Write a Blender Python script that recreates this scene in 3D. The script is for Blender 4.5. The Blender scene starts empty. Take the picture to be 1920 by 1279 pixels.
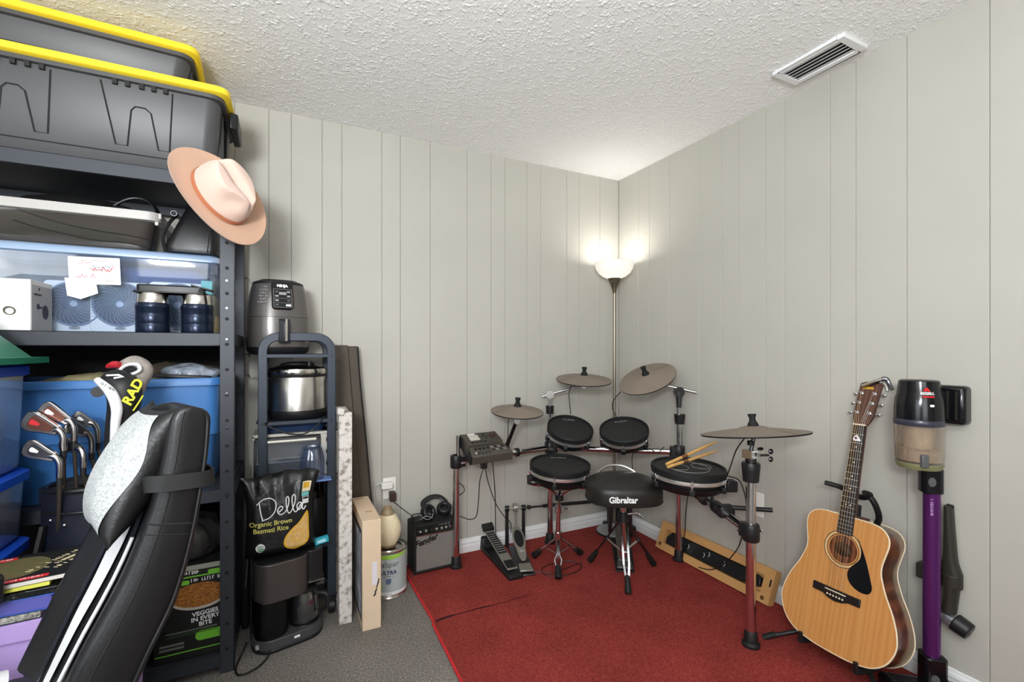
import bpy, math, random
import numpy as np
from mathutils import Matrix, Vector, noise
from math import sin, cos, pi, radians, sqrt, atan2
random.seed(7); np.random.seed(7)
V = Vector
SC = bpy.context.scene
COL = SC.collection

# ------------------------------------------------------------------ camera
FPX, CX, HZ = 862.0, 960.0, 655.0
CAM = V((-2.147, -2.617, 1.229))
YAW = radians(26.3)
FW = V((sin(YAW), cos(YAW), 0)); RT = V((cos(YAW), -sin(YAW), 0)); UP = V((0, 0, 1))
cam = bpy.data.cameras.new('camera'); cam_o = bpy.data.objects.new('camera', cam); COL.objects.link(cam_o)
cam.sensor_width = 36.0; cam.lens = FPX / 1920 * 36.0; cam.shift_y = (HZ - 639.5) / 1920; cam.clip_start = 0.02
cam_o.location = CAM; cam_o.rotation_euler = (pi / 2, 0, -YAW)
SC.camera = cam_o

# ------------------------------------------------------------------ world, lights, exposure
w = bpy.data.worlds.new('world'); SC.world = w; w.use_nodes = True
w.node_tree.nodes['Background'].inputs[0].default_value = (0.75, 0.86, 1.0, 1)
w.node_tree.nodes['Background'].inputs[1].default_value = 0.6
SC.view_settings.view_transform = 'Standard'; SC.view_settings.look = 'None'
SC.view_settings.gamma = 1.0; SC.view_settings.use_curve_mapping = False
SC.view_settings.exposure = 0.0

def area(name, loc, aim, sx, sy, power, col):
    l = bpy.data.lights.new(name, 'AREA'); l.shape = 'RECTANGLE'; l.size = sx; l.size_y = sy
    l.energy = power; l.color = col
    o = bpy.data.objects.new(name, l); COL.objects.link(o); o.location = loc
    o.rotation_euler = (V(aim) - V(loc)).to_track_quat('-Z', 'Y').to_euler()
    return o
# daylight through the two windows behind the camera, an assumed unseen ceiling lamp, and an upward fill added to brighten the ceiling
area('daylight_left_window', (-4.10, -3.05, 1.45), (0, -2.3, 1.2), 1.3, 1.25, 20, (0.88, 0.94, 1.0))
area('daylight_rear_window', (-2.6, -4.55, 1.45), (-1.4, 0, 1.2), 1.5, 1.25, 27, (0.96, 0.98, 1.0))
area('assumed_ceiling_light', (-2.3, -3.0, 2.33), (-2.3, -3.0, 0), 0.35, 0.35, 6, (1.0, 0.97, 0.93))
area('added_ceiling_fill', (-2.8, -3.3, 1.70), (-2.5, -2.7, 2.44), 0.5, 0.5, 105, (0.955, 0.985, 1.0))

# ------------------------------------------------------------------ helpers
def at(u, v, s):
    """Room position seen at photograph pixel (u, v) at real distance s along the view axis."""
    return CAM + FW * s + RT * ((u - CX) / FPX * s) + UP * ((HZ - v) / FPX * s)
def ray(u, v): return FW + RT * ((u - CX) / FPX) + UP * ((HZ - v) / FPX)
def ony(u, v, y): d = ray(u, v); return CAM + d * ((y - CAM.y) / d.y)
def onx(u, v, x): d = ray(u, v); return CAM + d * ((x - CAM.x) / d.x)
def onz(u, v, z): d = ray(u, v); return CAM + d * ((z - CAM.z) / d.z)
def cv(l, d, z): return (RT * l + FW * d + UP * z).normalized()

def frame(o, z, x=None):
    """Matrix with origin o, local +Z along z, +X near x."""
    z = V(z).normalized(); x = V(x) if x is not None else (V((1, 0, 0)) if abs(z.x) < .9 else V((0, 1, 0)))
    y = z.cross(x).normalized(); x = y.cross(z).normalized()
    m = Matrix.Identity(4)
    for i in range(3): m[i][0] = x[i]; m[i][1] = y[i]; m[i][2] = z[i]; m[i][3] = o[i]
    return m
def axes(o, x, y):
    """Matrix with origin o, +X along x, +Y near y (for lettering and flat print)."""
    x = V(x).normalized(); z = x.cross(V(y)).normalized(); y = z.cross(x)
    m = Matrix.Identity(4)
    for i in range(3): m[i][0] = x[i]; m[i][1] = y[i]; m[i][2] = z[i]; m[i][3] = o[i]
    return m
def T(x, y, z): return Matrix.Translation((x, y, z))
def RZ(a): return Matrix.Rotation(a, 4, 'Z')
def RX(a): return Matrix.Rotation(a, 4, 'X')
def RY(a): return Matrix.Rotation(a, 4, 'Y')

def spline(pts, k=6, closed=False):
    """Catmull-Rom through pts."""
    P = [V(p) for p in pts]; n = len(P); out = []
    if n < 3: return P
    for i in range(n if closed else n - 1):
        if closed: a, b, c, d = P[i - 1], P[i], P[(i + 1) % n], P[(i + 2) % n]
        else: a, b, c, d = P[max(i - 1, 0)], P[i], P[i + 1], P[min(i + 2, n - 1)]
        for j in range(k):
            t = j / k
            out.append(0.5 * ((2 * b) + (c - a) * t + (2 * a - 5 * b + 4 * c - d) * t * t + (3 * b - a - 3 * c + d) * t ** 3))
    if not closed: out.append(P[-1])
    return out
def rrect(w, h, r, n=4, cx=0, cy=0):
    o = []
    for sx, sy, a0 in ((1, 1, 0), (-1, 1, 90), (-1, -1, 180), (1, -1, 270)):
        for i in range(n + 1):
            a = radians(a0 + 90 * i / n)
            o.append((cx + sx * (w / 2 - r) + r * cos(a), cy + sy * (h / 2 - r) + r * sin(a)))
    return o
def ell(w, h, n=24, cx=0, cy=0, p=2.0):
    o = []
    for i in range(n):
        a = 2 * pi * i / n; c, s = cos(a), sin(a)
        o.append((cx + w / 2 * math.copysign(abs(c) ** (2 / p), c), cy + h / 2 * math.copysign(abs(s) ** (2 / p), s)))
    return o

class MB:
    """Collects shapes; ob() links them as one mesh object."""
    def __init__(s): s.v = []; s.f = []
    def add(s, vs, fs, M=None):
        b = len(s.v)
        s.v += [(M @ V(p)) if M is not None else V(p) for p in vs]
        s.f += [tuple(i + b for i in f) for f in fs]
        return s
    def box(s, c, size, M=None, taper=1.0, tapery=None):
        x, y, z = size[0] / 2, size[1] / 2, size[2] / 2; ty = taper if tapery is None else tapery
        vs = [(-x * taper, -y * ty, -z), (x * taper, -y * ty, -z), (x * taper, y * ty, -z), (-x * taper, y * ty, -z), (-x, -y, z), (x, -y, z), (x, y, z), (-x, y, z)]
        vs = [(a + c[0], b + c[1], d + c[2]) for a, b, d in vs]
        return s.add(vs, [(3, 2, 1, 0), (4, 5, 6, 7), (0, 1, 5, 4), (1, 2, 6, 5), (2, 3, 7, 6), (3, 0, 4, 7)], M)
    def bar(s, a, b, w, h, side=None):
        a, b = V(a), V(b); M = frame((a + b) / 2, b - a, side if side is not None else UP if abs((b - a).normalized().z) < .9 else V((1, 0, 0)))
        return s.box((0, 0, 0), (w, h, (b - a).length), M)
    def loft(s, rings, cap=True, M=None):
        n = len(rings[0]); vs = [p for r in rings for p in r]; fs = []
        for k in range(len(rings) - 1):
            for i in range(n):
                j = (i + 1) % n; fs.append((k * n + i, k * n + j, (k + 1) * n + j, (k + 1) * n + i))
        if cap: fs.append(tuple(range(n - 1, -1, -1))); fs.append(tuple((len(rings) - 1) * n + i for i in range(n)))
        return s.add(vs, fs, M)
    def strip(s, rows, M=None):
        """Open grid of points."""
        n = len(rows[0]); vs = [p for r in rows for p in r]
        fs = [(k * n + i, k * n + i + 1, (k + 1) * n + i + 1, (k + 1) * n + i) for k in range(len(rows) - 1) for i in range(n - 1)]
        return s.add(vs, fs, M)
    def cyl(s, a, b, r0, r1=None, n=16, cap=True):
        a, b = V(a), V(b); r1 = r0 if r1 is None else r1; M = frame(a, b - a); L = (b - a).length
        return s.loft([[(r * cos(2 * pi * i / n), r * sin(2 * pi * i / n), z) for i in range(n)] for r, z in ((r0, 0), (r1, L))], cap, M)
    def tube(s, pts, r, n=8, closed=False, k=0, sq=None):
        P = spline(pts, k, closed) if k else [V(p) for p in pts]; m = len(P)
        rr = r if isinstance(r, (list, tuple)) else [r] * m
        if len(rr) != m: rr = [np.interp(i / (m - 1) * (len(rr) - 1), range(len(rr)), rr) for i in range(m)]
        rings = []; up = None
        for i in range(m):
            t = (P[(i + 1) % m] - P[i - 1]) if closed else (P[min(i + 1, m - 1)] - P[max(i - 1, 0)])
            t = t.normalized() if t.length > 1e-9 else UP
            if up is None: up = UP if abs(t.z) < .9 else V((1, 0, 0))
            x = up.cross(t)
            if x.length < 1e-6: x = V((1, 0, 0)).cross(t)
            x.normalize(); y = t.cross(x); up = y
            q = sq or [(cos(2 * pi * j / n), sin(2 * pi * j / n)) for j in range(n)]
            rings.append([P[i] + x * (a * rr[i]) + y * (b * rr[i]) for a, b in q])
        if closed: return s.loft(rings + [rings[0]], False)
        return s.loft(rings, True)
    def lathe(s, prof, n=32, M=None, a0=0.0, a1=2 * pi, sx=1.0, sy=1.0, p=2.0):
        full = abs(a1 - a0 - 2 * pi) < 1e-6; m = n if full else n + 1; vs = []; fs = []
        for r, z in prof:
            for i in range(m):
                a = a0 + (a1 - a0) * i / n; c, q = cos(a), sin(a)
                if p != 2.0: c = math.copysign(abs(c) ** (2 / p), c); q = math.copysign(abs(q) ** (2 / p), q)
                vs.append((r * c * sx, r * q * sy, z))
        for k in range(len(prof) - 1):
            for i in range(n if full else n):
                j = (i + 1) % m if full else i + 1
                if prof[k][0] < 1e-9: fs.append((k * m + i, (k + 1) * m + j, (k + 1) * m + i))
                elif prof[k + 1][0] < 1e-9: fs.append((k * m + i, k * m + j, (k + 1) * m + i))
                else: fs.append((k * m + i, k * m + j, (k + 1) * m + j, (k + 1) * m + i))
        return s.add(vs, fs, M)
    def prism(s, poly, z0, z1, M=None):
        return s.loft([[(x, y, z) for x, y in poly] for z in (z0, z1)], True, M)
    def hull(s, poly3, vec):
        """Polygon in space pushed along vec."""
        return s.loft([[V(p) for p in poly3], [V(p) + V(vec) for p in poly3]], True)
    def torus(s, R, r, M=None, n=40, m=8, z=0.0, a0=0.0, a1=2 * pi):
        pr = [(R + r * cos(2 * pi * i / m), z + r * sin(2 * pi * i / m)) for i in range(m + 1)]
        return s.lathe(pr, n, M, a0, a1)
    def ball(s, c, r, n=16, m=10, M=None):
        rx, ry, rz = (r, r, r) if not isinstance(r, (tuple, list)) else r
        pr = [(max(sin(pi * i / m), 0.0) if 0 < i < m else 0.0, -cos(pi * i / m)) for i in range(m + 1)]
        A = T(*c) @ Matrix.Diagonal((rx, ry, rz, 1)); return s.lathe(pr, n, (M @ A) if M is not None else A)

def ob(name, mb, m, parent=None, bevel=0.0, smooth=38, loc=None, sub=0, seg=2):
    me = bpy.data.meshes.new(name)
    if isinstance(mb, MB): me.from_pydata([tuple(p) for p in mb.v], [], mb.f); me.update()
    else: me = mb
    if isinstance(mb, MB):
        import bmesh
        bm = bmesh.new(); bm.from_mesh(me); bmesh.ops.remove_doubles(bm, verts=bm.verts, dist=1e-6)
        bmesh.ops.recalc_face_normals(bm, faces=bm.faces); bm.to_mesh(me); bm.free()
    o = bpy.data.objects.new(name, me); COL.objects.link(o)
    if m is not None: me.materials.clear(); me.materials.append(m)
    if smooth: me.shade_smooth(); me.set_sharp_from_angle(angle=radians(smooth))
    if bevel:
        b = o.modifiers.new('bevel', 'BEVEL'); b.width = bevel; b.segments = seg; b.limit_method = 'ANGLE'; b.angle_limit = radians(35)
        b.harden_normals = False
    if sub:
        b = o.modifiers.new('sub', 'SUBSURF'); b.levels = sub; b.render_levels = sub
    if parent is not None: o.parent = parent
    if loc is not None: o.location = loc
    return o
def tag(o, label=None, cat=None, group=None, kind=None):
    for k, x in (('label', label), ('category', cat), ('group', group), ('kind', kind)):
        if x: o[k] = x
    return o
def thing(name, label, cat, M=None, group=None):
    o = bpy.data.objects.new(name, None); COL.objects.link(o); o.empty_display_size = .05
    if M is not None: o.matrix_world = M if isinstance(M, Matrix) else T(*M)
    return tag(o, label, cat, group)
def struct(name, mb, m, **k): return tag(ob(name, mb, m, **k), kind='structure')
def text(parent, s, size, M, m, name='lettering', ext=.0005, bend=0.0, align='CENTER', shear=0.0, bold=0.0, sx=1.0, space=1.0):
    """Raised lettering. bend = radius of a cylinder about local Y it wraps round."""
    cu = bpy.data.curves.new(name, 'FONT'); cu.body = s; cu.size = size; cu.extrude = ext; cu.align_x = align; cu.align_y = 'CENTER'
    cu.shear = shear; cu.offset = bold; cu.space_character = space; cu.resolution_u = 3
    t = bpy.data.objects.new('tmp', cu); COL.objects.link(t)
    me = bpy.data.meshes.new_from_object(t); bpy.data.objects.remove(t); bpy.data.curves.remove(cu)
    me.name = name
    for vv in me.vertices:
        x, y, z = vv.co; x *= sx
        if bend: a = x / bend; q = V(((bend + z) * sin(a), y, (bend + z) * cos(a) - bend))
        else: q = V((x, y, z))
        vv.co = M @ q
    me.update()
    o = bpy.data.objects.new(name, me); COL.objects.link(o); me.materials.clear(); me.materials.append(m); o.parent = parent
    return o

def marks(parent, M, w, h, m, seed=1, name='faint_print', ext=.0005):
    """A row of small print strokes where the photograph's lettering is too blurred to read."""
    rs = random.Random(seed); mb = MB(); x = -w / 2; u = h * .6
    while x < w / 2 - u * .5:
        k = rs.random()
        if k > .14:
            mb.box((x + h * .08, 0, ext / 2), (h * .16, h * rs.uniform(.7, 1), ext), M)
            if k > .4: mb.box((x + u * .38, h * rs.choice((-.4, 0, .4)), ext / 2), (u * .55, h * .16, ext), M)
            if k > .65: mb.box((x + u * .62, h * .05, ext / 2), (h * .16, h * .75, ext), M)
        x += u
    return ob(name, mb, m, parent, smooth=0)

# ------------------------------------------------------------------ materials
def lin(c):
    if isinstance(c, (int, float)): c = (c, c, c)
    return tuple(((x / 255) / 12.92 if x / 255 <= .04045 else ((x / 255 + .055) / 1.055) ** 2.4) for x in c)
MATS = {}
def mat(name, col, rough=.5, metal=0.0, bump=None, var=None, trans=0.0, ior=1.45, coat=0.0, emit=None, spec=.5, sheen=0.0, var2=None, alpha=1.0, dist=.002):
    if name in MATS: return MATS[name]
    m = bpy.data.materials.new(name); m.use_nodes = True; nt = m.node_tree; b = nt.nodes['Principled BSDF']; L = nt.links
    c = lin(col); b.inputs['Base Color'].default_value = (*c, 1); b.inputs['Roughness'].default_value = rough
    b.inputs['Metallic'].default_value = metal; b.inputs['Specular IOR Level'].default_value = spec; b.inputs['IOR'].default_value = ior
    b.inputs['Transmission Weight'].default_value = trans; b.inputs['Coat Weight'].default_value = coat; b.inputs['Sheen Weight'].default_value = sheen
    b.inputs['Alpha'].default_value = alpha
    tc = nt.nodes.new('ShaderNodeTexCoord')
    if var:                                  # (scale, amount[, detail]) : gentle colour variation
        n = nt.nodes.new('ShaderNodeTexNoise'); n.inputs['Scale'].default_value = var[0]; n.inputs['Detail'].default_value = var[2] if len(var) > 2 else 4
        L.new(tc.outputs['Object'], n.inputs['Vector'])
        r = nt.nodes.new('ShaderNodeValToRGB'); a = var[1]; r.color_ramp.elements[0].position = .3; r.color_ramp.elements[1].position = .7
        r.color_ramp.elements[0].color = (*[max(x * (1 - a), 0) for x in c], 1)
        c2 = lin(var2) if var2 else [min(x * (1 + a), 1) for x in c]
        r.color_ramp.elements[1].color = (*c2, 1)
        L.new(n.outputs['Fac'], r.inputs[0]); L.new(r.outputs[0], b.inputs['Base Color'])
    if bump:                                 # (scale, strength)
        n2 = nt.nodes.new('ShaderNodeTexNoise'); n2.inputs['Scale'].default_value = bump[0]; n2.inputs['Detail'].default_value = 3
        L.new(tc.outputs['Object'], n2.inputs['Vector'])
        bp = nt.nodes.new('ShaderNodeBump'); bp.inputs['Strength'].default_value = bump[1]; bp.inputs['Distance'].default_value = dist
        L.new(n2.outputs['Fac'], bp.inputs['Height']); L.new(bp.outputs[0], b.inputs['Normal'])
    if emit: b.inputs['Emission Color'].default_value = (*lin(emit[0]), 1); b.inputs['Emission Strength'].default_value = emit[1]
    MATS[name] = m; return m
def grain(name, c0, c1, scale, stretch, rough=.35, coat=0.3, axis='X', dist=4.0):
    """Wood: a stretched wave and noise mixed between two browns."""
    m = bpy.data.materials.new(name); m.use_nodes = True; nt = m.node_tree; b = nt.nodes['Principled BSDF']; L = nt.links
    tc = nt.nodes.new('ShaderNodeTexCoord'); mp = nt.nodes.new('ShaderNodeMapping'); mp.inputs['Scale'].default_value = stretch
    wv = nt.nodes.new('ShaderNodeTexWave'); wv.bands_direction = axis; wv.inputs['Scale'].default_value = scale; wv.inputs['Distortion'].default_value = dist
    wv.inputs['Detail'].default_value = 3; wv.inputs['Detail Scale'].default_value = 1.5
    n = nt.nodes.new('ShaderNodeTexNoise'); n.inputs['Scale'].default_value = scale * 2.2; n.inputs['Detail'].default_value = 6
    mx = nt.nodes.new('ShaderNodeMath'); mx.operation = 'MULTIPLY_ADD'; mx.inputs[1].default_value = .55
    r = nt.nodes.new('ShaderNodeValToRGB'); r.color_ramp.elements[0].position = .25; r.color_ramp.elements[1].position = .85
    r.color_ramp.elements[0].color = (*lin(c0), 1); r.color_ramp.elements[1].color = (*lin(c1), 1)
    L.new(tc.outputs['Object'], mp.inputs['Vector']); L.new(mp.outputs[0], wv.inputs['Vector']); L.new(mp.outputs[0], n.inputs['Vector'])
    ml = nt.nodes.new('ShaderNodeMath'); ml.operation = 'MULTIPLY'; ml.inputs[1].default_value = .55
    L.new(n.outputs['Fac'], ml.inputs[0]); L.new(wv.outputs['Fac'], mx.inputs[0]); L.new(ml.outputs[0], mx.inputs[2])
    L.new(mx.outputs[0], r.inputs[0]); L.new(r.outputs[0], b.inputs['Base Color'])
    b.inputs['Roughness'].default_value = rough; b.inputs['Coat Weight'].default_value = coat; b.inputs['Coat Roughness'].default_value = .12
    MATS[name] = m; return m
def clear(name, tint, gloss=.12, rough=.08, haze=0.0, hazecol=(220, 225, 235)):
    """Thin see-through plastic: tinted pass-through, a little surface reflection and haze."""
    m = bpy.data.materials.new(name); m.use_nodes = True; nt = m.node_tree; L = nt.links
    for n in list(nt.nodes):
        if n.type != 'OUTPUT_MATERIAL': nt.nodes.remove(n)
    out = [n for n in nt.nodes][0]
    tr = nt.nodes.new('ShaderNodeBsdfTransparent'); tr.inputs[0].default_value = (*lin(tint), 1)
    gl = nt.nodes.new('ShaderNodeBsdfGlossy'); gl.inputs['Roughness'].default_value = rough; gl.inputs[0].default_value = (1, 1, 1, 1)
    df = nt.nodes.new('ShaderNodeBsdfDiffuse'); df.inputs[0].default_value = (*lin(hazecol), 1)
    m1 = nt.nodes.new('ShaderNodeMixShader'); m1.inputs[0].default_value = haze
    lw = nt.nodes.new('ShaderNodeLayerWeight'); lw.inputs[0].default_value = .25
    mu = nt.nodes.new('ShaderNodeMath'); mu.operation = 'MULTIPLY_ADD'; mu.inputs[1].default_value = .6; mu.inputs[2].default_value = gloss; mu.use_clamp = True
    m2 = nt.nodes.new('ShaderNodeMixShader')
    L.new(tr.outputs[0], m1.inputs[1]); L.new(df.outputs[0], m1.inputs[2]); L.new(lw.outputs['Facing'], mu.inputs[0]); L.new(mu.outputs[0], m2.inputs[0])
    L.new(m1.outputs[0], m2.inputs[1]); L.new(gl.outputs[0], m2.inputs[2]); L.new(m2.outputs[0], out.inputs[0])
    MATS[name] = m; return m
def speckle(name, base, dark, light, scale, rough=.9, bump=.4, dist=.004, mid=None):
    """Pile or speckled flooring: fine noise picks between three tones, plus relief."""
    m = bpy.data.materials.new(name); m.use_nodes = True; nt = m.node_tree; b = nt.nodes['Principled BSDF']; L = nt.links
    tc = nt.nodes.new('ShaderNodeTexCoord'); n = nt.nodes.new('ShaderNodeTexNoise'); n.inputs['Scale'].default_value = scale; n.inputs['Detail'].default_value = 6; n.inputs['Roughness'].default_value = .75
    r = nt.nodes.new('ShaderNodeValToRGB'); e = r.color_ramp.elements; e[0].position = .32; e[0].color = (*lin(dark), 1); e[1].position = .72; e[1].color = (*lin(light), 1)
    q = e.new(.5); q.color = (*lin(base), 1)
    n2 = nt.nodes.new('ShaderNodeTexNoise'); n2.inputs['Scale'].default_value = scale / 40; n2.inputs['Detail'].default_value = 3
    mx = nt.nodes.new('ShaderNodeMix'); mx.data_type = 'RGBA'; mx.blend_type = 'MULTIPLY'; mx.inputs[0].default_value = .45
    r2 = nt.nodes.new('ShaderNodeValToRGB'); r2.color_ramp.elements[0].position = .3; r2.color_ramp.elements[0].color = (.55, .55, .55, 1); r2.color_ramp.elements[1].position = .65
    L.new(tc.outputs['Object'], n.inputs['Vector']); L.new(tc.outputs['Object'], n2.inputs['Vector']); L.new(n.outputs['Fac'], r.inputs[0]); L.new(n2.outputs['Fac'], r2.inputs[0])
    L.new(r.outputs[0], mx.inputs[6]); L.new(r2.outputs[0], mx.inputs[7]); L.new(mx.outputs[2], b.inputs['Base Color'])
    bp = nt.nodes.new('ShaderNodeBump'); bp.inputs['Strength'].default_value = bump; bp.inputs['Distance'].default_value = dist
    L.new(n.outputs['Fac'], bp.inputs['Height']); L.new(bp.outputs[0], b.inputs['Normal']); b.inputs['Roughness'].default_value = rough; b.inputs['Specular IOR Level'].default_value = .2
    MATS[name] = m; return m

WALL = mat('wall_paint', (182, 179, 170), .55, bump=(60, .05), var=(2.5, .03))
CEIL = mat('ceiling_texture', (244, 244, 242), .9, bump=(260, .5), dist=.003)
WHITE = mat('white_paint', (232, 232, 232), .35)
WPLAST = mat('white_plastic', (232, 230, 224), .35)
FLOOR = speckle('floor_speckle', (122, 116, 110), (82, 78, 74), (180, 172, 163), 130, .7, .15)
RUG = speckle('red_pile', (150, 55, 49), (100, 33, 31), (182, 88, 76), 170, .95, .8)
RUGEDGE = mat('red_binding', (190, 38, 42), .8, bump=(300, .4))
BLK = mat('black_plastic', (24, 24, 26), .4, bump=(90, .04))
BLKM = mat('black_matte', (20, 20, 21), .75)
RUB = mat('black_rubber', (18, 18, 19), .6)
GLOSSBLK = mat('gloss_black', (10, 10, 12), .12)
CHROME = mat('chrome', (215, 215, 218), .13, 1.0)
STEEL = mat('brushed_steel', (200, 196, 190), .28, 1.0, bump=(40, .03))
DSTEEL = mat('dark_steel', (92, 92, 96), .3, 1.0)
LEATHER = mat('black_leather', (22, 22, 24), .38, bump=(160, .35), dist=.001)
POST = mat('shelf_steel', (52, 55, 62), .48, .2, bump=(200, .05))
CARTM = mat('cart_steel', (48, 55, 66), .45, .2)
PAPER = mat('white_paper', (220, 220, 220), .7)
INK = mat('black_ink', (18, 18, 20), .6)
GREYINK = mat('grey_ink', (150, 150, 150), .6)
WINK = mat('white_ink', (235, 235, 235), .6)
REDINK = mat('red_ink', (205, 40, 48), .5)
YEL = mat('yellow_plastic', (246, 214, 52), .4)
CARD = mat('cardboard', (196, 148, 92), .8, var=(6, .08))
CABLE = mat('cable_black', (20, 19, 18), .5)
# ================================================================== the room
XL, YF, HT = -4.2, -4.65, 2.44
t_ = .10
struct('floor', MB().box(((XL) / 2, YF / 2, -.05), (-XL + .3, -YF + .3, .1)), FLOOR)

def panelled(name, along, grooves, M, L):
    """Backing wall plus one panel per gap between grooves. Local X runs along the wall, Z up, -Y into the room."""
    wl = struct(name, MB().box((L / 2 - .05, .06, HT / 2), (L + .3, .11, HT + .1)), WALL); wl.matrix_world = M
    for a, b in zip(grooves[:-1], grooves[1:]):
        g = .0012; c = .0016; d = .0036
        prof = [(a + g / 2, .004), (a + g / 2, -d + c), (a + g / 2 + c, -d), (b - g / 2 - c, -d), (b - g / 2, -d + c), (b - g / 2, .004)]
        ob('panel', MB().loft([[V((x, y, z)) for x, y in prof] for z in (0.0, HT)]), WALL, wl, smooth=0)
    return wl
# grooves read off the photograph (distance from the far corner), then the same rhythm on out of sight
gb = [0, .165, .341, .44, .643, .746, .902, .998, 1.156, 1.385, 1.559, 1.662, 1.872, 1.97, 2.117, 2.219, 2.367, 2.59, 2.69, 2.88, 2.98, 3.2, 3.41, 3.6, 3.81, 4.0, 4.2]
gr = [0, .205, .307, .484, .715, .863, .969, 1.122, 1.221, 1.425, 1.526, 1.703, 1.935, 2.08, 2.19, 2.34, 2.44, 2.64, 2.75, 2.92, 3.15, 3.3, 3.41, 3.56, 3.66, 3.86, 3.97, 4.14, 4.38, 4.65]
Mb = Matrix(((-1, 0, 0, 0), (0, 1, 0, .005), (0, 0, 1, 0), (0, 0, 0, 1)))
Mr = Matrix(((0, 1, 0, .005), (-1, 0, 0, 0), (0, 0, 1, 0), (0, 0, 0, 1)))
panelled('wall_back', 'x', gb, Mb, 4.2)
panelled('wall_right', 'y', gr, Mr, 4.65)

# walls behind the camera, each with a window opening
def wall_open(name, M, L, x0, x1, z0, z1):
    m = MB()
    for a, b, c, d in ((0, x0, 0, HT), (x1, L, 0, HT), (x0, x1, 0, z0), (x0, x1, z1, HT)): m.box(((a + b) / 2, .05, (c + d) / 2), (b - a, .1, d - c))
    o = struct(name, m, WALL); o.matrix_world = M; return o
def window(name, M, x0, x1, z0, z1):
    m = MB(); e = .05
    for a, b, c, d in ((x0, x1, z0, z0 + e), (x0, x1, z1 - e, z1), (x0, x0 + e, z0, z1), (x1 - e, x1, z0, z1), (x0, x1, (z0 + z1) / 2 - .02, (z0 + z1) / 2 + .02), ((x0 + x1) / 2 - .015, (x0 + x1) / 2 + .015, z0, z1)):
        m.box(((a + b) / 2, .06, (c + d) / 2), (b - a, .06, d - c))
    o = struct(name, m, WHITE); o.matrix_world = M
    p = ob('window_pane', MB().box(((x0 + x1) / 2, .065, (z0 + z1) / 2), (x1 - x0, .004, z1 - z0)), clear('window_glass', (250, 252, 255), .05), o)
Ml = Matrix(((0, -1, 0, XL), (1, 0, 0, YF), (0, 0, 1, 0), (0, 0, 0, 1)))
Mf = Matrix(((1, 0, 0, XL), (0, -1, 0, YF), (0, 0, 1, 0), (0, 0, 0, 1)))
wall_open('wall_left', Ml, 4.65, .9, 2.3, .8, 2.1); window('window_1', Ml, .9, 2.3, .8, 2.1)
wall_open('wall_front', Mf, 4.2, .8, 2.4, .8, 2.1); window('window_2', Mf, .8, 2.4, .8, 2.1)

# popcorn ceiling: relief built as geometry where it is in view
def popcorn():
    x0, x1, y0, y1, st = -2.92, .0, -2.25, .0, .0030
    nx, ny = int((x1 - x0) / st), int((y1 - y0) / st)
    r = np.random.rand(ny, nx)
    def blur(a, k):
        for _ in range(k): a = ((3 if k == 1 else 1) * a + np.roll(a, 1, 0) + np.roll(a, -1, 0) + np.roll(a, 1, 1) + np.roll(a, -1, 1)) / (7 if k == 1 else 5)
        return a
    f = blur(r, 1); f = (f - f.mean()) / f.std(); g = blur(np.random.rand(ny, nx), 10); g = (g - g.mean()) / g.std()
    h = np.clip(f + .5 * g - .35, 0, 2.0) * .0013 + .0012
    # relief stays below the slab; edges run into the walls
    X, Y = np.meshgrid(np.linspace(x0, x1 + .004, nx), np.linspace(y0, y1 + .004, ny))
    co = np.stack([X, Y, HT - h], -1).reshape(-1, 3)
    i = np.arange(nx * ny).reshape(ny, nx); q = np.stack([i[:-1, :-1], i[1:, :-1], i[1:, 1:], i[:-1, 1:]], -1).reshape(-1, 4)
    me = bpy.data.meshes.new('popcorn_relief'); me.vertices.add(len(co)); me.vertices.foreach_set('co', co.ravel())
    me.loops.add(q.size); me.loops.foreach_set('vertex_index', q.ravel()); me.polygons.add(len(q))
    me.polygons.foreach_set('loop_start', np.arange(0, q.size, 4)); me.update(calc_edges=True)
    return me
cl = struct('ceiling', MB().box((XL / 2, YF / 2, HT + .05), (-XL + .3, -YF + .3, .1)), CEIL)
pc = ob('popcorn_relief', popcorn(), CEIL, cl, smooth=60); pc['kind'] = 'structure'

# baseboards
bp_ = [(0, 0), (.016, 0), (.016, .045), (.0135, .05), (.0135, .056), (.016, .06), (.014, .070), (.0085, .076), (.0075, .083), (.004, .086), (0, .086)]
m = MB().loft([[V((x, -d, z)) for d, z in bp_] for x in (XL, -.0005)]); struct('baseboard_back', m, WHITE, smooth=20)
m = MB().loft([[V((-d, y, z)) for d, z in bp_] for y in (YF, -.0005)]); struct('baseboard_right', m, WHITE, smooth=20)

# ceiling vent
vt = thing('ceiling_vent', 'white metal air vent with long open slots set in the ceiling', 'vent', T(-.158, -1.465, HT - .004))
m = MB(); w2, l2 = .082, .145; iw, il = .056, .118; zt, zb = .003, -.015
for sx, sy, cx, cy in ((2 * w2, l2 - il, 0, (l2 + il) / 2), (2 * w2, l2 - il, 0, -(l2 + il) / 2), (w2 - iw, 2 * il, (w2 + iw) / 2, 0), (w2 - iw, 2 * il, -(w2 + iw) / 2, 0)):
    m.box((cx, cy, (zt + zb) / 2), (sx, sy, zt - zb))
ob('vent_frame', m, WHITE, vt, bevel=.003)
ob('vent_throat', MB().box((0, 0, -.002), (2 * iw + .004, 2 * il + .004, .004)), mat('vent_throat', (46, 42, 36), .8), vt)
for i in range(5):
    x = -iw + .011 + i * (2 * iw - .022) / 4
    ob('vent_slat', MB().box((0, 0, 0), (.013, 2 * il, .0016), T(x, 0, -.0095) @ RY(radians(-38))), WHITE, vt)

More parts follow.
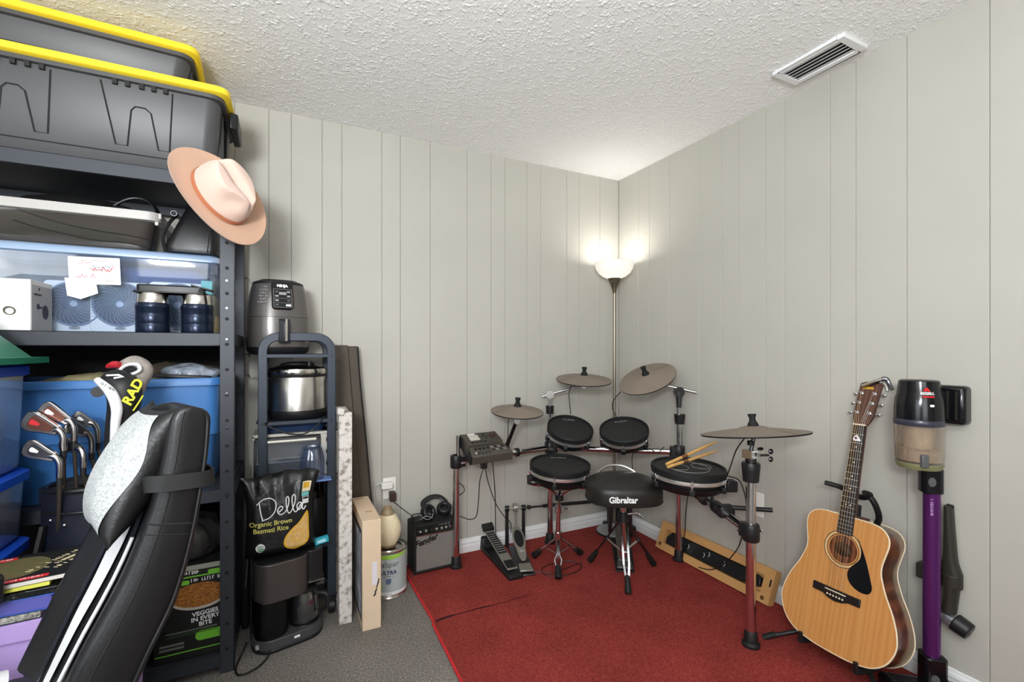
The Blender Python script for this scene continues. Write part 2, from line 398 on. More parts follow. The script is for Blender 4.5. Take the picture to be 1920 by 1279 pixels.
# rugs: two red pieces, the front one butted to the back one with an open seam on the left
def rug(name, poly, label):
    o = thing(name, label, 'rug', T(0, 0, 0))
    ob('pile', MB().prism(poly, .0008, .0085), RUG, o, bevel=.002)
    return o
def seam(t): return -.625 + .012 * sin(t * 9) + .006 * sin(t * 23) + .048 * t - .02 * t * t
xs = np.linspace(0, 1, 40)
back_edge = [(-1.548 + 1.52 * t, seam(t) + max(.0, .024 * (1 - t / .55)) * (.85 + .25 * sin(t * 47))) for t in xs]
front_edge = [(-1.556 + 1.53 * t, seam(t) - .0015) for t in xs]
rb = rug('rug', [(-1.556, -.02)] + back_edge + [(-.02, -.02)], 'red rug under the drum pedals and back rack legs, behind the seam')
rf = rug('rug', [(-1.575, -2.3)][::-1] + [(-.02, -2.3)] + front_edge[::-1], 'large red rug in front of the seam, under the guitar stand')
ob('edge_binding', MB().tube([(-1.556, -.02, .006), (-1.554, -.3, .006), (-1.548, -.61, .006)], .0065), RUGEDGE, rb)
ob('seam_shade', MB().box((-1.20, -.62, .0013), (.68, .075, .0012)), mat('seam_shade_maroon', (58, 18, 20), .95), rf)  # dark strip that paints the shade inside the open seam
ob('edge_binding', MB().tube([(-1.556, -.628, .006), (-1.568, -1.2, .006), (-1.575, -2.3, .006)], .0065), RUGEDGE, rf)
RG = .0085

# wall outlets
o = thing('wall_outlet', 'white wall outlet with adapters plugged in above the amplifier', 'outlet', axes(ony(730, 915, -.001), (1, 0, 0), (0, 0, 1)))
ob('plate', MB().prism(rrect(.072, .118, .006), 0, .006), WPLAST, o, bevel=.002)
ob('socket', MB().prism(ell(.034, .032, 20, 0, -.022, 3), .006, .008), WPLAST, o)
o = thing('plug_adapter', 'white block adapter plugged into the outlet above the amplifier', 'adapter', axes(ony(723, 908, -.006), (1, 0, 0), (0, 0, 1)))
ob('body', MB().prism(rrect(.062, .034, .008), .003, .05), WPLAST, o, bevel=.005)
o['label'] = 'white block adapter in the upper socket of the busy outlet'
o = thing('plug_adapter', 'dark brown adapter in the lower socket of the busy outlet', 'adapter', axes(ony(734, 928, -.006), (1, 0, 0), (0, 0, 1)))
ob('body', MB().prism(rrect(.034, .05, .006), .003, .046), mat('brown_plastic', (60, 48, 40), .4), o, bevel=.004)
ob('cord', MB().tube([(0, -.025, .03), (.02, -.045, .035), (.07, -.09, .05), (.115, -.12, .09)], .0022, 6, k=6), CABLE, o)
tag(ob('cable', MB().tube([ony(716, 906, -.04), ony(704, 911, -.02), ony(702, 925, -.014), ony(702, 960, -.012), ony(705, 1000, -.02)], .003, 6, k=6), WPLAST), 'thin white cable running down from the white adapter', 'cable')
o = thing('wall_outlet', 'blank white wall plate low on the wall behind the ride cymbal post', 'outlet', axes(onx(1420, 945, -.001), (0, -1, 0), (0, 0, 1)))
ob('plate', MB().prism(rrect(.075, .12, .006), 0, .006), WPLAST, o, bevel=.002)

# floor lamp in the corner
LP = V((-.172, -.165, 0))
SATIN = mat('satin_nickel', (148, 140, 126), .35, .85)
lp = thing('floor_lamp', 'slim torchiere floor lamp with frosted bowl shade, lit in the corner', 'lamp', T(LP.x, LP.y, RG))
LH = 1.615
ob('base', MB().lathe([(0, 0), (.115, 0), (.118, .008), (.112, .016), (.06, .03), (.02, .045), (.012, .06), (0, .06)], 40), mat('lamp_base', (170, 170, 168), .35, .5), lp)
ob('base_rim', MB().torus(.117, .006, None, 40, 8, .006), BLK, lp)
ob('pole', MB().cyl((0, 0, .055), (0, 0, LH), .0095, n=16), SATIN, lp)
ob('socket_cup', MB().lathe([(.011, LH - .02), (.013, LH), (.022, LH + .03), (.040, LH + .07), (.043, LH + .078), (0, LH + .078)], 28), mat('bronze_cup', (96, 88, 70), .4, .7), lp)
ob('switch', MB().cyl((-.03, -.02, LH + .05), (-.045, -.035, LH + .05), .006, n=8), BLK, lp)
SH = bpy.data.materials.new('frosted_shade'); SH.use_nodes = True; nt = SH.node_tree
for n in list(nt.nodes):
    if n.type != 'OUTPUT_MATERIAL': nt.nodes.remove(n)
a1 = nt.nodes.new('ShaderNodeBsdfTranslucent'); a1.inputs[0].default_value = (.95, .95, .93, 1); a2 = nt.nodes.new('ShaderNodeBsdfDiffuse'); a2.inputs[0].default_value = (.9, .9, .88, 1)
a3 = nt.nodes.new('ShaderNodeMixShader'); a3.inputs[0].default_value = .5
nt.links.new(a1.outputs[0], a3.inputs[1]); nt.links.new(a2.outputs[0], a3.inputs[2]); nt.links.new(a3.outputs[0], nt.nodes[0].inputs[0])
pr = [(.040, .078), (.075, .092), (.105, .115), (.122, .145), (.130, .185)]
ob('shade', MB().lathe([(r, LH + z) for r, z in pr] + [(r - .004, LH + z) for r, z in pr[::-1]], 40), SH, lp)
ob('bulb', MB().ball((0, 0, LH + .14), (.03, .03, .04)), mat('bulb', (255, 250, 240), .4, emit=((255, 248, 238), 15)), lp)
l = bpy.data.lights.new('lamp_bulb_light', 'AREA'); l.shape = 'DISK'; l.size = .16; l.energy = 1.7; l.color = (1, .975, .93)
lo = bpy.data.objects.new('lamp_bulb_light', l); COL.objects.link(lo); lo.location = (LP.x, LP.y, LH + .182 + RG); lo.rotation_euler = (pi, 0, 0)
# ================================================================== electronic drum kit
HEAD = mat('mesh_head', (34, 33, 33), .75, bump=(900, .25), dist=.0006)
SHELL = mat('drum_shell', (20, 20, 21), .3)
CYMT = mat('cymbal_rubber', (126, 114, 102), .55, var=(9, .05))
CYMB = mat('cymbal_underside', (22, 21, 20), .6)

# ---- rack
rk = thing('drum_rack', 'chrome tube drum rack on four rubber-footed legs in the corner', 'rack', T(0, 0, RG))
def leg(x, y, top, r=.019):
    g = ob('leg', MB().cyl((x, y, .04), (x, y, top - RG), r, n=20), CHROME, rk)
    ob('rubber_foot', MB().lathe([(0, 0), (.034, 0), (.035, .01), (.027, .018), (.025, .055), (.02, .062), (0, .062)], 24, T(x, y, 0)), RUB, g)
LA = V((-1.286, -.167, .60)); LB = V((-.647, -.121, .61)); LC = V((-.101, -.659, .635)); LC2 = V((-.101, -.659, .475)); LD = V((-.424, -1.354, .475))
leg(LA.x, LA.y, .60); leg(LB.x, LB.y, .62); leg(LC.x, LC.y, .64); leg(LD.x, LD.y, .73)
def rb_(p): return p - V((0, 0, RG))
ob('crossbar', MB().cyl(rb_(LA), rb_(LB), .019, n=20), CHROME, rk)
ob('crossbar', MB().cyl(rb_(LB), rb_(LC), .019, n=20), CHROME, rk)
ob('crossbar', MB().cyl(rb_(LC2), rb_(LD), .019, n=20), CHROME, rk)
def clamp(p, d, name='clamp'):
    m = MB(); M = frame(rb_(p), UP, d)
    m.lathe([(.019, -.036), (.030, -.036), (.033, -.03), (.033, .03), (.030, .036), (.019, .036)], 20, M)
    m.prism(rrect(.062, .06, .012), -.028, .028, M @ T(.02, 0, 0))
    for q in (-.03, .03): m.cyl(M @ V((.02, q - .004 * (q > 0), 0)), M @ V((.02, q * 1.5, 0)), .006, n=8)
    ob(name, m, BLK, rk, bevel=.003)
    w = MB(); w.prism(ell(.03, .012, 12), -.003, .003, M @ T(.02, -.05, 0) @ RX(pi / 2)); ob('wing_bolt', w, CHROME, rk)
clamp(LA, LB - LA); clamp(LB, LC - LB); clamp(LC, LB - LC); clamp(LC2, LD - LC2); clamp(LD, LC2 - LD)
for t in (.52, .62): 
    p = LA.lerp(LB, t); d = (LB - LA).normalized(); ob('memory_lock', MB().cyl(rb_(p - d * .012), rb_(p + d * .012), .026, n=18), BLK, rk, bevel=.003)
for t in (.35, .62):
    p = LC2.lerp(LD, t); d = (LD - LC2).normalized(); ob('memory_lock', MB().cyl(rb_(p - d * .026), rb_(p + d * .026), .029, n=18), BLK, rk, bevel=.003)
# tube ends standing above the left clamp, holding the module
ob('mount_rod', MB().cyl(rb_(V((LA.x + .012, LA.y, .62))), rb_(V((LA.x + .012, LA.y, .745))), .0125, n=14).cyl(rb_(V((LA.x + .034, LA.y - .01, .62))), rb_(V((LA.x + .034, LA.y - .01, .74))), .006, n=10), CHROME, rk)

# ---- drum pads
def drum(name, c, nrm, R, label, h=.075, logo=True):
    M = frame(c, nrm, RT); o = thing(name, label, 'drum pad', M, 'electronic drum pads on the kit')
    ob('shell', MB().lathe([(0, -h), (R * .90, -h), (R * .97, -h + .012), (R * .99, -h + .03), (R * .93, -h + .034), (R * .93, -.022), (R * .95, -.018), (0, -.018)], 56), SHELL, o)
    ob('rim', MB().lathe([(R * .955, .004), (R * .955, .010), (R * .985, .014), (R * 1.02, .010), (R * 1.025, -.004), (R * 1.0, -.022), (R * .955, -.022), (R * .955, .004)], 56), RUB, o)
    ob('hoop', MB().lathe([(R * 1.0, -.020), (R * 1.035, -.020), (R * 1.04, -.028), (R * 1.035, -.036), (R * 1.0, -.036), (R * 1.0, -.020)], 56), mat('hoop_chrome', (226, 224, 220), .3, .9), o)
    ob('drumhead', MB().lathe([(0, .0045), (R * .6, .0042), (R * .96, .002)], 56), HEAD, o)
    for k in range(6):
        a = 2 * pi * (k + .25) / 6; e = V((cos(a), sin(a), 0))
        m = MB(); m.cyl(e * (R * 1.045) + V((0, 0, -.012)), e * (R * 1.045) + V((0, 0, -h + .01)), .0035, n=8)
        m.box((0, 0, 0), (.016, .014, .02), T(e.x * R * 1.03, e.y * R * 1.03, -.028) @ RZ(a)); ob('tension_rod', m, CHROME if k % 2 else STEEL, o)
        ob('lug', MB().box((0, 0, 0), (.03, .026, .03), T(e.x * R * .985, e.y * R * .985, -h + .022) @ RZ(a)), BLK, o, bevel=.005)
    if logo: text(o, 'ALESIS', R * .13, T(0, R * .66, .0052), GREYINK, 'maker_name', ext=.0003, sx=1.5)
    return o
C1 = at(1069, 804, 2.74); N1 = cv(.09, -.40, .91)
C2 = at(1170, 807, 2.66); N2 = cv(-.13, -.36, .92)
C3 = at(1050, 872, 2.53); N3 = cv(.03, -.09, 1)
C4 = at(1290, 878, 2.17); N4 = cv(.02, -.03, 1)
drum('drum_pad', C1, N1, .135, 'round black tom pad back left, tilted under the level crash cymbal')
drum('drum_pad', C2, N2, .137, 'round black tom pad back right, tilted below the most slanted cymbal')
sn = drum('drum_pad', C3, N3, .163, 'large snare pad on a chrome basket stand beside the drum throne', .085)
ft = drum('drum_pad', C4, N4, .165, 'floor tom pad with two drumsticks lying across its head', .085, False)
ob('center_ring', MB().torus(.095, .0022, None, 48, 6, .0048), mat('ring_grey', (120, 118, 116), .4), ft)
ob('center_ring', MB().torus(.045, .0018, T(.07, .02, 0), 36, 6, .0048), MATS['ring_grey'], ft)
ob('center_ring', MB().torus(.05, .0018, T(-.05, .0, 0), 36, 6, .0048), MATS['ring_grey'], ft)
ob('jack_box', MB().box((.158, -.09, -.05), (.05, .05, .05)), BLK, ft, bevel=.006)
# brackets between pads and rack, kept with the rack
def bracket(a, b):
    m = MB(); mid = (a + b) / 2 + V((0, 0, -.03)); m.tube([a, mid, b], .009, 10, k=5); m.ball(a, .02, 12, 8); m.ball(b, .024, 12, 8); ob('pad_bracket', m, DSTEEL, rk); return m
for c, n, h, p in ((C1, N1, .075, LB.lerp(LC, .16)), (C2, N2, .075, LB.lerp(LC, .62)), (C4, N4, .085, LC2.lerp(LD, .5))):
    bracket(rb_(c - n * (h + .004)), rb_(p + V((0, 0, .02))))
p = LC2.lerp(LD, .46); ob('pad_clamp', MB().box((0, 0, 0), (.06, .06, .075), frame(rb_(p) + V((0, 0, .015)), UP, LD - LC2)), BLK, rk, bevel=.008)
p = LC2.lerp(LD, .72); ob('pad_clamp', MB().box((0, 0, 0), (.05, .07, .055), frame(rb_(p) + V((0, 0, .012)), UP, LD - LC2)), BLK, rk, bevel=.008)
ob('side_arm', MB().cyl(rb_(p) + V((0, 0, .03)), rb_(p) + V((.10, -.16, .05)), .010, n=10), BLK, rk)

# ---- cymbal pads, each with its own arm
def cymbal(c, nrm, R, label, xd, arm=None, name='cymbal_pad', wedge=0.0):
    M = frame(c, nrm, xd); o = thing(name, label, 'cymbal', M, 'rubber cymbal pads on the kit')
    top = [(0, .016), (R * .16, .0155), (R * .22, .013), (R * .30, .006), (R * .6, .0), (R * .97, -.011), (R, -.0125)]
    ob('playing_surface', MB().lathe(top, 64), CYMT, o)
    ob('edge', MB().lathe([(R, -.0124), (R * 1.004, -.0155), (R * .99, -.019), (R * .6, -.012), (R * .2, -.01), (.012, -.016), (0, -.016)], 64), CYMB, o)
    ob('choke_groove', MB().strip([[V((r * cos(a), r * sin(a), z + .0006)) for r, z in ((R * .31, .0055), (R * .6, .0), (R * .97, -.011))] for a in (wedge, wedge + .018)]), CYMB, o)
    ob('wing_nut', MB().lathe([(.0, .014), (.023, .014), (.020, .024), (.0125, .038), (.012, .050), (.0165, .060), (.016, .065), (.010, .061), (0, .061)], 20), BLKM, o)
    ob('sensor_box', MB().box((0, -R * .22, -.02), (.055, .05, .016)), BLKM, o, bevel=.004)
    if arm:
        I = M.inverted()
        for nm, mb, mm in arm: 
            mb.v = [I @ V(p) for p in mb.v]; ob(nm, mb, mm, o)
    return o
# left crash: short boom from the left crossbar
cA = at(970, 767, 2.62); nA = cv(.05, -.13, .98); b0 = LA.lerp(LB, .50) + V((0, -.0, .03)); tp = cA - nA * .03
arm = [('boom', MB().cyl(b0, tp - V((0, 0, .03)), .011, n=12), DSTEEL), ('tilter', MB().cyl(tp - V((0, 0, .045)), cA - nA * .008, .008, n=10).prism(ell(.035, .035, 20), -.014, .014, frame(tp - V((0, 0, .04)), FW)), CHROME), ('boom_clamp', MB().ball(b0, .026, 14, 10), BLK)]
cymbal(cA, nA, .15, 'leftmost cymbal pad, on a slanted boom above the drum module', RT, arm, wedge=3.6)
# level crash: post up from the second leg, chrome boom to the right
cB = at(1095, 708, 2.86); nB = cv(.02, -.16, .98); z0 = at(1034, 740, 2.9).z; post = V((LB.x, LB.y, 0))
e1 = V((post.x, post.y, z0)); tB = cB - nB * .045; bd = (tB - e1); st = e1 - bd.normalized() * .05
arm = [('post', MB().cyl(V((post.x, post.y, .63)), e1 - V((0, 0, .02)), .010, n=12), CHROME), ('boom', MB().cyl(st, tB, .0075, n=10), CHROME),
       ('tilter', MB().prism(ell(.05, .05, 24), -.013, .013, frame(e1, FW)).prism(ell(.042, .042, 24), -.012, .012, frame(tB, FW)).cyl(tB, cB - nB * .01, .007, n=10), CHROME),
       ('memory_lock', MB().cyl(V((post.x, post.y, z0 - .12)), V((post.x, post.y, z0 - .07)), .023, .026, n=14), BLK)]
cymbal(cB, nB, .172, 'level cymbal pad left of the lamp pole, on a straight chrome boom', RT, arm, wedge=3.5)
# slanted crash: post up from the third leg, boom reaching left
cC = at(1212, 706, 2.70); nC = cv(-.42, -.34, .90); z0 = at(1268, 735, 2.66).z; post = V((LC.x, LC.y, 0)); e1 = V((post.x, post.y, z0)); tC = cC - nC * .035
bd = (tC - e1); st = e1 - bd.normalized() * .10; st.z = e1.z - .001
arm = [('post', MB().cyl(V((post.x, post.y, .64)), e1 - V((0, 0, .09)), .0125, n=12).cyl(V((post.x + .022, post.y, .66)), V((post.x + .022, post.y, z0 - .14)), .0075, n=10), CHROME), ('boom', MB().cyl(st, tC, .0075, n=10), STEEL),
       ('tilter', MB().prism(ell(.055, .06, 24), -.016, .016, frame(e1, FW)).cyl(e1, e1 - V((0, 0, .09)), .02, .014, n=12), DSTEEL), ('mount_rod', MB().cyl(tC, cC - nC * .01, .008, n=10), DSTEEL),
       ('memory_lock', MB().cyl(V((post.x + .006, post.y, z0 - .185)), V((post.x + .006, post.y, z0 - .13)), .026, .032, n=16), BLK)]
cymbal(cC, nC, .168, 'steeply slanted cymbal pad right of the lamp pole', RT, arm, wedge=.35)
# ride: straight above the near right leg
cD = at(1413, 806, 1.90); nD = cv(-.055, .125, 1.0); b0 = V((LD.x, LD.y, .775))
zc = cD.z
arm = [('stand_collar', MB().lathe([(0, -.035), (.030, -.035), (.034, .01), (.036, .035), (.033, .042), (0, .042)], 24, T(b0.x, b0.y, b0.z - .055)), BLK),
       ('stand_rod', MB().cyl((b0.x, b0.y, .74), (b0.x, b0.y, zc - .09), .019, .024, n=16).cyl((b0.x, b0.y, zc - .09), cD - nD * .02, .008, n=12), DSTEEL),
       ('clutch', MB().box((b0.x, b0.y, zc - .098), (.052, .045, .034)), CHROME), ('clutch_lock', MB().cyl((b0.x, b0.y, zc - .062), (b0.x, b0.y, zc - .045), .014, n=12), BLK),
       ('wing_bolt', MB().cyl((b0.x, b0.y, zc - .105), (b0.x + .07, b0.y - .03, zc - .105), .005, n=8).ball((b0.x + .078, b0.y - .034, zc - .09), (.012, .008, .012), 10, 6).ball((b0.x + .078, b0.y - .034, zc - .122), (.012, .008, .012), 10, 6).ball((b0.x + .035, b0.y - .018, zc - .078), (.016, .01, .007), 10, 6), DSTEEL)]
cymbal(cD, nD, .205, 'nearest ride cymbal pad, level on the tall right leg', RT, arm, wedge=-1.25)

# ---- sound module
P = [at(886, 858, 2.47), at(963, 847, 2.53), at(943, 829, 2.56), at(878, 836, 2.50)]
Q = [at(877, 834, 2.485), at(943, 826, 2.545), at(928, 808, 2.66), at(865, 815, 2.60)]
md = thing('drum_module', 'grey drum sound module with pale screen, dial and rows of knobs', 'sound module', T(*P[0]))
loc = lambda L: [p - P[0] for p in L]
GREY = mat('module_grey', (66, 61, 53), .5)
dn = V((0, .012, -.045))
ob('lower_panel', MB().hull(loc(P), dn), GREY, md, bevel=.003); ob('screen_panel', MB().hull(loc(Q), dn), GREY, md, bevel=.003)
pl, ql = loc(P), loc(Q)
ob('side_cheek', MB().hull([pl[0] - V((.002, 0, .001)), ql[3] - V((.002, 0, 0)), ql[3] + dn * 1.3 - V((.002, 0, 0)), pl[0] + dn - V((.002, 0, 0))], V((-.008, 0, 0))), BLK, md)
def on(Lq, a, b, h=0.0):
    n = (Lq[1] - Lq[0]).cross(Lq[3] - Lq[0]).normalized(); return Lq[0].lerp(Lq[1], a).lerp(Lq[3].lerp(Lq[2], a), b) + n * h
def patch(Lq, a0, a1, b0, b1, h, name, m):
    n = (Lq[1] - Lq[0]).cross(Lq[3] - Lq[0]).normalized()
    return ob(name, MB().hull([on(Lq, a, b) for a, b in ((a0, b0), (a1, b0), (a1, b1), (a0, b1))], n * h), m, md)
patch(ql, .14, .42, .30, .80, .0015, 'screen', mat('module_screen', (196, 188, 178), .25))
patch(ql, .15, .36, .84, .95, .001, 'maker_plate', WINK)
for i in range(4): patch(ql, .12 + .12 * i, .20 + .12 * i, .08, .17, .003, 'button', BLK)
nq = (ql[1] - ql[0]).cross(ql[3] - ql[0]).normalized()
ob('dial', MB().lathe([(0, .012), (.014, .012), (.017, .0), (.024, .0008), (.024, -.001)], 28, frame(on(ql, .82, .60), nq)), mat('dial_brown', (62, 40, 34), .4), md)
for a, b in ((.55, .62), (.61, .8), (.67, .62), (.61, .45)): ob('button', MB().cyl(on(ql, a, b), on(ql, a, b, .004), .0055, n=10), BLK, md)
npn = (pl[1] - pl[0]).cross(pl[3] - pl[0]).normalized()
for i in range(4): ob('knob', MB().cyl(on(pl, .16 + .11 * i, .66), on(pl, .16 + .11 * i, .66, .016), .0085, .0065, n=12), BLK, md)
for i in range(4):
    for j in range(2): patch(pl, .56 + .095 * i, .63 + .095 * i, .35 + .26 * j, .50 + .26 * j, .003, 'button', MATS['ring_grey'] if (i + j) % 2 else BLK)
for i in range(5): ob('slider', MB().box((0, 0, 0), (.007, .012, .008), frame(on(pl, .12 + .085 * i, .27, .003), npn, RT)), BLK if i else STEEL, md)
mp = (LA.lerp(LB, .22)); ob('mount_plate', MB().box(tuple(mp - P[0] + V((0, -.0, .03))), (.12, .07, .03)), BLK, md, bevel=.004)
ob('snake_plug', MB().box(tuple(at(907, 870, 2.53) - P[0]), (.035, .025, .05)), BLK, md, bevel=.004)

# ---- snare stand
sb = V((-.768, -.412, RG)); ss = thing('snare_stand', 'chrome tripod snare stand with double-braced legs and rubber feet', 'stand', T(*sb))
S = lambda p: V(p) - sb
hub = S((sb.x, sb.y, .175)); bk = S(C3 - N3 * .09)
ob('tube', MB().cyl(S((sb.x, sb.y, .07)), S((sb.x, sb.y, .33)), .0135, n=16), CHROME, ss)
ob('upper_tube', MB().cyl(S((sb.x, sb.y, .33)), bk - V((0, 0, .10)), .009, n=14), CHROME, ss)
ob('height_clamp', MB().cyl(S((sb.x, sb.y, .31)), S((sb.x, sb.y, .35)), .021, n=14).cyl(S((sb.x, sb.y, .33)), S((sb.x + .05, sb.y - .02, .33)), .006, n=8), CHROME, ss)
ob('tilter', MB().cyl(bk - V((0, 0, .105)), bk - V((0, 0, .075)), .024, n=14), BLK, ss)
for k in range(3):
    a = radians(50 + 120 * k); e = V((cos(a), sin(a), 0)); 
    q = [bk - V((0, 0, .09)), bk + e * .045 - V((0, 0, .05)), bk + e * .10 - V((0, 0, .018)), bk + e * .165 + V((0, 0, -.004)), bk + e * .172 + V((0, 0, .028))]
    ob('basket_arm', MB().tube(q, .0075, 8, k=5), CHROME, ss)
    ob('grip', MB().box((0, 0, 0), (.018, .024, .05), T(*(bk + e * .176 + V((0, 0, .02)))) @ RZ(a)), RUB, ss, bevel=.004)
ob('hub', MB().cyl(S((sb.x, sb.y, .165)), S((sb.x, sb.y, .20)), .022, n=14), CHROME, ss)
for fx, fy in ((-.851, -.547), (-.839, -.272), tuple(onz(1087, 1045, 0))[:2]):
    f = S((fx, fy, RG + .022)); d = (f - hub).normalized(); sd = d.cross(UP).normalized() * .009
    lg = ob('leg', MB().tube([hub + sd * .7, hub.lerp(f, .45) + sd * .7, hub.lerp(f, .6) + sd * 2.0, hub.lerp(f, .72) + sd * 1.6, hub.lerp(f, .82) + sd * .6, f + d * -.02 + sd * .5], .0045, 6, k=3)
            .tube([hub - sd * .7, hub.lerp(f, .45) - sd * .7, hub.lerp(f, .6) - sd * 2.0, hub.lerp(f, .72) - sd * 1.6, hub.lerp(f, .82) - sd * .6, f + d * -.02 - sd * .5], .0045, 6, k=3), CHROME, ss)
    ob('rubber_foot', MB().cyl(f - d * .055, f + d * .012, .014, .02, n=12), RUB, lg, bevel=.003)
    ob('brace', MB().cyl(S((sb.x, sb.y, .075)), hub.lerp(f, .58), .003, n=6), CHROME, ss)

# ---- throne
tb = V((-.499, -.646, RG)); th = thing('drum_throne', 'black padded saddle drum stool with white lettering and chrome tripod', 'stool', T(*tb))
W_ = lambda p: V(p) - tb
sc = at(1167, 909, 2.33); M = T(*W_(sc)) @ RZ(-YAW)
# saddle outline: wide front toward the camera, narrow nose toward the drums
out = []
for i in range(48):
    a = 2 * pi * i / 48; c, s_ = cos(a), sin(a); k = 1 - .30 * max(s_, 0) ** 1.2; out.append((.188 * math.copysign(abs(c) ** .62, c) * k, .165 * math.copysign(abs(s_) ** .7, s_)))
rings = []
for f, z in ((.90, -.068), (.985, -.062), (1.0, -.05), (1.0, -.008), (.985, .010), (.94, .022), (.80, .032), (.5, .036), (.12, .0345)):
    rings.append([(x * f, y * f, z + (.016 * (1 - f) if z > .02 else 0)) for x, y in out])
ob('seat', MB().loft(rings, True, M), mat('vinyl_black', (30, 28, 26), .42, bump=(220, .25), dist=.001), th, smooth=60)
ob('seat_piping', MB().loft([[ (x*f, y*f, z) for x, y in out] for f, z in ((.99,-.060),(1.008,-.057),(.99,-.054))], False, M), BLKM, th)
fr = M @ axes((-.035, -.1655, -.026), (1, 0, 0), (0, 0, 1))
text(th, 'Gibraltar', .040, fr, WINK, 'lettering', ext=.0008, bold=.0012, sx=.92)
gb_ = ob('grab_bar', MB().tube([(-.10, .10, .0), (-.10, .125, .028), (-.05, .145, .055), (0, .15, .062), (.05, .145, .055), (.10, .125, .028), (.10, .10, .0)], .006, 8, k=4), STEEL, th); gb_.matrix_local = M
ob('post', MB().cyl((0, 0, .10), W_((tb.x, tb.y, sc.z - .07)), .0155, n=16), CHROME, th)
ob('seat_clamp', MB().box((0, 0, sc.z - RG - .095), (.075, .07, .05)).box((.05, -.01, sc.z - RG - .095), (.035, .05, .05)), DSTEEL, th, bevel=.006)
hub = V((0, 0, .315)); ob('hub', MB().cyl((0, 0, .285), (0, 0, .34), .03, .024, n=14), BLK, th, bevel=.004)
ob('lever', MB().tube([(0, 0, .32), (.06, -.03, .33), (.09, -.05, .31)], .006, 8, k=4), CHROME, th)
ob('lower_hub', MB().cyl((0, 0, .10), (0, 0, .13), .022, n=12), CHROME, th)
for j, (fx, fy) in enumerate(((-.621, -.83), tuple(onz(1107, 1058, 0))[:2], (-.29, -.653))):
    f = W_((fx, fy, RG + .018)); d = (f - hub).normalized(); sd = d.cross(UP).normalized() * .0135; st = hub + d * .02; en = f - d * .05
    lg = ob('leg', MB().bar(st + sd, st.lerp(en, .75) + sd, .0042, .010).bar(st - sd, st.lerp(en, .75) - sd, .0042, .010).bar(st.lerp(en, .75) + sd, en + sd * .45, .0042, .010).bar(st.lerp(en, .75) - sd, en - sd * .45, .0042, .010).bar(en, f, .010, .012), CHROME if j == 0 else DSTEEL, th)
    ob('rubber_foot', MB().cyl(f - d * .075, f + d * .008, .0125, .018, n=12), RUB, lg, bevel=.003)
    ob('brace', MB().bar((0, 0, .115), st.lerp(en, .55), .004, .014), CHROME, th)

# ---- drumsticks lying on the floor tom
STICK = mat('stick_wood', (206, 158, 92), .45, var=(30, .1))
def stick(a, b, label):
    M = frame(a, b - a); L = (b - a).length; o = thing('drumstick', label, 'drumstick', M)
    r = .0074
    ob('shaft', MB().lathe([(0, 0), (r * .8, .001), (r, .006), (r, L - .09), (r * .55, L - .022), (r * .40, L - .016)], 14), STICK, o)
    ob('tip', MB().lathe([(r * .40, L - .016), (r * .68, L - .010), (r * .62, L - .003), (0, L)], 14), STICK, o)
    ob('print_band', MB().lathe([(r * 1.015, .11), (r * 1.015, .15)], 14), mat('stick_print', (120, 76, 40), .5), o)
hh = C4 + V((0, 0, .024))
s0 = onz(1252, 876, hh.z); s1 = onz(1343, 846, hh.z + .024)
stick(s0, s0 + (s1 - s0).normalized() * .40, 'front wooden drumstick on the floor tom, reaching past the rim')
s0 = onz(1249, 871, hh.z + .002); s1 = onz(1313, 842, hh.z + .045)
stick(s0, s0 + (s1 - s0).normalized() * .39, 'rear wooden drumstick on the floor tom, crossing at the shorter visible tip')

# ---- pedals
PEDM = mat('cast_alloy', (168, 164, 154), .38, .75); 
def plate_on(o, a, b, w0, w1, th, m, name):
    a, b = V(a), V(b); M = frame(a, b - a, V((b - a).cross(UP))); L = (b - a).length
    k = [(-w0 / 2, 0), (-w1 / 2, L), (w1 / 2, L), (w0 / 2, 0)]; up = (b - a).cross(UP).cross(b - a).normalized() * th
    sd = (b - a).cross(UP).normalized(); return ob(name, MB().hull([a + sd * w0 / 2, a - sd * w0 / 2, b - sd * w1 / 2, b + sd * w1 / 2], up), m, o, bevel=.003)
# hi-hat controller (left)
h0 = onz(967, 1086, RG); h1 = onz(907, 1018, RG); hd = (h1 - h0).normalized(); sd = hd.cross(UP)
hp = thing('hi_hat_pedal', 'black hi-hat controller pedal with silver treadle, leftmost of the pedals', 'pedal', T(*h0))
H = lambda p: V(p) - h0
ob('base', MB().hull([H(h0 - hd * .01 + sd * .042), H(h0 - hd * .01 - sd * .042), H(h1 - sd * .055), H(h1 + sd * .055)], V((0, 0, .02))), BLK, hp, bevel=.004)
hl = (h1 - h0).length
k0 = H(h0 + hd * .04 + V((0, 0, .032))); k1 = H(h0 + hd * (hl * .82) + V((0, 0, .105)))
ob('housing', MB().hull([H(h1 - hd * .12 - sd * .055), H(h1 - hd * .12 + sd * .055), H(h1 - hd * .10 + sd * .045 + UP * .075), H(h1 - hd * .10 - sd * .045 + UP * .075)], hd * .10), BLK, hp, bevel=.01)
plate_on(hp, k0, k1, .062, .06, .006, PEDM, 'footboard')
up = (k1 - k0).cross(UP).cross(k1 - k0).normalized()
ob('tread', MB().hull([k0.lerp(k1, .38) + up * .007 + sd * .026, k0.lerp(k1, .38) + up * .007 - sd * .026, k0.lerp(k1, .93) + up * .007 - sd * .025, k0.lerp(k1, .93) + up * .007 + sd * .025], up * .001), BLKM, hp)
m = MB()
for i in range(9):
    q = k0.lerp(k1, .42 + .057 * i) + up * .009; m.bar(q - sd * .024, q + sd * .024, .003, .005)
ob('tread_ribs', m, MATS['ring_grey'], hp)
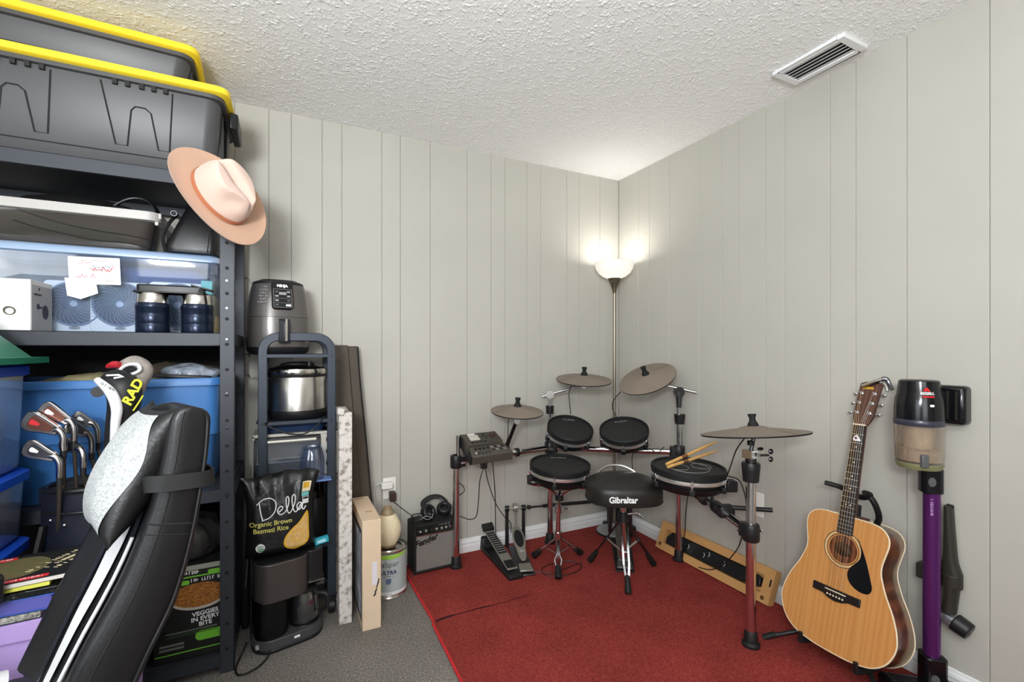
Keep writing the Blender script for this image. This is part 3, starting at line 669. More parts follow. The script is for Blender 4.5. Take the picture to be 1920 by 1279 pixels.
ob('heel_pad', MB().hull([k0.lerp(k1, .03) + up * .007 + sd * .026, k0.lerp(k1, .03) + up * .007 - sd * .026, k0.lerp(k1, .20) + up * .007 - sd * .026, k0.lerp(k1, .20) + up * .007 + sd * .026], up * .001), BLKM, hp)
ob('toe_block', MB().hull([k1 + sd * .036, k1 - sd * .036, k1 - sd * .036 + (k1 - k0).normalized() * .05 + UP * .02, k1 + sd * .036 + (k1 - k0).normalized() * .05 + UP * .02], up * .02), BLK, hp, bevel=.003)
# left pedal of the double kick pedal, linked to the main pedal under the throne by a drive shaft
d0 = onz(988, 1077, RG); d1 = onz(966, 1024, RG); dd = (d1 - d0).normalized(); sd = dd.cross(UP)
dp = thing('kick_pedal', 'double kick pedal: silver left footboard with posts and drive shaft', 'pedal', T(*d0)); H = lambda p: V(p) - d0
dl = (d1 - d0).length
ob('base', MB().hull([H(d0 - dd * .02 + sd * .045), H(d0 - dd * .02 - sd * .045), H(d1 - sd * .05), H(d1 + sd * .05)], V((0, 0, .008))), DSTEEL, dp, bevel=.003)
plate_on(dp, H(d0 + UP * .012), H(d0 + dd * .075 + UP * .018), .076, .068, .01, PEDM, 'heel_plate')
k0 = H(d0 + dd * .085 + UP * .03); k1 = H(d0 + dd * (dl * .92) + UP * .125); up = (k1 - k0).cross(UP).cross(k1 - k0).normalized()
Mf_ = frame(k0.lerp(k1, .52), up, sd); LL = (k1 - k0).length
ob('footboard', MB().prism([(x * (1 - .25 * (y < 0)), y) for x, y in ell(.074, LL * 1.02, 28, p=2.6)], 0, .007, Mf_), PEDM, dp, bevel=.002)
ob('tread', MB().prism(ell(.054, LL * .52, 24, 0, LL * .12), .007, .0085, Mf_), BLKM, dp)
ob('badge', MB().prism(ell(.03, .02, 16, 0, -LL * .25), .007, .0085, Mf_), GREYINK, dp)
zt = at(968, 979, 2.62).z
for q in (-.052, .052):
    a = H(d1 + sd * q); ob('post', MB().cyl(a, a + UP * (zt - RG), .012, .009, n=12), BLK, dp); ob('bearing', MB().cyl(a + UP * (zt - RG) - sd * .012, a + UP * (zt - RG) + sd * .012, .017, n=14), BLK, dp)
ax0 = H(d1 + UP * (zt - RG)); ob('axle', MB().cyl(ax0 - sd * .07, ax0 + sd * .07, .006, n=10), STEEL, dp)
ob('cam', MB().prism(ell(.05, .05, 20), -.012, .012, frame(ax0 + UP * .004, sd)).bar(ax0, k1 + up * .004, .014, .006), PEDM, dp)
# main pedal under the throne
g0 = onz(1172, 1072, RG); g1 = onz(1163, 1006, RG); gd = (g1 - g0).normalized(); gs = gd.cross(UP)
ob('main_base', MB().hull([H(g0 - gd * .01 + gs * .05), H(g0 - gd * .01 - gs * .05), H(g1 - gs * .065), H(g1 + gs * .065)], V((0, 0, .008))), BLK, dp, bevel=.003)
k0 = H(g0 + gd * .06 + UP * .03); k1 = H(g0 + gd * (g1 - g0).length * .85 + UP * .12)
plate_on(dp, H(g0 + UP * .012), H(g0 + gd * .065 + UP * .02), .085, .08, .012, mat('smoked_alloy', (110, 106, 102), .35, .7), 'main_heel_plate')
plate_on(dp, k0, k1, .07, .085, .007, MATS['smoked_alloy'], 'main_footboard')
gz = zt - RG - .005
for q in (-.065, .065):
    a = H(g1 + gs * q); ob('main_post', MB().cyl(a, a + UP * gz, .013, .010, n=12), DSTEEL, dp)
ob('main_axle', MB().cyl(H(g1) + UP * gz - gs * .09, H(g1) + UP * gz + gs * .08, .007, n=10), STEEL, dp)
a = ax0 + sd * .07 if (ax0 + sd * .07 - H(g1)).length < (ax0 - sd * .07 - H(g1)).length else ax0 - sd * .07
b = H(g1) + UP * gz - gs * .09 if (H(g1) - gs * .09 - a).length < (H(g1) + gs * .09 - a).length else H(g1) + UP * gz + gs * .09
ob('drive_shaft', MB().cyl(a, b, .0055, n=10).cyl(a.lerp(b, .2), a.lerp(b, .86), .0105, n=12).ball(a.lerp(b, .03), .014, 10, 8).ball(a.lerp(b, .97), .016, 10, 8), BLK, dp)
for q in (-.03, .03):
    s_ = H(g1) + UP * gz + gs * q; e_ = s_ + gd * -.05 + UP * .10
    ob('beater_rod', MB().cyl(s_, e_, .0035, n=8), CHROME, dp); ob('beater', MB().cyl(e_ - gd * .015, e_ + gd * .02, .018, n=14), BLKM, dp)
# kick pad tower behind the main pedal
kt = g1 + gd * .155; o = thing('kick_pad', 'black kick drum pad tower standing behind the throne', 'drum pad', frame(kt, UP, gs), 'electronic drum pads on the kit')
ob('tower', MB().box((0, 0, .15), (.16, .03, .29)).box((0, .01, .01), (.22, .10, .02)), BLK, o, bevel=.006)
ob('pad', MB().prism(ell(.17, .17, 28), 0, .03, T(0, -.015, .19) @ RX(pi / 2)), RUB, o, bevel=.004)
# hoop-shaped accessories: snare cable coil on the rug
cc = onz(1053, 1066, RG + .004)
tag(ob('cable', MB().tube([cc + V((.115 * cos(a) * 1.05, .075 * sin(a), .002 * sin(3 * a))) for a in np.linspace(.3, 2 * pi + .1, 18)] + [cc + V((-.06, -.02, 0)), cc + V((-.16, .04, 0))], .0035, 6, k=4), mat('cable_red_dark', (70, 22, 22), .5)), 'dark cable lying in a loop on the rug below the snare pad', 'cable')
# module wires
def wire(pts, label, r=.0026): return tag(ob('cable', MB().tube(pts, r, 6, k=6), CABLE), label, 'cable', 'drum kit wires')
wire([at(908, 876, 2.53), at(900, 900, 2.53), at(897, 940, 2.55), at(893, 968, 2.56), at(880, 974, 2.56), at(862, 968, 2.56)], 'thin wire swinging from the drum module to the left rack leg')
wire([at(909, 876, 2.53), at(917, 910, 2.55), at(930, 945, 2.58), at(945, 968, 2.60), at(957, 980, 2.62), at(958, 1000, 2.63)], 'thin wire from the drum module down to the kick pedal posts')
wire([at(923, 862, 2.56), at(928, 920, 2.62), at(929, 980, 2.66), at(930, 1010, 2.68)], 'straight thin wire hanging from the drum module to the hi-hat pedal')
wire([cA + V((-.05, -.03, -.02)), at(953, 790, 2.63), at(952, 820, 2.62), at(945, 840, 2.57)], 'thin wire from the leftmost cymbal pad to the drum module')
wire([cB + V((-.09, -.02, -.02)), at(1067, 735, 2.84), at(1068, 755, 2.82), at(1070, 776, 2.87)], 'thin wire hanging from the level cymbal pad behind a tom pad')
wire([at(1164, 735, 2.72), at(1150, 752, 2.76), at(1149, 768, 2.78), at(1156, 782, 2.76)], 'thin wire looping down from the slanted cymbal pad')
wire([at(1396, 822, 1.93), at(1380, 845, 1.98), at(1366, 885, 2.02), at(1352, 918, 2.08)], 'thin wire from the ride cymbal pad down to the right crossbar')
wire([at(1364, 893, 2.12), at(1385, 900, 2.04), at(1396, 925, 1.96), at(1400, 950, 1.93)], 'thin wire from the floor tom round to the right leg')
wire([at(1190, 842, 2.7), at(1185, 860, 2.66), at(1187, 885, 2.65), at(1190, 905, 2.66)], 'thin wire hanging below the right tom pad')
wire([at(1292, 912, 2.4), at(1286, 960, 2.45), at(1284, 1000, 2.55), at(1278, 1025, 2.60)], 'thin wire hanging from the floor tom beside the third rack leg')
wire([at(1395, 985, 1.97), at(1385, 1025, 2.05), at(1360, 1055, 2.15), at(1335, 1068, 2.25), at(1310, 1064, 2.4)], 'thin wire drooping over the carton from the right crossbar')
wire([at(1245, 838, 2.66), at(1232, 850, 2.62), at(1225, 845, 2.64), at(1205, 838, 2.68)], 'short wire along the middle crossbar')
wire([at(860, 905, 2.58), at(868, 912, 2.545), at(870, 922, 2.56), at(857, 940, 2.60), at(856, 1010, 2.60)], 'thin wire wound round the left rack leg')
# ================================================================== guitar on its stand
SPRUCE = grain('spruce_top', (190, 130, 70), (200, 143, 82), 16, (1, .03, 1), .32, .35, dist=9)
MAHOG = grain('mahogany', (74, 38, 22), (124, 72, 42), 14, (1, .06, 1), .28, .5)
ROSE = grain('rosewood', (26, 20, 18), (52, 40, 34), 30, (1, .05, 1), .5, .1)
HEADW = grain('headstock_brown', (74, 46, 36), (104, 70, 54), 20, (1, .05, 1), .45, .1)
IVORY = mat('ivory_binding', (226, 212, 182), .4)
tilt, yaw, roll = .262, 3.10, .016
n_ = V((cos(yaw), sin(yaw), 0)); v_ = UP * cos(tilt) - n_ * sin(tilt); nn = n_ * cos(tilt) + UP * sin(tilt)
r_ = v_.cross(nn); rr_ = r_ * cos(roll) + v_ * sin(roll); vv_ = v_ * cos(roll) - r_ * sin(roll)
GB = V((-.252, -1.5906, .2955)); GM = Matrix.Identity(4)
for i in range(3): GM[i][0], GM[i][1], GM[i][2], GM[i][3] = rr_[i], vv_[i], nn[i], GB[i]
gt = thing('acoustic_guitar', 'natural spruce acoustic guitar with black pickguard, leaning upright on a stand', 'guitar', GM)
half = [(0, -.212), (.07, -.209), (.135, -.194), (.180, -.158), (.203, -.105), (.202, -.055), (.183, .005), (.155, .062), (.136, .115), (.133, .150), (.140, .190), (.147, .228), (.142, .258), (.120, .281), (.085, .290), (.045, .291), (0, .291)]
hs = [(p.x, p.y) for p in spline([(x, y, 0) for x, y in half], 4)]
outl = hs + [(-x, y) for x, y in hs[-2:0:-1]]
def scaled(k): return [(x * k, (y - .04) * k + .04) for x, y in outl]
D0, D1 = .100, .118
def depth(y): return D1 + (D0 - D1) * (y + .212) / .5
# sides and back
rings = [[(x, y, -.001) for x, y in outl], [(x, y, -depth(y) + .003) for x, y in outl], [(x * .99, y * .99, -depth(y)) for x, y in outl], [(x * .6, y * .6 + .016, -depth(y) - .010) for x, y in outl]]
ob('body', MB().loft(rings), MAHOG, gt, smooth=50)
# top with a real soundhole
SHC = (0, .165); SR = .051
N = len(outl); mt = MB()
ring_in = []
for x, y in outl:
    a = atan2(y - SHC[1], x - SHC[0]); ring_in.append((SHC[0] + SR * cos(a), SHC[1] + SR * sin(a)))
ri = []
for k in (0, .25, .5, .75, 1): ri.append([(a[0] * (1 - k) + b[0] * k, a[1] * (1 - k) + b[1] * k, .0032) for a, b in zip(ring_in, outl)])
mt.loft([[(x, y, -.0005) for x, y in ring_in]] + ri + [[(x, y, -.0006) for x, y in outl]], False)
ob('soundboard', mt, SPRUCE, gt, smooth=30)
ob('soundhole', MB().prism(ell(2 * SR + .004, 2 * SR + .004, 40, *SHC), -.02, -.0012).prism(ell(.07, .05, 20, 0, .165), -.0012, -.001), mat('guitar_inside', (92, 66, 42), .7), gt)
ob('binding', MB().tube([(x * 1.002, y * 1.001, .0015) for x, y in outl], .0026, 6, True), IVORY, gt)
ob('back_binding', MB().tube([(x * 1.0, y * 1.0, -depth(y) + .002) for x, y in outl], .0026, 6, True), IVORY, gt)
for R_, w_, mm in ((.055, .002, INK), (.060, .006, IVORY), (.0665, .002, INK)):
    ob('rosette', MB().lathe([(R_, .0033), (R_ + w_, .0036), (R_ + w_ + .0004, .0033)], 48, T(SHC[0], SHC[1], 0)), mm if mm is INK else mat('rosette_tan', (206, 176, 128), .4), gt)
pg = spline([(.046, .222, 0), (.060, .200, 0), (.084, .150, 0), (.104, .095, 0), (.113, .062, 0), (.100, .040, 0), (.066, .040, 0), (.038, .058, 0), (.028, .085, 0), (.034, .108, 0), (.046, .125, 0), (.062, .150, 0), (.064, .178, 0), (.054, .206, 0)], 5, True)
ob('pickguard', MB().prism([(p.x, p.y) for p in pg], .0032, .0052), mat('pickguard', (20, 20, 22), .18), gt)
br = [(-.085, .013), (.085, .013), (.085, -.016), (.045, -.017), (.025, -.027), (0, -.031), (-.025, -.027), (-.045, -.017), (-.085, -.016)]
bg_ = ob('bridge', MB().prism(br, .003, .011), mat('ebony', (26, 22, 20), .4), gt, bevel=.002)
ob('saddle', MB().box((0, .004, .0125), (.074, .003, .006)), IVORY, bg_)
for i in range(6): ob('bridge_pin', MB().ball((-.0275 + .011 * i, -.013, .012), .0035, 10, 6), IVORY, bg_)
# neck, fretboard, frets
fz = .0095
ob('neck', MB().loft([[(w * cos(a), y, d * sin(a)) for a in np.linspace(pi, 2 * pi, 9)] for w, y, d in ((.0275, .285, .021), (.0255, .40, .019), (.0225, .62, .018), (.022, .655, .019))]).box((0, .285, -.05), (.055, .03, .09)), HEADW, gt, smooth=50)
fb_ = ob('fretboard', MB().hull([(-.0285, .222, .0034), (.0285, .222, .0034), (.0218, .650, .0034), (-.0218, .650, .0034)], (0, 0, fz - .0034)), ROSE, gt)
fy = lambda k: .650 * (1 - 0) - .650 * (1 - 2 ** (-k / 12))
for k in range(1, 21):
    y = .650 * 2 ** (-k / 12); 
    if y < .226: break
    wd = .0218 + (.0285 - .0218) * (.65 - y) / .428
    ob('fret', MB().box((0, y, fz + .0004), (2 * wd - .002, .0018, .0014)), STEEL, fb_)
for k in (3, 5, 7, 9, 12):
    y = .650 * (2 ** (-k / 12) + 2 ** (-(k - 1) / 12)) / 2
    for q in ((-.008, .008) if k == 12 else (0,)): ob('fret_dot', MB().cyl((q, y, fz - .001), (q, y, fz + .0003), .003, n=12), IVORY, fb_)
ob('nut', MB().box((0, .6525, fz), (.0445, .005, .007)), IVORY, gt)
HA = T(0, .655, .004) @ RX(radians(-11))
hd_ = [(-.0225, 0), (.0225, 0), (.030, .018), (.0355, .036), (.0385, .178), (.022, .186), (0, .1835), (-.022, .186), (-.0385, .178), (-.0355, .036), (-.030, .018)]
hs_ = ob('headstock', MB().prism(hd_, -.014, 0, HA), HEADW, gt, bevel=.0015)
ob('gold_inlay', MB().prism(rrect(.040, .010, .002), 0, .0005, HA @ T(-.006, .158, 0)), mat('gold_print', (226, 178, 60), .4, .4), gt)
for sx in (-1, 1):
    for i in range(3):
        y = .050 + .042 * i; x = sx * .0235
        m = MB().cyl(HA @ V((x, y, 0)), HA @ V((x, y, .013)), .0032, n=10).cyl(HA @ V((x, y, 0)), HA @ V((x, y, .002)), .0065, n=12)
        m.cyl(HA @ V((sx * .03, y, -.008)), HA @ V((sx * .047, y, -.008)), .0026, n=8); m.ball(HA @ V((sx * .052, y, -.008)), (.008, .0075, .004), 10, 6)
        ob('tuning_peg', m, CHROME, hs_)
for i in range(6):
    x0 = -.0275 + .011 * i; x1 = -.0178 + .0071 * i; sx = -1 if i < 3 else 1; k = i if i < 3 else 5 - i
    pe = HA @ V((sx * .0235, .050 + .042 * k, .010))
    ob('string', MB().tube([(x0, -.006, .013), (x0 * .98 + x1 * .02, .006, .0155), (x1, .6525, fz + .004), pe], .0006 if i < 3 else .00045, 5), mat('string_bronze', (196, 170, 130), .3, 1.0) if i < 3 else STEEL, gt)
# pick tucked behind the strings, and a capo clipped on the headstock
o = thing('guitar_pick', 'white guitar pick tucked under the strings near the nut', 'guitar pick', GM @ T(.002, .595, fz + .0052) @ RZ(radians(62)))
ob('plectrum', MB().prism([(p.x, p.y) for p in spline([(0, -.016, 0), (.008, -.004, 0), (.0125, .007, 0), (.007, .0125, 0), (0, .0135, 0), (-.007, .0125, 0), (-.0125, .007, 0), (-.008, -.004, 0)], 4, True)], 0, .001), PAPER, o)
ob('emblem', MB().prism(ell(.009, .010, 14, 0, .005), .001, .0013), mat('maroon_print', (110, 40, 44), .5), o)
o = thing('guitar_capo', 'silver trigger capo clipped on top of the guitar headstock', 'capo', GM @ HA @ T(0, .172, .004))
ob('jaw', MB().bar((-.026, -.012, .006), (.042, .024, .008), .012, .010), STEEL, o, bevel=.002)
ob('rubber_pad', MB().bar((-.024, -.014, .001), (.03, .012, .002), .009, .004), BLK, o)
ob('lever', MB().tube([(.040, .024, .008), (.052, .026, .0), (.060, .012, -.008), (.074, -.012, -.012)], [.009, .009, .007, .005], 8, k=4), DSTEEL, o)
ob('grip', MB().tube([(.036, .014, -.008), (.05, .0, -.014), (.056, -.018, -.016)], [.007, .006, .005], 8, k=3), STEEL, o)
# stand
gs = thing('guitar_stand', 'black tripod guitar stand with padded yoke holding the guitar neck', 'stand', T(-.12, -1.56, RG))
G_ = lambda p: V(p) - V((-.12, -1.56, RG))
yk = GM @ V((0, .385, -.028)); bs = V((-.135, -1.575, .20))
ob('mast', MB().cyl(G_(bs), G_(yk + V((.02, 0, -.05))), .011, n=12), BLK, gs)
ob('yoke', MB().tube([G_(GM @ V(p)) for p in ((-.085, .398, .030), (-.050, .396, .0), (-.036, .388, -.035), (0, .375, -.062), (.036, .385, -.045), (.052, .392, -.02), (.050, .396, .012))], [.009, .010, .011, .011, .012, .012, .009], 10, k=5), RUB, gs)
ob('yoke_neck', MB().tube([G_(GM @ V(p)) for p in ((.05, .39, -.02), (.066, .36, -.04), (.062, .31, -.085), (.03, .26, -.112))], .011, 10, k=4), BLK, gs)
for fx, fy, fz2 in ((-.322, -1.359, .012), (-.30, -1.755, .012), (-.045, -1.60, .012)):
    f = G_((fx, fy, RG + fz2)); a = G_(bs + V((0, 0, -.02)))
    lg = ob('leg', MB().tube([a, a.lerp(f, .5) + V((0, 0, -.015)), f], .0085, 10, k=4), BLK, gs); ob('rubber_foot', MB().cyl(f - (f - a).normalized() * .03, f + (f - a).normalized() * .02, .012, n=10), RUB, lg)
for sx in (-1, 1):
    a = G_(bs); p1 = G_(GM @ V((sx * .10, -.222, -.125))); p2 = G_(GM @ V((sx * .10, -.226, .012))); p3 = G_(GM @ V((sx * .10, -.195, .018)))
    ob('cradle_arm', MB().tube([a, p1, p2, p3], .008, 8), BLK, gs); ob('cradle_pad', MB().cyl(p1.lerp(p2, .35), p2, .0115, n=10), RUB, gs)

# ================================================================== vacuum on the right wall
GV = mat('vacuum_black', (16, 16, 20), .16)
vx, vy = -.185, -1.792
vc = at(1723, 800, 1.628); vy = vc.y; vx = vc.x
vt_ = thing('stick_vacuum', 'black stick vacuum with dusty clear bin and purple tube, docked on the wall', 'vacuum', T(vx, vy, 0) @ RZ(-YAW + radians(-14)))
zt_ = lambda v: CAM.z + (HZ - v) / FPX * 1.628
z0, z1, z2, z3 = zt_(712), zt_(791), zt_(868), zt_(876)
ob('motor_housing', MB().lathe([(0, z0), (.050, z0), (.056, z0 - .004), (.062, z0 - .05), (.066, z0 - .065), (.069, z0 - .10), (.070, z1 + .012), (0, z1 + .012)], 44), GV, vt_)
ob('collar', MB().lathe([(.069, z1 + .012), (.071, z1 + .006), (.071, z1 - .006), (.069, z1 - .01)], 44), mat('vacuum_collar', (52, 54, 66), .25), vt_)
ob('dust_bin', MB().lathe([(.0695, z1 - .008), (.0685, z2 + .02), (.066, z2 + .006), (0, z2 + .006)], 44), clear('bin_plastic', (226, 216, 204), .07, .1, .10, (206, 194, 180)), vt_)
ob('filter_core', MB().lathe([(.045, z1), (.045, z2 + .07), (.035, z2 + .035), (0, z2 + .03)], 28), mat('dusty_filter', (196, 184, 170), .9, var=(30, .12)), vt_)
dst = ob('dust', MB().lathe([(0, z2 + .012), (.062, z2 + .012), (.061, z2 + .05), (.03, z2 + .058), (0, z2 + .055)], 26), mat('grey_dust', (178, 164, 150), 1, var=(40, .15), bump=(60, 1.0), dist=.01), vt_)
ob('bin_base', MB().lathe([(.0665, z2 + .006), (.067, z2), (.060, z3), (0, z3)], 44), mat('bin_base_yellow', (118, 118, 84), .4), vt_)
ob('latch', MB().box((-.018, -.066, z2 + .02), (.022, .014, .045)), mat('latch_grey', (84, 84, 86), .4), vt_, bevel=.004)
ob('neck', MB().prism(rrect(.062, .06, .02), zt_(922), z3, T(.035, .0, 0)), GV, vt_, bevel=.004)
ob('release_button', MB().prism(ell(.022, .032, 18), 0, .004, T(.022, -.030, zt_(899)) @ RX(pi / 2)), MATS['latch_grey'], vt_)
PURP = mat('purple_tube', (96, 42, 108), .25, .6)
zb_ = .135
ob('tube', MB().cyl((.038, 0, zb_), (.038, 0, zt_(920)), .0245, n=28), PURP, vt_)
ob('lower_joint', MB().prism(rrect(.068, .066, .016), .03, zb_ + .02, T(.04, 0, 0)), GV, vt_, bevel=.005)
ob('joint_button', MB().prism(ell(.026, .034, 18), 0, .004, T(.03, -.033, .085) @ RX(pi / 2)), MATS['latch_grey'], vt_)
ob('floor_head', MB().box((.0, -.05, .035), (.25, .13, .065)), GV, vt_, bevel=.015)
text(vt_, 'BISSELL', .013, T(-.008, -.0645, z0 - .044) @ RX(pi / 2), WINK, 'maker_name', bend=.066, bold=.0004)
ob('logo', MB().prism([(-.011, 0), (.011, 0), (.004, .010), (0, .013), (-.004, .010)], 0, .0006, T(-.010, -.0615, z0 - .036) @ RX(pi / 2)).prism(rrect(.034, .005, .001), 0, .0006, T(-.006, -.0645, z0 - .055) @ RX(pi / 2)), mat('logo_red', (215, 34, 40), .4), vt_)
ob('indicator', MB().prism(rrect(.012, .008, .002), 0, .001, T(.002, -.0688, z0 - .085) @ RX(pi / 2)), WINK, vt_)
text(vt_, 'BISSELL', .02, T(.030, -.0225, zt_(945)) @ RX(pi / 2) @ RZ(pi / 2), mat('pale_violet', (196, 160, 206), .4), 'tube_name', bend=0, align='CENTER')
ob('handle', MB().tube([(.04, .03, z0 - .03), (.065, .055, z0 - .02), (.085, .07, z0 - .05), (.08, .066, z0 - .10), (.045, .035, z0 - .12)], .016, 10, k=5), GV, vt_)
# wall dock
dk = onx(1784, 757, -.0)
o = thing('vacuum_dock', 'glossy black wall dock behind the stick vacuum head', 'wall dock', T(-.001, dk.y, dk.z))
ob('backplate', MB().box((-.03, 0, 0), (.058, .115, .135)), GV, o, bevel=.012)
ob('cradle', MB().box((-.065, .025, .0), (.03, .055, .10)), GV, o, bevel=.008)
ob('ring_print', MB().torus(.022, .003, T(-.083, .022, .008) @ RY(pi / 2) , 24, 6), mat('dock_purple', (92, 62, 100), .3), o)
ob('ridge', MB().box((-.0605, -.012, 0), (.004, .006, .10)).box((-.0605, -.035, 0), (.004, .006, .10)), mat('dock_ridge', (44, 40, 38), .2), o)
# tool holder and tools on the wall
ATT = mat('tool_olive_black', (44, 41, 36), .45)
tc_ = onx(1782, 1090, 0)
o = thing('tool_holder', 'dark wall clip holding vacuum tools beside the purple tube', 'wall clip', T(-.001, tc_.y, tc_.z))
ob('clip', MB().box((-.03, .02, .03), (.06, .075, .07)), ATT, o, bevel=.005)
ob('hook', MB().box((-.055, .045, .03), (.05, .05, .055)), ATT, o, bevel=.006)
a = onx(1779, 948, -.045); b = onx(1782, 1040, -.045); c = onx(1785, 1060, -.045); d = onx(1780, 1148, -.045)
o = thing('crevice_tool', 'long tapered black crevice tool clipped upright on the wall', 'vacuum tool', T(*a))
ob('nozzle', MB().loft([[a - a + (p - a) + V((0, w, 0)) * x + V((-.022, 0, 0)) * y for x, y in rrect(2, 2, .7, 3)] for p, w in ((a, .010), (a.lerp(b, .5), .013), (b, .017), (b + V((0, 0, -.03)), .021), (c + V((0, 0, -.03)), .029))]), ATT, o)
ob('tube_end', MB().loft([[(p - a) + V((0, w, 0)) * x + V((-.026, 0, 0)) * y for x, y in rrect(2, 2, .9, 3)] for p, w in ((c + V((0, 0, -.03)), .029), (c + V((0, 0, -.075)), .029), (c + V((0, 0, -.08)), .021), (d, .019))]), ATT, o, bevel=.003)
ob('tip_notch', MB().cyl((0, .004, .002), (0, -.012, -.006), .006, n=8), BLKM, o)
a = onx(1742, 1132, -.035); b = onx(1807, 1178, -.035); dr = (b - a).normalized()
o = thing('brush_tool', 'clear plastic brush tool with round black end, hanging low on the wall', 'vacuum tool', T(*b))
CLP = clear('smoke_clear', (206, 204, 200), .10, .1, .15)
ob('clear_shell', MB().cyl(a - b, dr * -.02, .024, .026, n=20), CLP, o)
ob('bristle_bar', MB().cyl(a - b, dr * -.02, .009, n=10), DSTEEL, o)
ob('end_cap', MB().cyl(dr * -.028, dr * .018, .032, .030, n=24), BLK, o, bevel=.004)
ob('end_button', MB().prism(rrect(.026, .014, .006), 0, .003, frame(dr * .018, dr, UP)), MATS['latch_grey'], o)
ob('hinge', MB().box(tuple(a - b), (.02, .02, .05)), BLK, o)

# ================================================================== carton leaning on the right wall
ca = V((-.085, -.47, RG)); cb = V((-.085, -1.205, RG))
cm = Matrix.Identity(4); yv = (cb - ca).normalized(); up_ = (V((.066, 0, .15))).normalized(); nz = yv.cross(up_)
for i in range(3): cm[i][0], cm[i][1], cm[i][2], cm[i][3] = yv[i], up_[i], nz[i], ca[i]
bx = thing('cardboard_carton', 'long flat brown carton with a black tool in its window, leaning on the right wall', 'box', cm)
Lc, Hc = .735, .165
wz = [(.06, .046), (.585, .046), (.605, .062), (.645, .054), (.672, .068), (.665, .104), (.64, .112), (.605, .104), (.585, .119), (.085, .119), (.055, .082)]
ob('carton_back', MB().box((Lc / 2, Hc / 2, -.022), (Lc, Hc, .006)), CARD, bx)
m = MB(); 
for x0, x1, y0, y1 in ((0, Lc, 0, .042), (0, Lc, .123, Hc), (0, .045, .042, .123), (.685, Lc, .042, .123)): m.box(((x0 + x1) / 2, (y0 + y1) / 2, 0), (x1 - x0, y1 - y0, .038))
ob('carton_face', m, CARD, bx)
ob('black_tool', MB().prism(wz, -.018, .012), BLK, bx, bevel=.004)
for x, y, s in ((.22, .085, 'a'), (.33, .08, 'b'), (.36, .095, 'c'), (.46, .085, 'd')):
    ob('tool_stud', MB().tube([(x, y + .012, .0135), (x + .008, y, .0135), (x + .002, y - .012, .0135)], .0028, 6, k=3), GREYINK, bx)
ob('print', MB().prism(ell(.02, .02, 20, .70, .022), .019, .0195), mat('carton_print', (96, 62, 30), .7), bx)
ob('hang_slot', MB().prism(rrect(.008, .035, .003, 3, .722, .10), .019, .0195), INK, bx)
ob('print', MB().prism(ell(.022, .022, 20, .028, .03), .019, .0194), MATS['carton_print'], bx)
# ================================================================== amplifier, headphones, paint can, diffuser
TOLEX = mat('black_tolex', (22, 22, 22), .6, bump=(260, .5), dist=.001)
def check_cloth():
    m = bpy.data.materials.new('grille_cloth'); m.use_nodes = True; nt = m.node_tree; b = nt.nodes['Principled BSDF']; L = nt.links
    tc = nt.nodes.new('ShaderNodeTexCoord'); ck = nt.nodes.new('ShaderNodeTexChecker'); ck.inputs['Scale'].default_value = 260
    ck.inputs[1].default_value = (*lin((176, 170, 164)), 1); ck.inputs[2].default_value = (*lin((98, 93, 90)), 1)
    n = nt.nodes.new('ShaderNodeTexNoise'); n.inputs['Scale'].default_value = 140; mx = nt.nodes.new('ShaderNodeMix'); mx.data_type = 'RGBA'; mx.blend_type = 'MULTIPLY'; mx.inputs[0].default_value = .7
    L.new(tc.outputs['Object'], ck.inputs[0]); L.new(tc.outputs['Object'], n.inputs['Vector']); L.new(ck.outputs[0], mx.inputs[6]); L.new(n.outputs['Color'], mx.inputs[7])
    L.new(mx.outputs[2], b.inputs['Base Color']); b.inputs['Roughness'].default_value = .8; return m
GRILLE = check_cloth()
aw, ah, ad = .245, .262, .135
ap = V((-1.402, -.158, RG + .006)); am = thing('guitar_amplifier', 'small black guitar amplifier with sparkling grey grille under the headphones', 'amplifier', T(*ap) @ RZ(radians(1.5)))
ob('cabinet', MB().box((0, ad / 2 + .006, ah / 2), (aw, ad - .012, ah)), TOLEX, am, bevel=.008)
m = MB()
for c, s_ in (((0, .004, .006), (aw, .02, .012)), ((0, .004, ah - .007), (aw, .02, .014)), ((-aw / 2 + .007, .004, ah / 2), (.014, .02, ah)), ((aw / 2 - .007, .004, ah / 2), (.014, .02, ah))): m.box(c, s_)
ob('front_frame', m, TOLEX, am, bevel=.003)
ob('grille', MB().box((0, .006, .105), (aw - .028, .008, .188)), GRILLE, am)
ob('grille_trim', MB().box((0, .001, .2005), (aw - .028, .008, .005)), STEEL, am)
ob('control_panel', MB().hull([(-aw / 2 + .014, .002, .204), (aw / 2 - .014, .002, .204), (aw / 2 - .014, .016, .25), (-aw / 2 + .014, .016, .25)], (0, .004, 0)), GLOSSBLK, am)
for i, x in enumerate((-.055, -.025, .005, .035, .06)): ob('control_knob', MB().lathe([(0, .014), (.006, .014), (.009, .0), ], 14, frame((x, .007, .222), (0, -1, .3))), BLK if i == 1 else STEEL, am)
ob('input_jack', MB().cyl((-.085, .006, .222), (-.085, -.004, .224), .006, n=12), STEEL, am); ob('switch', MB().box((.088, .005, .225), (.008, .012, .014)), STEEL, am)
marks(am, axes((.055, .0105, .2415), (1, 0, 0), (0, .3, 1)), .07, .008, WINK, 4)
text(am, 'Fender', .046, axes((-.055, .0012, .168), (.975, 0, .22), (-.22, 0, .975)), INK, 'logo_script', ext=.002, shear=.35, bold=.0012)
(ob('logo_underline', MB().box((-.05, .0019, .148), (.07, .0012, .002), None), STEEL, am))  # thin steel bar below the script
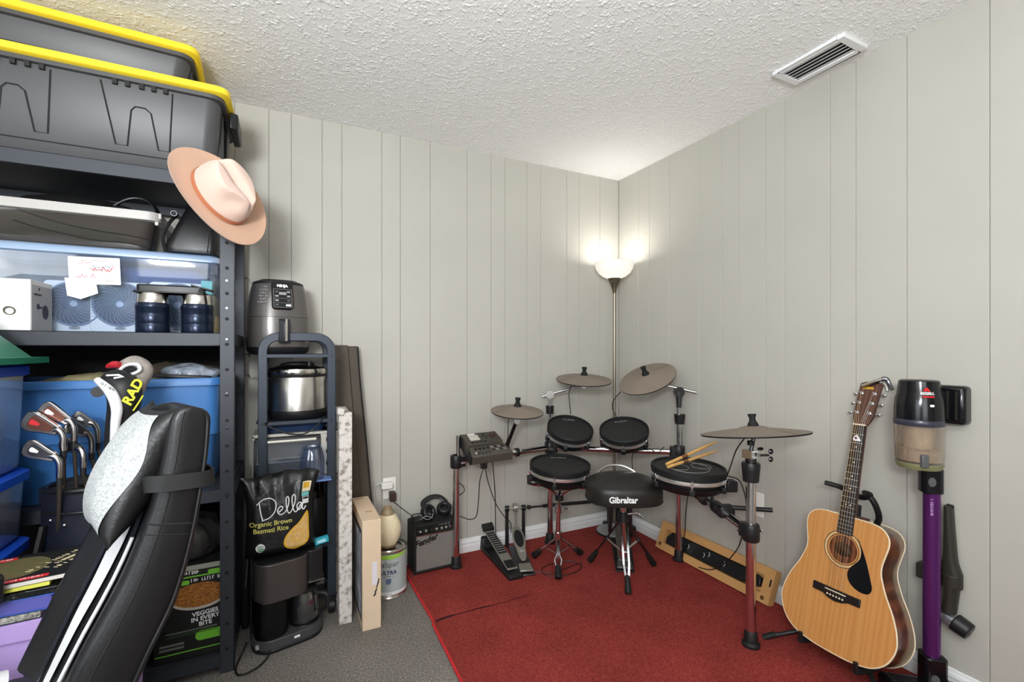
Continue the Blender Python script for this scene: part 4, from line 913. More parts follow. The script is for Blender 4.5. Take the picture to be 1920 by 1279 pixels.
ob('foot', MB().cyl((-.1, .03, -.006), (-.1, .03, .002), .012, n=10).cyl((.1, .03, -.006), (.1, .03, .002), .012, n=10).cyl((-.1, .11, -.006), (-.1, .11, .002), .012, n=10).cyl((.1, .11, -.006), (.1, .11, .002), .012, n=10), RUB, am)
# headphones
hz = ap.z + ah
hp2 = thing('headphones', 'black over-ear headphones folded on top of the small amplifier', 'headphones', T(ap.x + .01, ap.y + .06, hz))
for x, y, a, tl in ((-.04, -.012, 25, 62), (.058, .0, -8, 28)):
    M = T(x, y, .042) @ RZ(radians(a)) @ RX(radians(tl))
    ob('ear_cup', MB().lathe([(0, -.022), (.028, -.022), (.040, -.012), (.042, .0), (.040, .006), (0, .006)], 26, M, sy=1.08), BLK, hp2)
    ob('ear_pad', MB().torus(.030, .013, M, 26, 10, .012), LEATHER, hp2)
    ob('speaker_cloth', MB().lathe([(0, .008), (.022, .008)], 18, M), BLKM, hp2)
ob('headband', MB().tube([(-.055, .01, .06), (-.05, .04, .085), (0, .05, .105), (.05, .045, .098), (.078, .02, .07)], .012, 10, k=6, sq=[(1.2 * cos(2 * pi * j / 10), .55 * sin(2 * pi * j / 10)) for j in range(10)]), BLK, hp2)
cb_ = []
for i in range(46):
    a = i * .55; cb_.append((-.085 + (.042 + .006 * sin(i * 1.7)) * cos(a), -.012 + (.030 + .004 * cos(i * 2.3)) * sin(a), .008 + .0011 * i * .6 + .004 * sin(i * .9)))
o = tag(ob('cable', MB().tube(cb_, .0028, 6, k=3), CABLE, None, loc=(ap.x + .0, ap.y + .055, hz)), 'black coiled cable heaped beside the headphones on the amplifier', 'cable')
o = tag(ob('cable', MB().tube([(ap.x - .045 + .038 * cos(a) * (1 + .1 * sin(5 * a)), ap.y + .02 + .02 * sin(a), hz + .02 + .02 * sin(a * 1.3) ** 2) for a in np.linspace(0, 12, 40)], .0018, 6, k=3), GREYINK), 'light grey headphone wire tangled in the coil of black cable', 'cable')
# paint can
pc_ = V((-1.672, -.24, 0)); R, Hh = .088, .232
can = thing('paint_can', 'grey paint can with green band and dark blue lettering beside the amplifier', 'paint can', T(*pc_) @ RZ(-YAW + radians(14)))
LABEL = mat('can_label', (168, 176, 176), .35)
ob('tin', MB().lathe([(0, .004), (R - .004, .004), (R, 0), (R + .002, .004), (R - .001, .009), (R - .001, Hh - .012), (R + .001, Hh - .008), (R + .002, Hh - .002), (R - .002, Hh), (R - .008, Hh - .006), (R - .016, Hh - .006), (R - .018, Hh - .001), (R - .024, Hh - .001), (R - .027, Hh - .010), (0, Hh - .010)], 48), STEEL, can)
ob('label', MB().lathe([(R - .0005, .02), (R + .0006, .0205), (R + .0006, Hh - .015), (R - .0005, Hh - .0145)], 48), LABEL, can)
GRN = mat('label_green', (150, 198, 70), .4)
rows = [[V(((R + .0012) * sin(a), -(R + .0012) * cos(a), z)) for a in np.linspace(-.75, 1.0, 22)] for z in (0, 1)]
def band(a0, a1, f0, f1, name, m, n=18, h=.0011):
    A = np.linspace(a0, a1, n); return ob(name, MB().strip([[V(((R + h) * sin(a), -(R + h) * cos(a), f0(a))) for a in A], [V(((R + h) * sin(a), -(R + h) * cos(a), f1(a))) for a in A]]), m, can)
band(-.6, 1.2, lambda a: Hh - .030 - .006 * cos(a * 2), lambda a: Hh - .0155, 'green_band', GRN)
band(-1.6, 1.6, lambda a: .0205, lambda a: .036, 'white_band', PAPER)
tf = lambda z: T(0, -R - .0007, z) @ RX(pi / 2)
NAVY = mat('navy_print', (34, 44, 86), .5)
text(can, 'valspar', .038, tf(Hh - .062), mat('valspar_grey', (70, 84, 82), .5), 'brand_lettering', bend=R, sx=.95)
text(can, 'ULTRA', .026, tf(Hh - .102), NAVY, 'lettering', bend=R, bold=.0008)
marks(can, tf(Hh - .119) @ T(0, 0, .0006), .05, .005, NAVY, 6)
ob('shield_print', MB().prism([(-.013, .012), (.013, .012), (.013, -.004), (.008, -.013), (0, -.018), (-.008, -.013), (-.013, -.004)], 0, .0006, tf(Hh - .142) @ T(0, 0, .0004)), mat('shield_blue', (92, 104, 132), .5), can)
ob('green_patch', MB().prism(rrect(.018, .020, .005), 0, .0006, T(-.038, -.0808, .064) @ RZ(-.44) @ RX(pi / 2)), GRN, can)
marks(can, tf(.028) @ T(0, 0, .0006), .04, .006, GREYINK, 7)
# oil diffuser shaped like an egg
df = thing('oil_diffuser', 'cream egg-shaped oil diffuser with leaf pattern and tan cap on the paint can', 'diffuser', T(pc_.x - .006, pc_.y - .002, Hh - .0005))
dp_ = [(.0, 0), (.042, 0), (.046, .006), (.044, .014)]
ob('base', MB().lathe(dp_ + [(0, .014)], 36), mat('diffuser_wood', (120, 96, 70), .5), df)
EGG = mat('cream_ceramic', (226, 212, 178), .5)
eg = [(.044, .014), (.057, .036), (.0645, .064), (.0655, .085), (.062, .108), (.054, .130), (.043, .150), (.032, .163)]
ob('shell', MB().lathe(eg + [(0, .163)], 40), EGG, df)
m = MB()
for j in range(5):
    for i in range(12):
        a = 2 * pi * (i + .5 * (j % 2)) / 12; z = .032 + .026 * j; r = np.interp(z, [p[1] for p in eg], [p[0] for p in eg]); r2 = np.interp(z + .024, [p[1] for p in eg], [p[0] for p in eg])
        for sg in (-1, 1): m.tube([(r * cos(a), r * sin(a), z), ((r + r2) / 2 * cos(a + sg * .2), (r + r2) / 2 * sin(a + sg * .2), z + .012), (r2 * cos(a), r2 * sin(a), z + .024)], .0012, 5, k=2)
ob('leaf_relief', m, EGG, df)
ob('cap', MB().lathe([(.034, .160), (.033, .168), (.024, .180), (.020, .192), (.021, .198), (.016, .200), (.014, .196), (0, .196)], 30), mat('diffuser_cap', (146, 128, 98), .5), df)

# ================================================================== carton with picture, weathered frame, dark folded panel
cx = thing('picture_carton', 'narrow cream carton with a framed picture on its side, standing beside the paint can', 'box', T(-1.805, -.362, 0))
CREAM = mat('cream_card', (216, 192, 164), .7, var=(5, .05))
ob('carton', MB().box((0, 0, .24), (.08, .355, .48)), CREAM, cx, bevel=.003)
ob('picture_frame', MB().box((-.0405, .0, .235), (.002, .31, .40)), mat('picture_dark', (52, 50, 54), .5), cx)
ob('picture_print', MB().box((-.042, .0, .235), (.002, .27, .35)), mat('picture_blue', (126, 134, 152), .5, var=(12, .5), var2=(200, 200, 205)), cx)
ob('shipping_label', MB().box((.012, -.1782, .245), (.022, .0008, .10)), mat('label_lilac', (214, 208, 216), .6), cx)
for i in range(9): ob('torn_mark', MB().box((0, 0, 0), (.004 + .004 * random.random(), .0008, .006 + .008 * random.random()), T(.030 - .0022 * i, -.1782, .215 - .008 * i) @ RY(radians(40))), INK, cx)
ob('tape_mark', MB().box((.006, -.06, .4804), (.03, .012, .0006)), mat('tape_tan', (182, 140, 84), .5), cx)
for i in range(5): ob('torn_mark', MB().box((-.026 + .008 * i, .150 - .004 * (i % 2), .4804), (.005, .01, .0006)), mat('mark_brown', (96, 66, 40), .7), cx)
WEATH = mat('weathered_white', (196, 188, 180), .85, var=(48, .35, 10), bump=(60, .7), var2=(206, 200, 194))
nt = WEATH.node_tree; [setattr(n.color_ramp.elements[0], 'position', .33) or setattr(n.color_ramp.elements[1], 'position', .52) for n in nt.nodes if n.type == 'VALTORGB']
for n in nt.nodes:
    if n.type == 'VALTORGB': n.color_ramp.elements[0].color = (*lin((138, 126, 116)), 1)
fr = thing('weathered_frame', 'tall distressed white wooden frame standing on edge against the black cart', 'frame', T(-1.903, -.44, 0))
fh, fd = .945, .25
for nm, c, s_ in (('stile', (0, .02, fh / 2), (.056, .05, fh)), ('stile', (0, fd - .02, fh / 2), (.056, .05, fh)), ('rail', (0, fd / 2, .03), (.052, fd - .09, .058)), ('rail', (0, fd / 2, fh - .03), (.052, fd - .09, .058))):
    ob(nm, MB().box(c, s_), WEATH, fr, bevel=.004)
ob('frame_back', MB().box((.012, fd / 2, fh / 2), (.006, fd - .08, fh - .1)), CARD, fr)
ob('corner_block', MB().box((0, 0, 0), (.03, .045, .03), T(-.02, .006, fh + .006) @ RY(.2)), WEATH, fr, bevel=.004)
DKB = mat('dark_brown_panel', (68, 58, 46), .55, bump=(50, .15), var=(5, .12))
pn = thing('folding_panel', 'dark brown folded panel leaning on the wall behind the black cart', 'folding panel', T(-1.86, -.05, 0))
for k, (dx, dy, top) in enumerate(((.03, -.012, 1.245), (-.018, -.030, 1.25))):
    w = .062; M = T(dx, dy, 0)
    prof = [(-.05, top), (.028, top), (.040, 1.05), (.075, .62), (.112, .02), (-.05, .02)]
    ob('leaf', MB().hull([M @ V((x, -.10 * (1 - z / 1.3) + .0, z)) for x, z in prof], (0, .014, 0)), DKB, pn, bevel=.004)
ob('piping', MB().tube([V((.060, -.02, 1.243)), V((.072, -.035, 1.04)), V((.108, -.065, .62)), V((.146, -.108, .03))], .0035, 8, k=4), BLKM, pn)

# ================================================================== black rolling cart with appliances
CX0, CX1, CY0, CY1 = -2.234, -1.952, -.315, -.065
ct = thing('rolling_cart', 'black steel three-tier cart with rounded loop frame beside the shelving', 'cart', T((CX0 + CX1) / 2, (CY0 + CY1) / 2, 0))
O_ = V(((CX0 + CX1) / 2, (CY0 + CY1) / 2, 0)); hw = (CX1 - CX0) / 2; hd2 = (CY1 - CY0) / 2; TOP = 1.285
sqp = [(.6, 1), (-.6, 1), (-.6, -1), (.6, -1)]
def loop(y):
    r = .065; pts = [(-hw, y, .08), (-hw, y, TOP - r)] + [(-hw + r - r * cos(a), y, TOP - r + r * sin(a)) for a in np.linspace(.2, pi / 2, 7)] + [(hw - r + r * sin(a), y, TOP - r + r * cos(a)) for a in np.linspace(0, pi / 2 - .2, 7)] + [(hw, y, TOP - r), (hw, y, .08)]
    return pts
for y in (-hd2, hd2): ob('loop_frame', MB().tube(loop(y), .0185, 4, sq=sqp), CARTM, ct, bevel=.003, smooth=50)
SHZ = (1.205, .905, .632, .33)
for z in SHZ:
    m = MB().box((0, 0, z - .004), (2 * hw - .03, 2 * hd2 + .02, .006)).box((0, -hd2 - .006, z - .006), (2 * hw - .03, .012, .016)).box((0, hd2 + .006, z - .006), (2 * hw - .03, .012, .016))
    ob('shelf', m, CARTM, ct, bevel=.0015)
for sx in (-1, 1):
    for z in SHZ: ob('screw', MB().cyl((sx * hw, -hd2 - .014, z - .005), (sx * hw, -hd2 - .011, z - .005), .005, n=10), BLK, ct)
    for y in (-hd2, hd2):
        c = ob('caster', MB().cyl((sx * hw - .012, y, .034), (sx * hw + .012, y, .034), .034, n=18).box((sx * hw, y, .066), (.03, .03, .03)), BLK, ct)
    ob('side_bar', MB().bar((sx * hw, -hd2, .12), (sx * hw, hd2, .12), .02, .02).bar((sx * hw, -hd2, .892), (sx * hw, hd2, .892), .02, .02).bar((sx * hw, -hd2, .619), (sx * hw, hd2, .619), .02, .02).bar((sx * hw, -hd2, 1.19), (sx * hw, hd2, 1.19), .02, .02), CARTM, ct)
# air fryer
AF = mat('fryer_grey', (98, 94, 92), .28, .35)
AFD = mat('fryer_dark', (42, 43, 48), .32, .1)
fc = ony(520, 600, -.185); af = thing('air_fryer', 'grey barrel-shaped air fryer with black control panel on the top of the cart', 'air fryer', T(-2.175, -.185, SHZ[0] + .0005) @ RZ(radians(9)))
w = .131
ob('foot_ring', MB().lathe([(0, 0), (w * .86, 0), (w * .98, .016), (w * 1.0, .034), (0, .034)], 48, p=2.6), BLK, af)
ob('basket_front', MB().lathe([(w * .985, .034), (w * 1.01, .06), (w * 1.0, .13), (w * .985, .168), (0, .168)], 56, p=2.6), AF, af)
ob('body', MB().lathe([(w * .984, .1695), (w * .96, .21), (w * .90, .275), (w * .83, .315), (w * .80, .325), (0, .326)], 56, p=2.6), AF, af)
ob('lid', MB().lathe([(w * .82, .318), (w * .80, .330), (w * .70, .336), (w * .62, .334), (w * .6, .342), (w * .3, .345), (0, .345)], 48, p=2.6), BLK, af)
Mp = T(.0, -w * 1.0, .255) @ RX(pi / 2 - radians(14))
ob('control_panel', MB().prism(rrect(.088, .128, .016, 5, 0, .012), -.02, .004, Mp @ T(0, 0, -.006)), GLOSSBLK, af, bevel=.003)
Mt = Mp @ T(0, 0, -.0018)
ob('display', MB().prism(rrect(.030, .013, .002, 3, 0, .020), 0, .0006, Mt), GREYINK, af)
m = MB()
for px, py, sx, sy in ((0, .040, .074, .0012), (0, -.045, .074, .0012), (-.037, -.0025, .0012, .086), (.037, -.0025, .0012, .086), (0, -.003, .074, .0008), (0, -.024, .074, .0008)): m.prism(rrect(sx, sy, .0003, 1, px, py), 0, .0005, Mt)
ob('panel_lines', m, GREYINK, af)
for i in range(2):
    for j in range(4): ob('button', MB().prism(rrect(.014, .008, .002, 2, -.024 + .048 * i, .028 - .0205 * j), 0, .0008, Mt), GREYINK if (i + j) % 3 else mat('panel_dim', (80, 80, 84), .4), af)
ob('start_button', MB().prism(rrect(.022, .009, .003, 3, .022, -.035), 0, .001, Mt), WINK, af)
text(af, 'NINJA', .016, Mt @ T(0, .056, 0), WINK, 'maker_name', ext=.0006, bold=.0012)
ob('handle', MB().tube([(0, -w * .99, .152), (0, -w * 1.17, .148), (0, -w * 1.20, .12), (0, -w * 1.19, .07), (0, -w * 1.15, .055)], .017, 10, k=4, sq=[(1.25, .5), (-1.25, .5), (-1.25, -.5), (1.25, -.5)]), AFD, af, bevel=.003)
ob('handle_trim', MB().tube([(.007, -w * 1.21 - .008, .156), (.007, -w * 1.215 - .008, .12), (.007, -w * 1.205 - .008, .06)], .0135, 4, k=4, sq=[(1.0, .3), (-1.0, .3), (-1.0, -.3), (1.0, -.3)]), STEEL, af)
for i in range(6): marks(af, T(-.070 - .0022 * i, -w * .80 - .0024 * i - .002, .302 - .014 * i) @ RZ(-.50) @ RX(pi / 2 - .2), .030 + .006 * (i % 2), .007, mat('mode_print', (150, 150, 158), .5), 10 + i, 'mode_print', .0012)
# pressure cooker
fc = ony(560, 735, -.175); pcx = thing('pressure_cooker', 'round stainless steel pressure cooker with black base and lid on the cart', 'pressure cooker', T(fc.x - .005, -.185, SHZ[1] + .0005))
R = .128
ob('base', MB().lathe([(0, 0), (R * .9, 0), (R * .99, .012), (R * 1.02, .03), (R * 1.015, .042), (0, .042)], 48), BLK, pcx)
ob('pot_body', MB().lathe([(R, .042), (R, .200), (R * .99, .202), (0, .202)], 56), STEEL, pcx)
ob('rim', MB().lathe([(R * 1.0, .194), (R * 1.05, .198), (R * 1.06, .206), (R * 1.03, .209), (0, .209)], 48), BLK, pcx)
ob('lid', MB().lathe([(R * 1.03, .208), (R * 1.05, .218), (R * 1.02, .232), (R * .7, .246), (R * .35, .250), (0, .250)], 48), mat('lid_steel', (196, 192, 184), .18, 1.0), pcx)
ob('lid_handle', MB().lathe([(R * .62, .244), (R * .55, .258), (R * .3, .264), (0, .265)], 32, sy=.5), BLK, pcx)
ob('valve', MB().cyl((.05, -.03, .245), (.05, -.03, .266), .011, n=12), BLK, pcx)
for sx in (-1, 1): ob('side_handle', MB().tube([(sx * R * .98, -.035, .175), (sx * R * 1.17, -.03, .172), (sx * R * 1.19, 0, .168), (sx * R * 1.17, .03, .172), (sx * R * .98, .035, .175)], .010, 8, k=4).box((sx * R * 1.03, -.02, .12), (.02, .04, .13)), BLK, pcx, bevel=.004)
(ob('cord', MB().tube([(-.10, -.12, .004), (-.13, -.165, -.005), (-.05, -.18, -.045), (.02, -.175, -.055), (.07, -.165, -.03), (.105, -.14, .004)], .0035, 8, k=6), CABLE, pcx))
# toaster oven with glass jar in front
to_w, to_h, to_d = .37, .205, .20
to = thing('toaster_oven', 'silver toaster oven with glass door and three knobs on the lower tier of the cart', 'toaster oven', T(-2.092, -.188, SHZ[2] + .006))
yf = -to_d / 2
TOS = mat('toaster_silver', (198, 194, 184), .35, .45)
ob('shell', MB().box((0, .004, to_h - .006), (to_w, to_d, .012)).box((0, .004, .008), (to_w, to_d, .012)).box((-to_w / 2 + .006, .004, to_h / 2), (.012, to_d, to_h)).box((to_w / 2 - .045, .006, to_h / 2), (.09, to_d - .004, to_h)).box((0, to_d / 2 - .004, to_h / 2), (to_w, .008, to_h)), TOS, to, bevel=.003)
ob('cavity', MB().box((-.038, .085, to_h / 2), (.27, .004, to_h - .03)), mat('oven_cavity', (150, 148, 146), .4, .5), to)
m = MB()
for i in range(12): m.cyl((-.165 + .0225 * i, yf + .02, .075), (-.165 + .0225 * i, .08, .075), .0018, n=6)
m.cyl((-.17, yf + .02, .075), (.085, yf + .02, .075), .003, n=6).cyl((-.17, .0, .075), (.085, .0, .075), .003, n=6); ob('wire_rack', m, CHROME, to)
ob('crumb_tray', MB().box((-.038, 0, .03), (.26, .17, .004)), DSTEEL, to)
gd_ = ob('glass_door', MB().box((-.042, yf - .004, .10), (.255, .004, .155)), clear('door_glass', (226, 230, 236), .10, .05, .10, (190, 198, 210)), to)
ob('door_frame', MB().box((-.042, yf - .004, .183), (.27, .008, .014)).box((-.042, yf - .004, .017), (.27, .008, .014)).box((-.173, yf - .004, .10), (.012, .008, .17)).box((.089, yf - .004, .10), (.012, .008, .17)), DSTEEL, gd_, bevel=.0015)
ob('door_handle', MB().cyl((-.16, yf - .026, .178), (.075, yf - .026, .178), .008, n=12).cyl((-.15, yf - .026, .178), (-.15, yf, .178), .005, n=8).cyl((.065, yf - .026, .178), (.065, yf, .178), .005, n=8), TOS, gd_)
for i in range(3): ob('control_knob', MB().lathe([(0, .018), (.013, .018), (.017, 0), (.021, .001), (.021, -.001)], 20, frame((to_w / 2 - .045, yf + .006, .165 - .055 * i), (0, -1, 0))), BLK, to)
for q in (-.16, .16): ob('foot', MB().cyl((q, -.07, -.006), (q, -.07, .002), .012, n=10).cyl((q, .07, -.006), (q, .07, .002), .012, n=10), BLK, to)
jr = thing('blender_jar', 'clear plastic blender jar standing before the toaster oven door', 'jar', T(-2.035, -.345, SHZ[2] + .012))
ob('jar', MB().lathe([(0, .004), (.045, .004), (.05, .01), (.052, .08), (.046, .115), (.040, .135), (.043, .142)], 32), clear('jar_plastic', (206, 220, 240), .14, .06, .05, (190, 205, 235)), jr)
ob('blade', MB().box((0, 0, .03), (.05, .008, .003)).box((0, 0, .034), (.008, .05, .003)).cyl((0, 0, .006), (0, 0, .04), .008, n=10), CHROME, jr)
ob('base_ring', MB().lathe([(0, 0), (.048, 0), (.05, .006), (0, .006)], 28), clear('jar_base', (150, 170, 210), .1, .1, .3, (120, 140, 190)), jr)
bp2 = thing('blue_tray', 'dark blue plastic tub wedged under the pressure cooker', 'tub', T(-2.11, -.16, SHZ[2] + .006 + to_h + .001))
ob('tub', MB().loft([[(x * k, y * k, z) for x, y in rrect(.30, .17, .03)] for k, z in ((.86, 0), (1, .045), (1.03, .045), (1.03, .05), (.97, .05), (.84, .004))]), mat('blue_tub', (24, 52, 92), .4), bp2)
sv = thing('serving_tray', 'pale blue plastic tray under the clear jar on the lower tier', 'tray', T(-2.075, -.322, SHZ[2] + .002))
ob('tray', MB().box((0, -.02, .004), (.24, .09, .008)), mat('tray_blue', (104, 132, 186), .35), sv, bevel=.003)
# made-up dark canisters and bin, standing for the darkness low in the cart
for i, (x, y, r, h) in enumerate(((-2.02, -.20, .055, .22), (-2.13, -.2, .06, .20), (-1.99, -.12, .03, .24))):
    o = thing('filler_canister', ('made-up black canister darkening the cart behind the rice bag edge', 'made-up black canister darkening the cart, hidden by the rice bag', 'made-up slim black bottle darkening the cart near the weathered frame')[i], 'canister', T(x, y, SHZ[3] + .0005))
    ob('body', MB().lathe([(0, 0), (r * .95, 0), (r, .01), (r, h * .8), (r * .85, h * .86), (0, h * .86)], 24), BLK, o); ob('lid', MB().lathe([(r * .86, h * .86), (r * .86, h), (0, h)], 24), GLOSSBLK, o)
o = thing('filler_bin', 'made-up black plastic bin filling the dark space under the cart shelves', 'bin', T(-2.075, -.19, .132))
ob('bin', MB().loft([[(x * k, y * k, z) for x, y in rrect(.19, .20, .03)] for k, z in ((.86, 0), (1, .15), (1.04, .15), (1.04, .158), (.96, .158), (.82, .006))]), BLK, o)

# ================================================================== coffee maker with a rice bag on top
cmk = thing('coffee_maker', 'bronze-grey and black drip coffee maker on the floor before the cart', 'coffee maker', T(-2.135, -.432, 0) @ RZ(radians(14)))
COP = mat('coffee_bronze', (88, 82, 80), .32, .55)
sh = lambda w, d, r, cx=0, cy=0: rrect(w, d, r, 6, cx, cy)
ob('base', MB().prism(sh(.275, .165, .075, .0, 0), .0, .016), BLK, cmk, bevel=.004)
ob('base_band', MB().prism(sh(.272, .162, .074), .016, .052), mat('coffee_grey', (84, 84, 86), .35, .4), cmk, bevel=.002)
ob('warming_plate', MB().lathe([(0, .056), (.058, .056), (.06, .051)], 28, T(.066, -.004, 0)), BLK, cmk)
ob('tank', MB().prism(sh(.125, .15, .05, -.068, .004), .052, .21), GLOSSBLK, cmk, bevel=.003)
ob('brew_housing', MB().prism(sh(.205, .155, .06, -.028, 0), .20, .358), COP, cmk, bevel=.004)
ob('housing_cap', MB().prism(sh(.200, .150, .058, -.028, 0), .358, .364), BLK, cmk)
ob('side_module', MB().prism(sh(.07, .13, .02, .098, .01), .23, .364), BLK, cmk, bevel=.004)
ob('side_trim', MB().box((.10, -.05, .232), (.066, .02, .004)), STEEL, cmk)
cf_ = ob('carafe', MB().lathe([(0, .058), (.052, .058), (.058, .07), (.060, .12), (.055, .165), (.045, .185), (.045, .19)], 32, T(.066, -.004, 0)), clear('smoked_glass', (70, 70, 74), .12, .05, .02), cmk)
ob('coffee', MB().lathe([(0, .06), (.050, .06), (.056, .07), (.057, .10), (0, .10)], 28, T(.066, -.004, 0)), mat('coffee_black', (14, 11, 10), .2), cmk)
ob('carafe_lid', MB().lathe([(.047, .186), (.047, .200), (.03, .206), (0, .206)], 28, T(.066, -.004, 0)), BLK, cf_)
ob('carafe_handle', MB().tube([(.105, -.05, .175), (.135, -.075, .17), (.138, -.078, .12), (.115, -.058, .09)], .009, 8, k=5), BLK, cf_)
ob('brew_button', MB().box((.015, -.082, .036), (.022, .004, .008)), WINK, cmk)
ob('side_sticker', MB().box((-.128, -.052, .033), (.012, .012, .014), RZ(0)), GREYINK, cmk)
q = [onz(508, 1215, .02), onz(500, 1235, .006), onz(478, 1255, .005), onz(450, 1266, .005), onz(442, 1255, .006), onz(452, 1228, .01), onz(463, 1205, .05)]
tag(ob('cable', MB().tube(q, .0035, 8, k=6), CABLE), 'black power cord looping over the floor in front of the coffee maker', 'cable')
# rice bag
BAG = mat('rice_bag_film', (20, 20, 21), .28, bump=(26, .5), dist=.008)
rcc = V((-2.160, -.432, .3655)); rbM = T(*rcc) @ RZ(radians(4)) @ RX(radians(-4))
rbg = thing('rice_bag', 'black rice bag with white script lettering on top of the coffee maker', 'food bag', rbM)
bw, bh = .268, .335
def bag_pt(x, z, side):
    u_, t_2 = 2 * x / bw, z / bh
    wd = 1.0 + .14 * max(t_2 - .72, 0) / .28 - .03 * sin(pi * t_2)
    th_ = .058 * max(0, 1 - abs(u_) ** 2.6) ** .5 * max(0, (1 - t_2 ** 3.0)) ** .6 * (min(t_2 / .10, 1)) ** .45
    wr = .004 * sin(13 * u_ + 5 * t_2) * t_2 + .0015 * sin(22 * u_ - 9 * t_2) * t_2 ** 2
    zz = z + (.007 * sin(3.1 * u_ + .7) + .003 * sin(11 * u_)) * t_2 ** 4
    return V((x * wd, side * th_ + wr * (1 if side < 0 else .8), zz))
xs_ = np.linspace(-bw / 2, bw / 2, 37); zs_ = np.linspace(0, bh, 37)
ob('film', MB().strip([[bag_pt(x, z, -1) for x in xs_] for z in zs_]).strip([[bag_pt(x, z, 1) for x in xs_] for z in zs_]), BAG, rbg, smooth=80)
def onbag(pts, h=.0012): return [bag_pt(x, z, -1) + V((0, -h, 0)) for x, z in pts]
def bagpoly(pts, name, m, h=.0012, n=14):
    """Flat print laid on the bag: scanlines between a closed outline."""
    P2 = [(p.x, p.y) for p in spline([(a, b, 0) for a, b in pts], 5, True)]; z0_, z1_ = min(p[1] for p in P2), max(p[1] for p in P2); rows = []
    for z in np.linspace(z0_ + 1e-4, z1_ - 1e-4, n):
        xx = []
        for (xa, za), (xb, zb2) in zip(P2, P2[1:] + P2[:1]):
            if (za - z) * (zb2 - z) <= 0 and abs(za - zb2) > 1e-9: xx.append(xa + (xb - xa) * (z - za) / (zb2 - za))
        if len(xx) >= 2: rows.append(onbag([(x, z) for x in np.linspace(min(xx), max(xx), 12)], h))
    return ob(name, MB().strip(rows), m, rbg)
strokes = [[(-.090, .228), (-.085, .19), (-.078, .160)], [(-.100, .222), (-.075, .240), (-.045, .242), (-.025, .222), (-.028, .190), (-.050, .166), (-.080, .156)],
           [(-.018, .180), (.0, .190), (.002, .200), (-.008, .203), (-.018, .190), (-.012, .174), (.002, .172), (.018, .186), (.028, .215), (.026, .236), (.018, .232), (.018, .200), (.026, .174), (.036, .176), (.05, .200), (.056, .230), (.050, .242), (.042, .230), (.044, .196), (.052, .174), (.062, .176), (.076, .196), (.082, .204)],
           [(.084, .204), (.072, .208), (.062, .196), (.066, .180), (.078, .184), (.086, .204), (.084, .184), (.090, .178), (.100, .190)]]
m = MB()
for st_ in strokes: m.tube(onbag([(p.x, p.y) for p in spline([(a * .95, b, 0) for a, b in st_], 6)], .0014), .0022, 6)
ob('script_lettering', m, WINK, rbg)
def bagtext(s, size, x, z, mm, **k):
    o = text(rbg, s, size, Matrix.Identity(4), mm, 'lettering', ext=.0003, **k)
    for vv in o.data.vertices: p = bag_pt(x + vv.co.x, z + vv.co.y, -1); vv.co = p + V((0, -.0016 - vv.co.z, 0))
OLV = mat('rice_gold_print', (196, 186, 96), .5)
bagtext('Organic Brown', .026, -.042, .142, OLV, bold=.0004); bagtext('Basmati Rice', .026, -.042, .116, OLV, bold=.0004)
bagpoly([(.028, .024), (.006, .045), (.010, .075), (.034, .105), (.068, .130), (.098, .170), (.106, .150), (.106, .10), (.104, .05), (.080, .026), (.05, .018)], 'spoon_print', mat('rice_yellow', (214, 164, 44), .5), .0012)
bagpoly([(.030, .030), (.014, .047), (.017, .072), (.038, .100), (.070, .124), (.096, .155), (.100, .10), (.098, .055), (.078, .033), (.05, .025)], 'rice_print', mat('rice_grain', (204, 166, 104), .6, var=(200, .25)), .0017)
ob('spoon_swirl', MB().tube(onbag([(.058 + .030 * cos(a) * (1 - .04 * a), .074 + .030 * sin(a) * (1 - .04 * a)) for a in np.linspace(0, 12, 40)], .002), .0012, 5), MATS['rice_yellow'], rbg)
bagpoly([(-.098, .052), (-.084, .066), (-.068, .06), (-.064, .045), (-.076, .032), (-.092, .036)], 'organic_seal', PAPER)
bagpoly([(-.092, .046), (-.080, .048), (-.066, .046), (-.068, .038), (-.077, .034), (-.089, .038)], 'organic_seal', mat('seal_green', (58, 120, 74), .5), .0017)
bagtext('USDA', .010, -.081, .054, MATS['seal_green'], bold=.0003); bagtext('ORGANIC', .006, -.080, .042, WINK)
def bagrect(x, z, wx, hz_, name, m, h=.0014): return ob(name, MB().strip([onbag([(a, b) for a in np.linspace(x - wx / 2, x + wx / 2, 5)], h) for b in np.linspace(z - hz_ / 2, z + hz_ / 2, 5)]), m, rbg)
bagrect(.095, .268, .034, .04, 'sticker', mat('sticker_cream', (222, 210, 176), .5)); bagrect(.094, .272, .024, .022, 'sticker', MATS['rice_yellow'], .002)
bagrect(.093, .238, .03, .016, 'sticker', mat('sticker_teal', (110, 178, 182), .5)); bagrect(.094, .214, .026, .028, 'sticker', PAPER); bagrect(.094, .222, .022, .008, 'sticker', INK, .002)
o = thing('teal_packet', 'small turquoise packet poking out beside the rice bag', 'packet', T(-2.005, -.405, .365) @ RZ(.15) @ RY(radians(-6)))
ob('packet', MB().box((0, 0, .014), (.07, .02, .028)), mat('packet_teal', (44, 158, 178), .45), o, bevel=.002); ob('packet_label', MB().box((.004, -.0105, .013), (.036, .001, .013)), mat('packet_pale', (168, 216, 226), .5), o)
